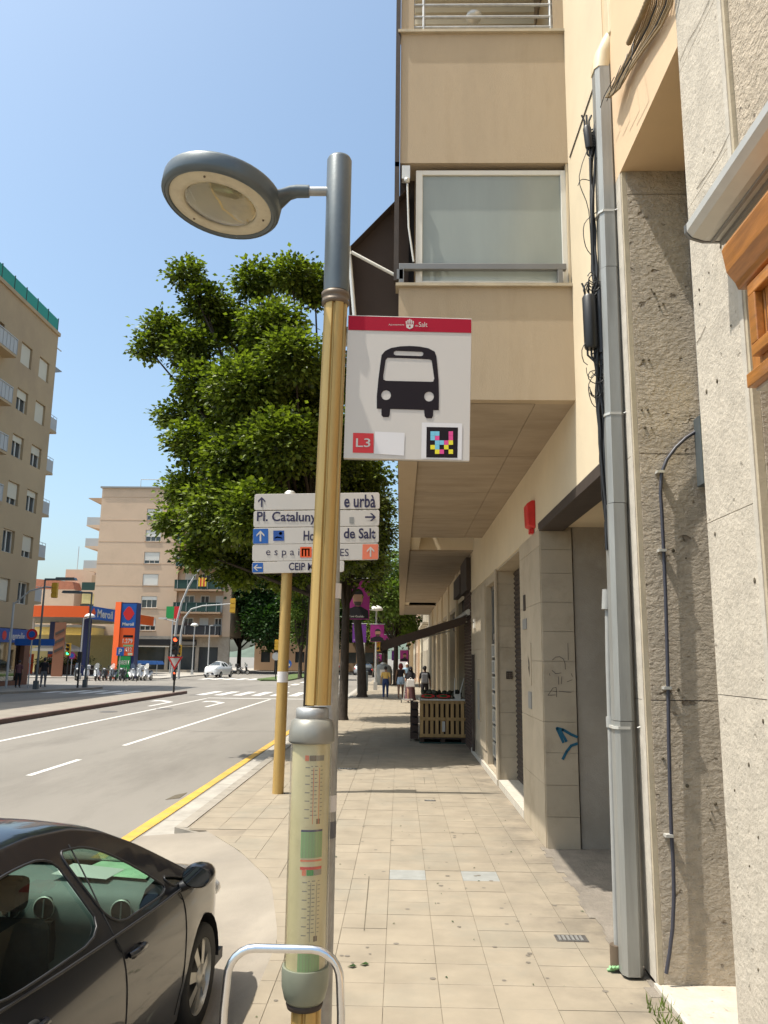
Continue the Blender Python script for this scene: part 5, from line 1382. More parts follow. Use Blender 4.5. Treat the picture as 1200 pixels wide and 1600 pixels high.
# facades further down the right side of the street
for k, (y0, y1, h, m) in enumerate(((46, 58, 11, 'far wall'), (58, 70, 9, 'stucco cream'), (70, 84, 12, 'building beige'), (84, 104, 10, 'far wall'), (104, 140, 13, 'building tan'))):
    x0 = 1.62+[0.0, .1, -.05, .1, -.3][k]
    b = thing('town_house', ['pale house with tall windows next after the overhanging block', 'cream house second after the overhanging block', 'beige house third after the overhanging block', 'pale narrow-windowed house fourth after the overhanging block', 'tan building furthest down the right side'][k], 'building', (x0, y0, 0))
    op = []; y = .8
    while y < y1-y0-1.6:
        op += [(y, y+1.2, .3 if z == 0 else z+.9, z+2.5) for z in (0, 3.2, 6.4) if z+2.5 < h]; y += 2.5
    w = MB(lambda u, d, z: (d, u, z)); holes(w, .02, y1-y0-.02, 0, h, 0, .3, op); w.build('wall', m, b)
    MB().box(.31, 9, .02, y1-y0-.02, 0, h-.1).build('core', m, b)
    for a, b2_, c, d in op:
        wo = MB().box(.2, .24, a, b2_, c, d).build('window', 'window glass' if c > 1 else 'dark brown', b)
        if c > 1: MB().box(-.35, 0, a-.3, b2_+.3, c-.12, c).build('balcony', m, b)
    MB().box(-.15, .3, .02, y1-y0-.02, h, h+.25).build('cornice', 'building recess', b)
fl = thing('wall_flag', 'orange flag hanging from the pale house beyond the overhang', 'flag', (1.2, 50, 6.0))
MB().prism([(-.75, .2), (.0, 1.0), (.1, .4), (-.5, -.9)], 'y', 0, .02).build('cloth', 'orange red', fl); MB().tube([(.45, 0, 1.2), (-.75, 0, .2)], .02).build('staff', 'rail grey', fl)
# left side of the avenue beyond the junction (skyline)
for k, (x, y, wd, h) in enumerate(((-16, 170, 10, 14), (-20, 215, 14, 17), (-14, 300, 10, 12), (9, 190, 10, 15))):
    b = thing('distant_block', ['grey-beige block beyond the dark trees', 'taller block further along the avenue', 'small block at the end of the avenue', 'distant block right of the avenue'][k], 'building', (x, y, 0))
    w = MB(); op = [(-wd/2+.8+i*2, -wd/2+1.9+i*2, 1+z*3, 2.6+z*3) for i in range(int(wd/2)) for z in range(int(h/3))]
    holes(w, -wd/2, wd/2, 0, h, 0, .3, op); w.build('wall', 'far wall', b); MB().box(-wd/2, wd/2, .31, 12, 0, h-.1).build('core', 'window glass', b)
# ================================================================ PETROL STATION
gs = thing('petrol_station', 'petrol station canopy with an orange fascia and blue name panel', 'petrol station', (-29.5, 75, 0))
c0 = (-29.5, 75); 
MB().box(-44, -29.5, 75, 95, 5.6, 6.3).build('canopy', 'gutter', gs, w=True)
MB().box(-44, -29.3, 74.8, 75, 5.45, 6.5).build('orange_fascia', 'totem orange', gs, w=True)
MB().box(-29.5, -29.3, 82, 95, 5.45, 6.5).build('orange_fascia', 'totem orange', gs, w=True)
bf = MB().box(-29.5, -29.25, 75.0, 82, 5.35, 6.55).build('blue_fascia', 'sign blue', gs, w=True)
text('Meroil', 'sign white', bf, (-29.24, 76.9, 5.55), width=4.2, height=.8, normal='+x', bold=.03)
MB().prism([(75.95, 5.5), (76.5, 5.95), (75.95, 6.42), (75.4, 5.95)], 'x', -29.249, -29.24).build('red_emblem', 'orange red', gs, w=True)
for x, y in ((-31, 79), (-31, 90), (-39, 79), (-39, 90)): MB().box(x-.35, x+.35, y-.35, y+.35, 0, 5.6).build('column', 'navy', gs, w=True)
for x in (-34, -38.5, -36): 
    pb = MB().box(x-.4, x+.4, 83, 83.6, 0, 2.0).build('fuel_pump', 'orange red', gs, w=True); MB().box(x-.3, x+.3, 82.97, 83, 1.1, 1.7).build('screen', 'sign white', pb, w=True)
MB().box(-36.4, -35, 76.2, 76.4, 4.0, 5.4).build('white_panel', 'sign white', gs, w=True)
MB().box(-44, -33, 92, 98, 0, 4.2).build('kiosk', 'yellow panel', gs, w=True)
to = thing('price_totem', 'tall orange price totem with blue top panel and green open sign', 'sign', (-23.5, 70, 0))
MB().prism([(-1.35, -.6), (-.75, -.9), (-.75, .3), (-1.35, .3)], 'z', 0, 6.55).build('side_blade', 'totem orange', to)
MB().box(-.74, .62, -.8, .3, 0, 6.5).build('body', 'navy', to)
yy = -.81
MB().box(-.70, .58, yy-.02, yy, 4.35, 6.40).build('blue_panel', 'sign blue', to)
MB().prism(smoothpoly([(-.06, 4.95), (.14, 5.05), (.36, 5.42), (.44, 5.56), (.36, 5.70), (.14, 6.05), (-.06, 6.18), (-.26, 6.05), (-.48, 5.70), (-.56, 5.56), (-.48, 5.42), (-.26, 5.05)], 1), 'y', yy-.03, yy-.021).build('red_diamond', 'red', to)
def ttext(s, m, x, z, w_, h_, **k): return text(s, m, to, (-23.5+x, 70+yy-.035, z), width=w_, height=h_, **k)
ttext('Meroil', 'sign white', -.55, 4.5, 1.0, .28, bold=.03)
MB().box(-.72, .58, yy-.02, yy, 1.95, 4.32).build('orange_panel', 'orange red', to)
MB().box(-.4, .45, yy-.03, yy-.021, 3.50, 3.70).build('black_strip', 'ink black', to)
ttext('1.279', 'sign white', -.42, 3.0, .85, .4, bold=.02)
MB().box(-.35, .5, yy-.03, yy-.021, 2.72, 2.88).build('green_strip', 'green print', to)
ttext('1.432', 'sign white', -.42, 2.3, .85, .36, bold=.02)
MB().box(.1, .5, yy-.03, yy-.021, 1.98, 2.2).build('pale_strip', 'paper', to)
MB().box(-.72, .36, yy-.03, yy-.001, .15, 1.9).build('green_board', 'green sheet', to)
ttext('OBERT', 'sign white', -.66, 1.2, .96, .36, bold=.02); ttext('24H', 'sign white', -.5, .55, .6, .4, bold=.02)
ps = thing('parking_sign', 'small blue square parking sign on a thin post before the price totem', 'sign', (-23.85, 68.6, 0))
MB().tube([(0, 0, 0), (0, 0, 2.4)], .04).build('post', 'rail grey', ps); MB().box(-.32, .32, -.06, -.04, 1.95, 2.65).build('plate', 'sign blue', ps)
text('P', 'sign white', ps, (-23.85-.13, 68.6-.07, 2.08), width=.28, height=.45, bold=.02)
ef = thing('pharmacy_sign', 'small red and green lit box sign beside the price totem', 'sign', (-27.0, 92, 0))
MB().box(.0, .9, 0, .2, 6.2, 7.6).build('green_half', 'green sheet', ef); MB().box(.91, 1.6, 0, .2, 6.2, 7.6).build('red_half', 'red', ef); MB().tube([(0.8, .1, 0), (.8, .1, 6.2)], .08).build('post', 'rail grey', ef)
pa = thing('parasol', 'big white cafe parasol spread over the terrace', 'parasol', (-34.3, 80.5, 0))
MB().tube([(0, 0, 0), (0, 0, 3.4)], .05).build('pole', 'rail grey', pa)
mb = MB(); n = 8
for k in range(n):
    a, b = 2*PI*k/n+.3, 2*PI*(k+1)/n+.3
    mb.add([(0, 0, 3.5), (2.4*math.cos(a), 2.4*math.sin(a), 2.55), (2.4*math.cos(b), 2.4*math.sin(b), 2.55)], [(0, 1, 2)])
    mb.add([(2.4*math.cos(a), 2.4*math.sin(a), 2.55), (2.4*math.cos(b), 2.4*math.sin(b), 2.55), (2.4*math.cos(b), 2.4*math.sin(b), 2.3), (2.4*math.cos(a), 2.4*math.sin(a), 2.3)], [(0, 1, 2, 3)])
mb.build('canopy', 'parasol', pa)
hv = MB(); hf = []
rn = random.Random(4)
for k in range(12): leaves(hv.v, hf, (-36.5+k*.45, 81.5, 1.3), .45, 150, rn, .16)
me = bpy.data.meshes.new('hedge'); me.from_pydata(hv.v, [], hf); me.materials.append(MT['leaf dark']); o = bpy.data.objects.new('hedge', me); COL.objects.link(o); stuff(tag(o, 'clipped hedge around the cafe terrace'))
for k in range(4):
    pl = thing('planter_box', ['planter at the left end of the terrace hedge', 'planter second from the left of the terrace hedge', 'planter third from the left of the terrace hedge', 'planter at the right end of the terrace hedge'][k], 'planter', (-36.2+k*1.5, 81.5, 0)); MB().box(-.65, .65, -.3, .3, 0, .9).build('box', 'dark wood', pl); MB().box(-.7, .7, -.33, .33, .9, .96).build('rim', 'dark brown', pl)
tl_ = thing('timber_post_sign', 'tall brown slatted panel beside the station column', 'panel', (-31.3, 73.5, 0))
MB().box(-.5, .5, 0, .15, 0, 4.9).build('board', 'brown pier', tl_)
for k in range(3): MB().prism([(-.4, 2.1+k*.8), (.4, 2.5+k*.8), (.4, 2.75+k*.8), (-.4, 2.35+k*.8)], 'y', -.02, -.001).build('chevron', 'dark brown', tl_)

# ================================================================ STREET FURNITURE ACROSS THE ROAD
def lamp_post(label, x, y, h, side=-1, arm=1.2, m='rail grey', style='flat', grp='street lamps'):
    t = thing('street_lamp', label, 'street lamp', (x, y, 0), 0, grp)
    MB().tube([(0, 0, 0), (0, 0, h)], [.07, .05], 10).build('pole', m, t)
    MB().box(-.12, .12, -.12, .12, 0, .5).build('base', m, t)
    if style == 'flat':
        MB().prism([(0, h-.06), (side*arm, h-.0), (side*arm, h+.06), (0, h+.06)], 'y', -.08, .08).build('arm', m, t)
        MB().prism([(side*arm*.4, h-.05), (side*arm*1.15, h-.03), (side*arm*1.1, h+.12), (side*arm*.45, h+.12)], 'y', -.22, .22).build('head', 'lamp grey', t)
    else:
        MB().lathe([(.06, h), (.12, h+.02), (.42, h+.06), (.44, h+.12), (.30, h+.28), (.1, h+.36), (.02, h+.37)], (side*.5 if style == 'side' else 0, 0, 0), 16).build('head', 'shutter white', t)
        if style == 'side': MB().tube([(0, 0, h-.1), (side*.5, 0, h+.05)], .035).build('arm', m, t)
    return t
lamp_post('grey street lamp nearest the tan block on the left pavement', -20.8, 46.2, 6.3, 1, 1.6, m='lamp grey')
lamp_post('thin dark street lamp whose arm points left at the traffic island tip', -19.3, 49.6, 5.8, -1, 1.6, m='lamp grey')
lamp_post('slim pale street lamp by the parasol', -26.2, 66, 5.0, 1, 1, style='side')
lamp_post('slim street lamp before the glass shopfront of the far block', -22.6, 88, 5.2, -1, style='top')
lamp_post('street lamp with a long flat head right of the junction lamps', -19.0, 80, 5.0, 1, .9)
# curved tall lamp
t = thing('street_lamp', 'very tall curved steel lamp arching over the junction', 'street lamp', (-20.4, 72.5, 0), 0, 'street lamps')
P = [(0, 0, 0), (0.05, 0, 3), (.15, 0, 5), (.5, 0, 6.8), (1.1, 0, 8.4), (1.9, 0, 9.8), (2.9, 0, 11.2)]
MB().tube(P, [.13, .12, .11, .10, .09, .08, .07], 10).build('pole', 'rail grey', t); MB().tube([(-1.2, 0, 5.3), (0.2, 0, 5.0)], .04).build('low_arm', 'rail grey', t)
MB().box(-1.5, -.8, -.15, .15, 5.25, 5.4).build('low_head', 'shutter white', t); MB().prism([(2.8, 11.1), (3.6, 11.7), (3.5, 11.9), (2.7, 11.3)], 'y', -.2, .2).build('head', 'lamp grey', t)
def sig(t, x, y, z, lit, body='traffic yellow', front=-1, s=1.0, back=False):
    b = MB().box(x-.15*s, x+.15*s, y-.12*s, y+.12*s, z, z+.95*s).build('signal_body', body, t)
    for k, m in enumerate(('light green' if lit == 'g' else 'light off', 'light amber' if lit == 'a' else 'light off', 'light red' if lit == 'r' else 'light off')):
        zz = z+.17*s+k*.3*s
        if not back:
            MB().tube([(x, y-.12*s, zz), (x, y-.14*s, zz)], .10*s, 12).build('lens', m, b)
            v = MB(); v.loft([[(x+.115*s*math.cos(a), y+d, zz+.115*s*math.sin(a)) for a in [i*PI/8 for i in range(9)]] for d in (-.12*s, -.34*s)], False, False, True); v.build('visor', 'dark metal', b)
        else: MB().box(x-.17*s, x+.17*s, y-.16*s, y-.12*s, zz-.12*s, zz+.12*s).build('backplate', body, b)
    return b
t = thing('traffic_light', 'traffic light at the tip of the median showing red with a give-way triangle below', 'traffic light', (-12.3, 44.2, 0))
MB().tube([(0, 0, 0), (0, 0, 2.9)], .055).build('post', 'dark metal', t); sig(t, 0, -.12, 2.05, 'r', 'dark metal', s=1.05)
s_ = MB().prism([(-.42, 1.95), (.42, 1.95), (0, 1.22)], 'y', -.12, -.10).build('give_way_border', 'alarm red', t); MB().prism([(-.27, 1.87), (.27, 1.87), (0, 1.40)], 'y', -.135, -.121).build('give_way_field', 'sign white', t)
sig(t, .02, -.08, .68, 'r', 'dark metal', s=.5)
t = thing('traffic_light', 'yellow traffic light hung on a long curved arm over the junction', 'traffic light', (-19.4, 71, 0))
P = [(0, 0, 0), (0, 0, 4), (.2, 0, 5.3), (.8, 0, 6.1), (1.8, 0, 6.4), (4.4, 0, 6.6)]
MB().tube(P, [.11, .10, .09, .07, .06, .05]).build('arm', 'rail grey', t); sig(t, 4.5, 0, 5.8, '', s=1.35, back=True); sig(t, 0, -.1, 2.0, 'a', s=1.0)
t = thing('traffic_light', 'yellow traffic light on an arm in front of the orange canopy at the left', 'traffic light', (-21.5, 47.2, 0))
MB().tube([(-1.5, 0, 4.9), (-.6, 0, 5.7), (.3, 0, 5.95), (.9, 0, 5.9)], .05).build('arm', 'rail grey', t); sig(t, .9, 0, 5.3, '', s=.95, back=True); MB().tube([(-1.5, 0, 0), (-1.5, 0, 5)], .07).build('post', 'rail grey', t)
t = thing('traffic_light', 'traffic light showing green beside the parasol', 'traffic light', (-25.2, 61, 0))
sig(t, 0, 0, 1.9, 'g', 'traffic yellow', s=1.0); MB().tube([(0, .1, 0), (0, .1, 2.0)], .05).build('post', 'dark metal', t)
t = thing('traffic_light', 'dark signal post seen from behind at the rounded tip of the left pavement', 'traffic light', (-19.5, 49.0, 0))
MB().tube([(0, 0, 0), (0, 0, 1.9)], .06).build('post', 'dark metal', t); sig(t, 0, 0, 1.5, '', 'dark metal', s=.7, back=True)
t = thing('traffic_light', 'traffic light seen from behind on the green island before the dark trees', 'traffic light', (-11.2, 73.2, 0))
MB().tube([(0, 0, 0), (0, 0, 3)], .05).build('post', 'dark metal', t); sig(t, 0, 0, 2.6, '', s=1.0, back=True)
MB().tube([(0, -.1, 2.05), (0, -.12, 2.05)], .36, 20).build('round_disc', 'rail grey', t)
t = thing('round_sign', 'blue round direction sign with a white arrow on the green island', 'sign', (-10.1, 72.8, 0))
MB().tube([(0, 0, 0), (0, 0, 1.2)], .04).build('post', 'rail grey', t); MB().tube([(0, -.05, 1.4), (0, -.07, 1.4)], .38, 20).build('disc', 'sign blue', t); MB().add([(-.2, -.08, 1.55), (.14, -.08, 1.32), (.06, -.08, 1.2), (.24, -.08, 1.2), (.24, -.08, 1.42), (.2, -.08, 1.38), (-.16, -.08, 1.62)], [(0, 1, 2, 3, 4, 5, 6)]).build('white_arrow', 'sign white', t)
for k, (x, y, h, m, lab) in enumerate(((-21.9, 47.6, 3.15, 'alarm red', 'red round no-parking sign on the left pavement by the blue shop'), (-31, 76, 1.9, 'purple pink', 'round red and blue no-parking sign under the parasol'))):
    t = thing('round_sign', lab, 'sign', (x, y, 0)); MB().tube([(0, 0, 0), (0, 0, h)], .04).build('post', 'rail grey', t); MB().tube([(0, -.05, h), (0, -.07, h)], .33, 18).build('rim', m, t); MB().tube([(0, -.071, h), (0, -.08, h)], .2, 18).build('field', 'sign blue', t)
t = thing('direction_board', 'blue direction board beside the red round sign', 'sign', (-22.4, 48.2, 0)); MB().box(-.8, 1.6, -.02, .02, 2.5, 2.9).build('board', 'sign blue', t); MB().tube([(0.2, .06, 0), (.2, .06, 2.9)], .04).build('post', 'rail grey', t)
# bicycle racks / railings on the left pavement
for k, (x, y) in enumerate(((-21.3, 56.5), (-20.3, 56.8), (-19.4, 57.1), (-18.5, 57.4))):
    t = thing('barrier_rail', ['hoop rail nearest the waiting pedestrian', 'second hoop rail from the waiting pedestrian', 'third hoop rail towards the scooters', 'hoop rail closest to the scooters'][k], 'railing', (x-2.2, y+5, 0), 0, 'hoop rails before the station')
    MB().tube([(-.4, 0, 0), (-.4, 0, .8), (-.3, 0, .9), (.3, 0, .9), (.4, 0, .8), (.4, 0, 0)], .03).build('rail', 'dark metal', t)

# ================================================================ SCOOTERS
def scooter(label, x, y, rz, m, box=False, shield=True, grp='scooters parked in a row before the station'):
    t = thing('scooter', label, 'scooter', (x, y, RZ), rz, grp)
    for u, nm in ((.62, 'front_wheel'), (-.62, 'rear_wheel')):
        wl = MB(); n = 18
        wl.loft([[(u+r*math.cos(a), dy, .27+r*math.sin(a)) for a in [i*2*PI/n for i in range(n)]] for r, dy in ((.20, -.05), (.26, -.05), (.27, 0), (.26, .05), (.20, .05))], True, False, True)
        ww = wl.build(nm, 'rubber', t)
        MB().cyl((u, -.04, .27), (u, .04, .27), .2, 16).build('rim', 'wheel silver', ww)
    b = MB()
    sec = [(-.85, .62, .10, .10), (-.7, .60, .17, .16), (-.35, .55, .19, .20), (-.1, .42, .17, .14), (.1, .30, .16, .05), (.35, .30, .16, .05), (.45, .45, .18, .14), (.50, .62, .2, .22)]
    b.loft([[(u, wd*math.cos(a), z+hh*math.sin(a)) for a in [i*2*PI/12 for i in range(12)]] for u, z, wd, hh in sec], True, True, True)
    b.build('body', m, t)
    MB().loft([[(.50+dz*-.15+o, wd*math.cos(a)*1.0, .42+dz) for a, o in ((0, -.02), (PI*.25, .06), (PI/2, .09), (PI*.75, .06), (PI, -.02))] for dz, wd in ((0, .2), (.3, .22), (.55, .16))], False, False, True).build('leg_shield', m, t)
    MB().loft([[(u, wd*math.cos(a), z+.06*math.sin(a)) for a in [i*2*PI/10 for i in range(10)]] for u, z, wd in ((-.72, .80, .10), (-.5, .82, .15), (-.2, .78, .14), (0, .72, .10))], True, True, True).build('seat', 'plastic black', t)
    MB().tube([(.62, 0, .27), (.48, 0, .72), (.42, 0, 1.0)], .03).build('fork', 'rail grey', t)
    MB().tube([(.36, -.32, 1.02), (.42, -.1, 1.02), (.42, .1, 1.02), (.36, .32, 1.02)], .02).build('handlebar', 'plastic black', t)
    MB().loft([[(u, wd*math.cos(a), .3+.0+z*1.0+.03*math.sin(a)) for a in [i*2*PI/8 for i in range(8)]] for u, z, wd in ((.36, .16, .05), (.55, .27, .07), (.75, .22, .07), (.88, .08, .05))], True, True, True).build('front_fender', m, t)
    MB().ball((.50, 0, .93), (.09, .11, .09), 10, 6).build('headlight', 'headlight', t)
    for s in (-1, 1): MB().tube([(.40, s*.28, 1.02), (.40, s*.32, 1.18)], .01).build('mirror_stalk', 'plastic black', t); MB().ball((.40, s*.33, 1.2), (.02, .06, .04), 8, 4).build('mirror', 'plastic black', t)
    if shield: MB().loft([[(.52-.1*k, wd*math.cos(a), 1.0+.14*k) for a in (.2, .8, PI/2, PI-.8, PI-.2)] for k, wd in ((0, .2), (1, .21), (2, .17), (3, .12))], False, False, True).build('windscreen', 'shop glass', t)
    if box: MB().box(-1.0, -.62, -.2, .2, .88, 1.25).build('top_box', m, t, bevel=.05)
    MB().tube([(-.1, .15, .2), (-.15, .22, .02)], .015).build('stand', 'dark metal', t)
    return t
xs = [-26.6, -25.9, -25.1, -24.5, -23.9, -23.3, -22.6, -22.0, -21.3]
lb_ = ['dark scooter furthest left in the row before the station', 'white scooter with a big top box, second in the row', 'white scooter third in the row with a clear screen', 'black scooter fourth in the row beneath the price totem', 'grey motorbike-like scooter in the middle of the row', 'black scooter sixth in the row leaning left', 'white scooter seventh in the row with a tall screen', 'white top-box scooter eighth in the row', 'white scooter furthest right in the row']
for k, x in enumerate(xs):
    scooter(lb_[k], x, 66.5+k*.25+random.uniform(-.2, .2), math.radians(-70+random.uniform(-12, 12)-(k % 3)*8), ['scooter black', 'scooter white', 'scooter white', 'scooter black', 'scooter grey', 'scooter black', 'scooter white', 'scooter white', 'scooter white'][k], k in (1, 7), k % 2 == 0 or k in (7,))
scooter('dark scooter parked alone before the glass shopfront of the far block', -18.6, 96, math.radians(-20), 'scooter black', True, True, 'scooters by the far block')
scooter('second dark scooter half hidden before the far shopfront', -20.2, 95, math.radians(-30), 'scooter black', False, True, 'scooters by the far block')
t = thing('market_awning', 'bright blue low awning over a stand behind the scooters', 'awning', (-25.6, 82, 0)); MB().prism([(-1.4, 1.1), (-1.2, 1.45), (1.2, 1.45), (1.4, 1.1)], 'y', -1, 1).build('cover', 'blue awning', t)
for x in (-1.2, 1.2): MB().tube([(x, -.9, 0), (x, -.9, 1.1)], .04).build('leg', 'rail grey', t)

# ================================================================ RIGHT PAVEMENT: LAMPS, BANNERS, CONTAINER
def banner(label, x, y, z0, z1, x0, x1, bg_, portrait=True, words_=None, pole=None):
    t = thing('street_banner', label, 'banner', (x, y, 0), 0, 'banners hung on lamp posts')
    MB().box(x0, x1, -.01, .01, z0, z1).build('cloth', bg_, t)
    MB().tube([(x0-.05, 0, z1+.03), (x1+.05, 0, z1+.03)], .02).build('top_bar', 'rail grey', t)
    if portrait:
        cxx = (x0+x1)/2+.04; wz = z1-z0; k = (x1-x0)
        MB().prism([(x0+.02, z0+.03), (x1-.02, z0+.03), (x1-.05*k, z0+.22*wz), (cxx+.12*k, z0+.32*wz), (cxx-.12*k, z0+.32*wz), (x0+.05*k, z0+.22*wz)], 'y', -.015, -.011).build('jacket', 'cloth black', t)
        MB().prism(circ(cxx, z0+.52*wz, .20*k, 18, .20*wz), 'y', -.018, -.0155).build('face', 'skin', t)
        MB().prism([(cxx+.215*k*math.cos(a), z0+(.58+.18*max(0, math.sin(a)))*wz) for a in [i*PI/10 for i in range(11)]]+[(cxx-.15*k, z0+.62*wz), (cxx+.15*k, z0+.62*wz)], 'y', -.021, -.0185).build('hair', 'hair black', t)
        MB().prism([(cxx-.15*k, z0+.44*wz), (cxx+.15*k, z0+.44*wz), (cxx+.11*k, z0+.34*wz), (cxx-.11*k, z0+.34*wz)], 'y', -.020, -.0185).build('beard', 'dark brown', t)
    if words_:
        for s, u, v, ww, hh in words_: text(s, 'sign white', t, (x+x0+u*(x1-x0), y-.022, z0+v*(z1-z0)), width=ww*(x1-x0), height=hh*(z1-z0))
    return t
lamp_post('white-domed street lamp carrying the portrait banner behind the second trunk', -1.55, 52, 5.0, style='top', m='rail grey', grp='street lamps')
lamp_post('street lamp beside the first street trees, hidden by foliage', -2.35, 29.8, 6.4, style='top', m='lamp grey')
lamp_post('far white-domed street lamp above the brown shop awning', -.6, 76, 5.2, style='top')
p = aY(557, 905, 29.8); q = aY(577, 968, 29.8); r_a = aY(538, 905, 29.8)
banner('dark banner with a bearded man portrait between the tree trunks', -2.2, 29.8, q.z, p.z, r_a.x+2.2, q.x+2.2, 'purple pink', True, [('Toni Gualdo', .2, .05, .6, .05)])
p = aY(579, 976, 52); q = aY(600, 1003, 52); banner('bright purple banner with a smiling man portrait on the domed lamp', -1.5, 51.8, q.z, p.z, p.x+1.5, q.x+1.5, 'purple pink', True)
p = aY(551, 975, 50); q = aY(572, 1004, 50); banner('purple banner with white lettering between the two trunks', -2.6, 50, q.z, p.z, p.x+2.6, q.x+2.6, 'purple', False, [('Salt', .1, .8, .35, .1), ('2023', .1, .65, .35, .1), ('junts', .1, .08, .4, .1)])
p = aY(600, 992, 66); q = aY(608, 1012, 66); banner('narrow purple banner half hidden behind the portrait banner', -1.0, 66, q.z, p.z, p.x+1.0, q.x+1.0, 'purple pink', True)
p = aY(625, 1016, 60); q = aY(638, 1034, 60); banner('small portrait banner below the awning edge', 0, 60, q.z, p.z, p.x, q.x, 'purple pink', True)
p = aY(612, 1017, 62); q = aY(621, 1032, 62); banner('small plain purple banner below the awning edge', -.5, 62, q.z, p.z, p.x+.5, q.x+.5, 'purple', False)
p = aY(586, 1022, 80); q = aY(596, 1033, 80); banner('tiny distant portrait banner near the yellow signal', -2.0, 80, q.z, p.z, p.x+2, q.x+2, 'purple pink', True)
t = thing('traffic_light', 'traffic light showing green between the dark trunks', 'traffic light', (-2.75, 56, 0)); sig(t, 0, 0, 2.3, 'g', s=1.2); MB().tube([(0, .1, 0), (0, .1, 2.4)], .06).build('post', 'dark metal', t)
t = thing('traffic_light', 'small amber-lit traffic light over the recycling container', 'traffic light', (-1.9, 70, 0)); sig(t, 0, 0, 2.6, 'a', s=1.2); MB().tube([(0, .1, 0), (0, .1, 2.7)], .06).build('post', 'dark metal', t)
t = thing('recycling_container', 'domed grey recycling container with a small poster on the pavement', 'container', (-1.25, 62, 0))
MB().loft([[(wd*math.cos(a)*1.0, .8*math.sin(a)*wd, z) for a in [i*2*PI/24 for i in range(24)]] for z, wd in ((0, .62), (.2, .68), (1.1, .66), (1.35, .6), (1.5, .45), (1.58, .15))], True, True, True).build('shell', 'container grey', t)
MB().box(-.25, .15, -.60, -.56, .7, 1.15).build('poster', 'cloth white', t); MB().lathe([(.2, 1.54), (.24, 1.62), (.06, 1.7)], (0, 0, 0), 16).build('top_lid', 'pale aluminium', t)
t = thing('litter_bin', 'tall narrow grey litter bin standing by the trees', 'bin', (-2.1, 47.5, 0)); MB().box(-.25, .25, -.2, .2, .1, 1.25).build('body', 'lamp grey', t, bevel=.03); MB().tube([(-.3, 0, 0), (-.3, 0, 2.6)], .05).build('post', 'rail grey', t)
t = thing('notice_column', 'pale narrow advertising column beside the litter bin', 'column', (-2.35, 49, 0)); MB().box(-.22, .22, -.15, .15, 0, 2.9).build('body', 'pale aluminium', t, bevel=.03)
for k, (x, y) in enumerate(((-6.1, 130), (-5.4, 141))):
    t = thing('avenue_sign', ['yellow square sign far down the avenue left of the trunk', 'second yellow square sign further down the avenue'][k], 'sign', (x, y, 0)); MB().box(-.5, .5, 0, .05, 3.8, 5.2).build('plate', 'code yellow', t); MB().tube([(0, .1, 0), (0, .1, 4)], .07).build('post', 'rail grey', t)
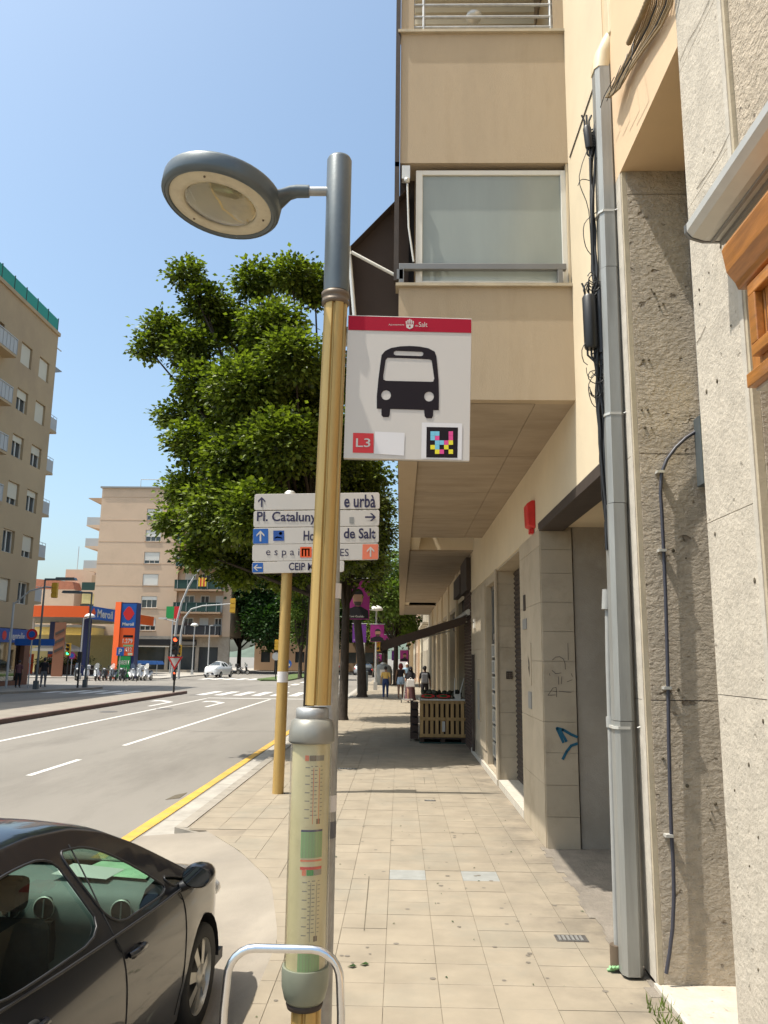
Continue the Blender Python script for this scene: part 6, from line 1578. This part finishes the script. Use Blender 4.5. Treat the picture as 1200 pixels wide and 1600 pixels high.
# ================================================================ CARS
def pl(pts, x):
    if x <= pts[0][0]: return pts[0][1]
    for (a, b), (c, d) in zip(pts, pts[1:]):
        if x <= c: return b+(d-b)*(x-a)/(c-a)
    return pts[-1][1]
def sm(pts, x):
    """smooth interpolation of a polyline"""
    return (pl(pts, x-.06)+pl(pts, x-.03)+pl(pts, x)*2+pl(pts, x+.03)+pl(pts, x+.06))/6
def make_car(name, label, paint, loc, rz, sc=1.0, spec=None, detail=True, group=None, glass='car glass'):
    L = spec['L']; TOP = spec['top']; wu = spec['wheels']; WR = .305
    belt0, HW = .9, spec['hw']
    plan = [(0, .72), (.15, .84), (.5, .95), (1.1, 1.0), (L-1.1, 1.0), (L-.55, .95), (L-.2, .84), (L, .66)]
    t = thing(name, label, 'car', loc, rz, group); t.scale = (sc, sc, sc)
    def V(u, w_):
        v = HW
        if w_ < .45: v -= (.45-w_)*.16
        if w_ > .62: v -= (w_-.62)**2*.28
        if w_ > belt0: v -= (w_-belt0)*.40
        return v*sm(plan, u)
    def topz(u): return sm(TOP, u)
    CR = .055
    # silhouette
    n = 90
    us = [L*i/n for i in range(n+1)]
    upper = [(u, topz(u)-CR) for u in us]
    arch = []
    def archpts(c): return [(c+(WR+.055)*math.cos(a), .31+(WR+.055)*math.sin(a)) for a in [PI*k/14 for k in range(15)]]
    low = spec.get('sill', .2)
    outl = []
    outl += [(L-.02, .42), (L-.05, low+.03)]
    for c in sorted(wu, reverse=True):
        outl += [(c+(WR+.055), low)]+[(p[0], p[1]) for p in archpts(c) if p[1] > low]+[(c-(WR+.055), low)]
    outl += [(.05, low+.03), (.0, .42)]
    outer = upper+outl
    wins = spec['wins']
    seams = []
    V2, F2 = cdt(outer, wins, .09)
    bm_ = {}
    def side(s):
        m = MB(); m.add([(u_.x, s*V(u_.x, u_.y), u_.y) for u_ in V2], [tuple(f) for f in F2], True); return m
    body = MB()
    for s in (1, -1):
        m = side(s); body.add(m.v, m.f, True)
    # skin over the top: cross strips; glass where the spec says
    def strip(u, frac): # frac -1..1
        v = V(u, topz(u)-CR); q = abs(frac); return (u, v*frac, topz(u)-CR+CR*(1-q**3.2)**.6)
    fr = [-1, -.985, -.96, -.92, -.86, -.75, -.5, -.25, 0, .25, .5, .75, .86, .92, .96, .985, 1]
    gl = spec['topglass']
    tb, tg = MB(), MB()
    for i in range(n):
        a, b = us[i], us[i+1]; mid = (a+b)/2
        isg = any(g0 < mid < g1 for g0, g1 in gl)
        for j in range(len(fr)-1):
            f0, f1 = fr[j], fr[j+1]
            q = [strip(a, f0), strip(a, f1), strip(b, f1), strip(b, f0)]
            (tg if isg and abs((f0+f1)/2) < .92 else tb).add(q, [(0, 1, 2, 3)], True)
    body.add(tb.v, tb.f, True)
    # nose and tail
    for uu_, sg_ in ((L, 1), (0, -1)):
        vv = []
        zz = [low+.03, .42, topz(uu_)-CR]
        rgs = []
        for w_ in (low+.03, .3, .42, topz(uu_)-CR):
            h = V(uu_, w_)
            ue = L-.05 if (uu_ == L and w_ < .3) else (L-.02 if uu_ == L and w_ < .43 else (.05 if w_ < .3 and uu_ == 0 else uu_))
            rgs.append([(ue+sg_*.10*(1-(f)**2), h*f, w_) for f in [-1+2*k/10 for k in range(11)]])
        rgs.append([(uu_+sg_*.03*(1-f*f), V(uu_, topz(uu_)-CR)*f, topz(uu_)-CR+CR*(1-abs(f)**3.2)**.6) for f in [-1+2*k/10 for k in range(11)]])
        body.loft(rgs, False, False, True)
    me = body.mesh('body', paint)
    bmx = bmesh.new(); bmx.from_mesh(me); bmesh.ops.remove_doubles(bmx, verts=bmx.verts, dist=.0008); bmesh.ops.recalc_face_normals(bmx, faces=bmx.faces); bmx.to_mesh(me); bmx.free()
    o = bpy.data.objects.new('body', me); COL.objects.link(o); o.parent = t
    if tg.v: tg.build('windscreen', glass, t)
    # floor / underside
    MB().box(.15, L-.15, -HW*.9, HW*.9, low-.02, low+.05).build('underbody', 'plastic black', t)
    # side windows
    for s in (1, -1):
        for k, wn_ in enumerate(wins):
            vv, ff = cdt(wn_, [], .12)
            MB().add([(p.x, s*(V(p.x, p.y)-.012), p.y) for p in vv], [tuple(f) for f in ff], True).build('side_window', glass if k < 2 else 'car glass', t)
            if detail:
                mb = MB(); ring_ = [(p[0], s*(V(p[0], p[1])+.002), p[1]) for p in wn_]
                mb.tube(ring_, .0065, 5, closed=True); mb.build('window_seal', 'plastic black', t)
    # wheels
    for c in wu:
        for s in (1, -1):
            v0 = HW-.10
            wh = MB(); nn = 28
            wh.loft([[(c+r*math.cos(a), s*(v0+dv), .31+r*math.sin(a)) for a in [i*2*PI/nn for i in range(nn)]] for r, dv in ((.20, -.10), (.29, -.11), (.305, -.08), (.305, .06), (.292, .085), (.215, .08))], True, False, True)
            wo = wh.build('wheel', 'rubber', t)
            rm = MB()
            rm.loft([[(c+r*math.cos(a), s*(v0+dv), .31+r*math.sin(a)) for a in [i*2*PI/nn for i in range(nn)]] for r, dv in ((.215, .08), (.205, .055), (.20, .02))], True, False, True)
            rm.build('rim', 'wheel silver', wo)
            hc = MB(); hc.loft([[(c+r*math.cos(a), s*(v0+dv), .31+r*math.sin(a)) for a in [i*2*PI/nn for i in range(nn)]] for r, dv in ((.07, .075), (.065, .09), (.01, .095))], True, False, True)
            for q in range(7):
                a = q*2*PI/7+.2
                P = [(c+r*math.cos(a+da), s*(v0+dv), .31+r*math.sin(a+da)) for r, da, dv in ((.06, -.42, .08), (.06, .42, .08), (.208, .17, .062), (.208, -.17, .062))]
                hc.add(P, [(0, 1, 2, 3)])
            hc.build('hubcap', 'wheel silver', wo)
            MB().loft([[(c+r*math.cos(a), s*(v0+dv), .31+r*math.sin(a)) for a in [i*2*PI/nn for i in range(nn)]] for r, dv in ((.20, .02), (.01, .015))], True, False, True).build('brake_disc', 'dark metal', wo)
            MB().loft([[(c+(WR+.055)*math.cos(a), s*(v0+dv), .31+(WR+.055)*math.sin(a)) for a in [PI*k/14 for k in range(15)]] for dv in (.085, -.2)], False, False, True).build('arch_liner', 'plastic black', wo)
    if spec.get('lights', True):
        for s in (1, -1):
            MB().ball((L-.16, s*HW*.66, .64), (.16, .17, .085), 14, 8).build('headlight', 'headlight', t)
            MB().ball((.09, s*HW*.70, .78), (.09, .12, .14), 12, 8).build('tail_light', 'alarm red', t)
        MB().box(L+.02, L+.075, -.38, .38, .36, .50).build('grille', 'plastic black', t)
        MB().box(L+.06, L+.09, -.26, .26, .50, .61).build('number_plate', 'sign white', t)
    if detail:
        def onside(pts, wd, m, nm, off=.002):
            for s in (-1, 1):
                P = [(u, s*(V(u, w_)+off), w_) for u, w_ in pts]; MB().tube(P, wd, 5).build(nm, m, t)
        for ln in spec['seams']: onside(smoothline(ln, 3), .004, 'rubber', 'door_seam', .0005)
        onside(spec['beltline'], .008, 'plastic black', 'belt_moulding', .004)
        for (u, w_) in spec['handles']:
            for s in (-1, 1):
                v = V(u, w_)
                MB().ball((u, s*(v-.012), w_-.005), (.075, .02, .04), 14, 8).build('handle_recess', 'rubber', t)
                MB().tube([(u-.085, s*(v+.006), w_+.010), (u-.05, s*(v+.028), w_+.016), (u+.05, s*(v+.030), w_+.016), (u+.085, s*(v+.006), w_+.008)], [.014, .017, .017, .013], 8).build('door_handle', paint, t)
        mu, mw = spec['mirror']
        for s in (-1, 1):
            v = V(mu, mw)
            g0 = MB(); rgs = []
            for f, sz in ((-.085, .9), (-.07, 1.0), (-.02, 1.04), (.04, .9), (.085, .55), (.10, .2)):
                rgs.append([(mu+f, s*(v+.128)+.092*sz*math.cos(a), mw+.075+.066*sz*math.sin(a)) for a in [i*2*PI/20 for i in range(20)]])
            mo_ = g0.loft(rgs, True, False, True).build('mirror_housing', paint, t)
            MB().add([(mu-.078, s*(v+.128)+.082*math.cos(a), mw+.075+.056*math.sin(a)) for a in [i*2*PI/20 for i in range(20)]], [tuple(range(20))]).build('mirror_glass', MT.setdefault('mirror', mat('mirror', (.30, .31, .32), .04, 1.0)), mo_)
            MB().tube([(mu+.02, s*(v-.02), mw-.02), (mu+.02, s*(v+.08), mw+.02)], .03, 8).build('mirror_foot', 'plastic black', mo_)
    # cabin
    cab = spec.get('cabin')
    if cab:
        du = cab['dash']
        d = MB()
        rg = []
        for v in [-.66+1.32*k/12 for k in range(13)]:
            rg.append([(du+.55, v, .96), (du+.25, v, .985), (du+.06, v, .965), (du-.02, v, .90), (du-.0, v, .74), (du+.05, v, .62), (du+.12, v, .45)])
        d.loft(rg, False, False, True); dd = d.build('dashboard', 'dash grey', t)
        for v in (-.56, -.10, .10, .57):
            MB().tube([(du-.035, v, .865), (du-.0, v, .865)], .058, 18).build('vent', 'plastic black', dd)
            MB().lathe([(.060, -.004), (.066, .0), (.060, .004)], (0, 0, 0), 20, False).build('vent_ring', 'pale aluminium', dd, loc=None)
            q_ = dd.children[-1] if dd.children else None
            oo = [x for x in COL.objects if x.parent == dd][-1]; oo.rotation_euler = (0, PI/2, 0); oo.location = (du-.034, v, .865)
            MB().box(du-.042, du-.036, v-.004, v+.004, .815, .915).build('vent_blade', 'dash grey', dd)
        MB().box(du-.05, du+.02, -.16, .16, .58, .80).build('centre_console', 'plastic black', dd)
        MB().add([(du+.15, -.62, .995), (du+.20, -.15, 1.0), (du+.48, -.2, 1.005), (du+.46, -.6, .998)], [(0, 1, 2, 3)]).build('paper_sheet', 'paper green', t)
        MB().add([(du+.10, -.4, .998), (du+.12, -.05, 1.01), (du+.3, -.1, 1.03), (du+.32, -.42, 1.002)], [(0, 1, 2, 3)]).build('paper_sheet', 'cloth white', t)
        for (u, s) in ((du-.62, -1), (du-.62, 1), (du-1.45, -1), (du-1.45, 1)):
            MB().box(u-.22, u+.30, s*.36-.24, s*.36+.24, .36, .56).build('seat', 'seat fabric', t, bevel=.05)
            b = MB().prism([(u-.18, .50), (u-.28, 1.10), (u-.38, 1.10), (u-.34, .50)], 'y', s*.36-.23, s*.36+.23).build('seat_back', 'seat fabric', t, bevel=.05)
            MB().box(u-.38, u-.29, s*.36-.12, s*.36+.12, 1.13, 1.28).build('headrest', 'seat fabric', t, bevel=.03)
        P = [(du-.20+.06*math.sin(a), .36+.18*math.cos(a), .83+.17*math.sin(a)) for a in [i*2*PI/24 for i in range(24)]]
        MB().tube(P, .015, 8, closed=True).build('steering_wheel', 'plastic black', t)
        MB().tube([(du-.2, .36, .83), (du+.02, .36, .78)], .03, 8).build('steering_column', 'plastic black', t)
        for s in (1, -1):
            for (a, b) in cab['doors']:
                MB().box(a, b, s*(HW-.13)-.01, s*(HW-.13)+.01, .3, .90).build('door_card', 'dash grey', t)
        MB().box(.5, L-1.3, -HW+.12, HW-.12, .28, .32).build('cabin_floor', 'cloth grey', t)
        MB().box(L-1.16, L-1.14, -HW+.12, HW-.12, .3, .86).build('firewall', 'plastic black', t)
    return t
def smoothline(pts, it=2):
    for _ in range(it):
        q = [pts[0]]
        for a, b in zip(pts, pts[1:]): q += [(a[0]*.75+b[0]*.25, a[1]*.75+b[1]*.25), (a[0]*.25+b[0]*.75, a[1]*.25+b[1]*.75)]
        pts = q+[pts[-1]]
    return pts
hatch = dict(L=4.1, hw=.86, wheels=(.72, 3.24),
    top=[(0, .78), (.04, .92), (.10, 1.0), (.2, 1.12), (.42, 1.33), (.7, 1.43), (1.2, 1.485), (1.7, 1.49), (2.05, 1.46), (2.3, 1.40), (2.6, 1.27), (2.9, 1.11), (3.12, .995), (3.25, .96), (3.5, .92), (3.75, .86), (3.92, .79), (4.02, .70), (4.1, .60)],
    topglass=((.16, .52), (2.22, 3.10)),
    wins=[smoothpoly([(2.68, .965), (2.56, 1.06), (2.28, 1.24), (2.08, 1.325), (1.92, 1.345), (1.83, 1.35), (1.86, 1.2), (1.955, .985), (2.3, .975)], 2),
          smoothpoly([(1.86, .99), (1.79, 1.2), (1.755, 1.355), (1.4, 1.365), (1.1, 1.335), (.92, 1.27), (.84, 1.12), (.88, 1.02), (1.3, 1.0)], 2),
          smoothpoly([(2.74, .965), (2.66, 1.04), (2.80, 1.01), (2.98, .955), (2.86, .958)], 1),
          smoothpoly([(.78, 1.04), (.80, 1.15), (.84, 1.24), (.66, 1.17), (.50, 1.09), (.6, 1.05)], 1)],
    seams=[[(1.955, 1.36), (1.90, .97), (1.99, .80), (2.01, .5), (1.97, .26)], [(2.78, .94), (2.86, .8), (2.86, .5), (2.80, .26)], [(.86, 1.0), (.95, .75), (1.02, .5), (1.10, .26)]],
    beltline=[(.55, 1.02), (.9, .995), (1.4, .975), (1.9, .955), (2.4, .94), (2.98, .93)],
    handles=[(2.10, .83), (1.12, .87)], mirror=(2.82, .95),
    cabin=dict(dash=2.62, doors=((1.05, 1.86), (1.98, 2.75))))
CARX, CARY, CARR = -1.90, 5.00, math.radians(90-4.26)
s_ = .912
dx, dy = math.cos(CARR), math.sin(CARR)
car = make_car('parked_car', 'glossy black hatchback parked against the low kerb with papers on its dash', 'car black', (CARX-3.2*s_*dx, CARY-3.2*s_*dy, RZ+.004), CARR, s_, hatch, True)
pick = dict(L=4.6, hw=.90, wheels=(.85, 3.75), sill=.3,
    top=[(0, 1.0), (.1, 1.05), (.5, 1.12), (.9, 1.2), (1.3, 1.60), (1.9, 1.70), (2.4, 1.72), (2.8, 1.66), (3.2, 1.46), (3.45, 1.28), (3.7, 1.24), (4.2, 1.20), (4.5, 1.13), (4.6, 1.0)],
    topglass=((2.82, 3.45), (1.0, 1.25)),
    wins=[smoothpoly([(3.0, 1.15), (2.75, 1.5), (2.2, 1.54), (2.2, 1.14)], 1), smoothpoly([(2.1, 1.14), (2.1, 1.55), (1.5, 1.5), (1.35, 1.14)], 1)],
    seams=[], beltline=[], handles=[], mirror=(2.9, 1.05))
make_car('parked_car', 'white sport utility car crossing the junction towards us', 'car white', (-18.0, 84.0, RZ), math.radians(-99), .94, pick, False, None, 'window glass')
small = dict(hatch); small['cabin'] = None
proto = make_car('parked_car', 'silver car nearest among the distant cars on the avenue', 'car silver', (-4.6, 112, RZ), math.radians(90), 1.0, small, False, 'distant cars on the avenue', 'window glass')
for (x, y, lab, m) in ((-6.9, 128, 'dark red distant car left of the silver one', 'car dark red'), (-9.6, 120, 'white distant car in the left lane of the avenue', 'car white'), (-4.9, 100, 'pale distant car seen just right of the trunk', 'car silver'), (-11.0, 135, 'furthest white car on the avenue', 'car white'), (-3.7, 90, 'dark car parked under the far street trees', 'car black')):
    c = copy_tree(proto); c.location = (x, y, RZ); c['label'] = lab
    for ch in [q for q in COL.objects if q.parent == c and q.name.startswith('body')]:
        ch.data = ch.data.copy(); ch.data.materials[0] = MT[m]

# ================================================================ PEOPLE
def person(label, x, y, h, rz, top, bottom, hair, skin='skin', stride=.3, shorts=False, skirt=False, longhair=False, headscarf=False, bag=None, vest=False, arms=(.0, .0), sleeves=True, zoff=0, hairm=None):
    t = thing('person', label, 'person', (x, y, zoff), rz); s = h/1.72; t.scale = (s, s, s)
    # joints (facing +Y)
    J = {}; st = stride
    J['pel'] = (0, 0, .95); J['wst'] = (0, 0, 1.08); J['chs'] = (0, .0, 1.30); J['nk'] = (0, .0, 1.46); J['hd'] = (0, .015, 1.53); J['hd2'] = (0, .02, 1.60); J['hd3'] = (0, .02, 1.68)
    verts = []; edges = []; rad = []; ids = {}
    def v(n, p, r): ids[n] = len(verts); verts.append(p); rad.append(r)
    v('pel', J['pel'], (.15, .11)); v('wst', J['wst'], (.12, .09)); v('chs', J['chs'], (.15, .10)); v('nk', J['nk'], (.055, .055)); v('hd', J['hd'], (.065, .075)); v('hd2', J['hd2'], (.078, .095)); v('hd3', J['hd3'], (.055, .07))
    E = [('pel', 'wst'), ('wst', 'chs'), ('chs', 'nk'), ('nk', 'hd'), ('hd', 'hd2'), ('hd2', 'hd3')]
    for sd, k in ((1, st), (-1, -st)):
        n = 'R' if sd > 0 else 'L'
        v('hip'+n, (sd*.09, 0, .88), (.095, .10)); v('kne'+n, (sd*.10, k*.45+.03, .49), (.06, .062)); v('clf'+n, (sd*.10, k*.62, .34), (.053, .057)); v('ank'+n, (sd*.10, k*.8-.02, .09), (.034, .038)); v('toe'+n, (sd*.115, k*.8+.15, .035), (.036, .026))
        E += [('pel', 'hip'+n), ('hip'+n, 'kne'+n), ('kne'+n, 'clf'+n), ('clf'+n, 'ank'+n), ('ank'+n, 'toe'+n)]
        a = arms[0 if sd > 0 else 1]; hx, hy, hz = (sd*.25, -k*.5+a*.35, .80+a*.25)
        v('sho'+n, (sd*.175, 0, 1.40), (.055, .055)); v('elb'+n, (sd*.225, -k*.2+a*.05, 1.12), (.038, .038)); v('wri'+n, (hx, hy, hz+.08), (.025, .027)); v('pal'+n, (hx, hy+.01, hz), (.022, .036))
        E += [('chs', 'sho'+n), ('sho'+n, 'elb'+n), ('elb'+n, 'wri'+n), ('wri'+n, 'pal'+n)]
    me = bpy.data.meshes.new('body'); me.from_pydata(verts, [(ids[a], ids[b]) for a, b in E], [])
    o = bpy.data.objects.new('body', me); COL.objects.link(o)
    m = o.modifiers.new('skin', 'SKIN'); m.use_smooth_shade = True
    for i, r in enumerate(rad): me.skin_vertices[0].data[i].radius = r
    me.skin_vertices[0].data[0].use_root = True
    o.modifiers.new('sub', 'SUBSURF').levels = 2
    o.modifiers['sub'].render_levels = 2
    dg = bpy.context.evaluated_depsgraph_get(); fin = bpy.data.meshes.new_from_object(o.evaluated_get(dg)); bpy.data.objects.remove(o)
    bmx = bmesh.new(); bmx.from_mesh(fin)
    # fingers, nose, ears grown as part of the same mesh
    ex = MB()
    for sd in (1, -1):
        n = 'R' if sd > 0 else 'L'; hx, hy, hz = verts[ids['pal'+n]]
        for q in range(4):
            L_ = (.065, .075, .07, .055)[q]; fy = hy+.028-q*.018
            ex.tube([(hx, fy, hz-.01), (hx-sd*.006, fy, hz-.01-L_*.6), (hx-sd*.02, fy, hz-.01-L_)], [.009, .008, .006], 6)
        ex.tube([(hx, hy+.03, hz+.02), (hx-sd*.012, hy+.055, hz-.01), (hx-sd*.018, hy+.058, hz-.035)], [.010, .009, .007], 6)
        ex.ball((sd*.080, .01, 1.60), (.012, .02, .03), 8, 5)
    ex.ball((0, .115, 1.585), (.014, .018, .024), 8, 5)
    exm = ex.mesh('x', skin); bmx.from_mesh(exm)
    bmx.to_mesh(fin); bmx.free(); fin.materials.clear(); fin.materials.append(MT[skin]); fin.name = 'body'
    for p in fin.polygons: p.use_smooth = True
    bo = bpy.data.objects.new('body', fin); COL.objects.link(bo); bo.parent = t
    for sd in (1, -1): MB().ball((sd*.030, .100, 1.612), (.012, .008, .008), 8, 5).build('eye', 'hair black', bo)
    MB().ball((0, .104, 1.548), (.024, .008, .006), 8, 5).build('mouth', 'salmon', bo)
    # clothes: parts of the skin pushed outwards
    def cloth(nm, mt, test, off):
        b2 = bmesh.new(); b2.from_mesh(fin); b2.normal_update()
        kill = [f for f in b2.faces if not test(f.calc_center_median())]
        bmesh.ops.delete(b2, geom=kill, context='FACES')
        for vv in b2.verts: vv.co += vv.normal*off
        me2 = bpy.data.meshes.new(nm); b2.to_mesh(me2); b2.free(); me2.materials.clear(); me2.materials.append(MT[mt])
        for p in me2.polygons: p.material_index = 0
        oo = bpy.data.objects.new(nm, me2); COL.objects.link(oo); oo.parent = t; return oo
    torso = lambda c: abs(c.x) < .19 if c.z > 1.0 else True
    slv = 1.16 if sleeves else 9
    cloth('shirt', top, lambda c: c.z < (1.45 if not vest else 1.40) and c.z > (.93 if not vest else 1.08) and (abs(c.x) < (.17 if vest else .185) or (sleeves and c.z > 1.15)), .012)
    arml = lambda c: abs(c.x) > .17+.0 and c.z > .60
    if skirt:
        MB().loft([[(r*math.cos(a), r*.85*math.sin(a), z) for a in [i*2*PI/24 for i in range(24)]] for z, r in ((1.10, .15), (.95, .19), (.6, .23), (.3, .26), (.08, .29))], True, False, True).build('skirt', bottom, t)
    else:
        cloth('shorts' if shorts else 'trousers', bottom, lambda c: c.z < 1.06 and c.z > (.70 if shorts else .10) and abs(c.x) < .205, .016 if shorts else .009)
    cloth('shoes', 'cloth white' if shorts or bottom == 'denim' else 'cloth black', lambda c: c.z < .075, .008)
    hp2 = MB(); 
    if headscarf:
        hp2.ball((0, .0, 1.60), (.115, .125, .15), 16, 10); hp2.loft([[(r*math.cos(a), r*.8*math.sin(a)-.02, z) for a in [i*2*PI/16 for i in range(16)]] for z, r in ((1.55, .11), (1.42, .16), (1.25, .22), (1.1, .2))], True, False, True); hp2.build('headscarf', hair, t)
    else:
        hp2.ball((0, -.015, 1.63), (.095, .105, .105), 16, 10)
        if longhair: hp2.ball((0, -.055, 1.57), (.12, .08, .15), 14, 8)
        hp2.build('hair', hair, t)
    return t
person('woman in a short yellow top and dark jeans walking away', -.71, 41, 1.60, 0, 'cloth yellow', 'denim', 'hair black', vest=True, sleeves=True, stride=.12)
person('woman with red hair in a black vest and pale denim shorts walking away', .05, 41, 1.76, 0, 'cloth black', 'denim light', 'hair red', 'skin dark', vest=True, shorts=True, longhair=True, sleeves=False, stride=.22)
ps_ = person('woman in a black headscarf and long patterned skirt pushing a trolley', .50, 38.2, 1.62, PI, 'cloth black', 'cloth maroon', 'cloth black', headscarf=True, skirt=True, arms=(.9, .9))
person('man in dark clothes walking behind the fruit stand', 1.12, 36.5, 1.68, 0, 'cloth black', 'cloth black', 'hair black', 'skin dark', stride=.2)
person('man in a light blue shirt and white cap further up the pavement', .42, 48, 1.74, PI, 'cloth sky', 'cloth grey', 'cloth white', stride=.2)
person('pedestrian in a dark jacket standing by the left kerb', -21.9, 49.6, 1.78, .3, 'cloth black', 'cloth grey', 'hair black', stride=.12)
person('second pedestrian hidden behind the lamp post at the left kerb', -22.8, 48.2, 1.62, .2, 'cloth maroon', 'cloth black', 'hair black', stride=.05)
person('man in a plum shirt standing behind the scooters', -25.0, 70.5, 1.78, 0, 'cloth maroon', 'cloth grey', 'hair black', stride=.05)
person('person in a dark shirt bending among the scooters', -24.2, 70.8, 1.5, 0, 'cloth grey', 'cloth black', 'hair black', stride=.05)
bp_ = thing('backpack', 'dark grey backpack on the back of the man behind the stand', 'backpack', (1.12, 36.33, 1.12)); MB().box(-.15, .15, -.12, .04, -.2, .24).build('bag', 'cloth grey', bp_, bevel=.05)
for s in (-1, 1): MB().tube([(s*.10, .02, .2), (s*.11, .12, .27), (s*.12, .2, .2)], .015, 6).build('strap', 'cloth black', bp_)
bg_ = thing('white_bag', 'white carrier bag held in front by the woman in the headscarf', 'bag', (.50, 37.78, .70)); MB().prism([(-.2, 0), (.22, .02), (.18, .34), (-.16, .36)], 'y', -.06, .08).build('sack', 'cloth white', bg_, bevel=.03); MB().tube([(-.1, 0, .33), (0, 0, .44), (.1, 0, .33)], .01).build('handle', 'cloth white', bg_)
tr_ = thing('shopping_trolley', 'low two-wheeled trolley at the feet of the woman in the headscarf', 'trolley', (.38, 37.6, 0))
MB().box(-.28, .22, -.15, .1, .12, .17).build('base', 'pale aluminium', tr_); MB().tube([(-.2, .05, .15), (-.1, .15, .95)], .015).build('handle', 'pale aluminium', tr_)
for x in (-.3, .24): MB().tube([(x-.02, 0, .09), (x+.02, 0, .09)], .09, 12).build('wheel', 'rubber', tr_)
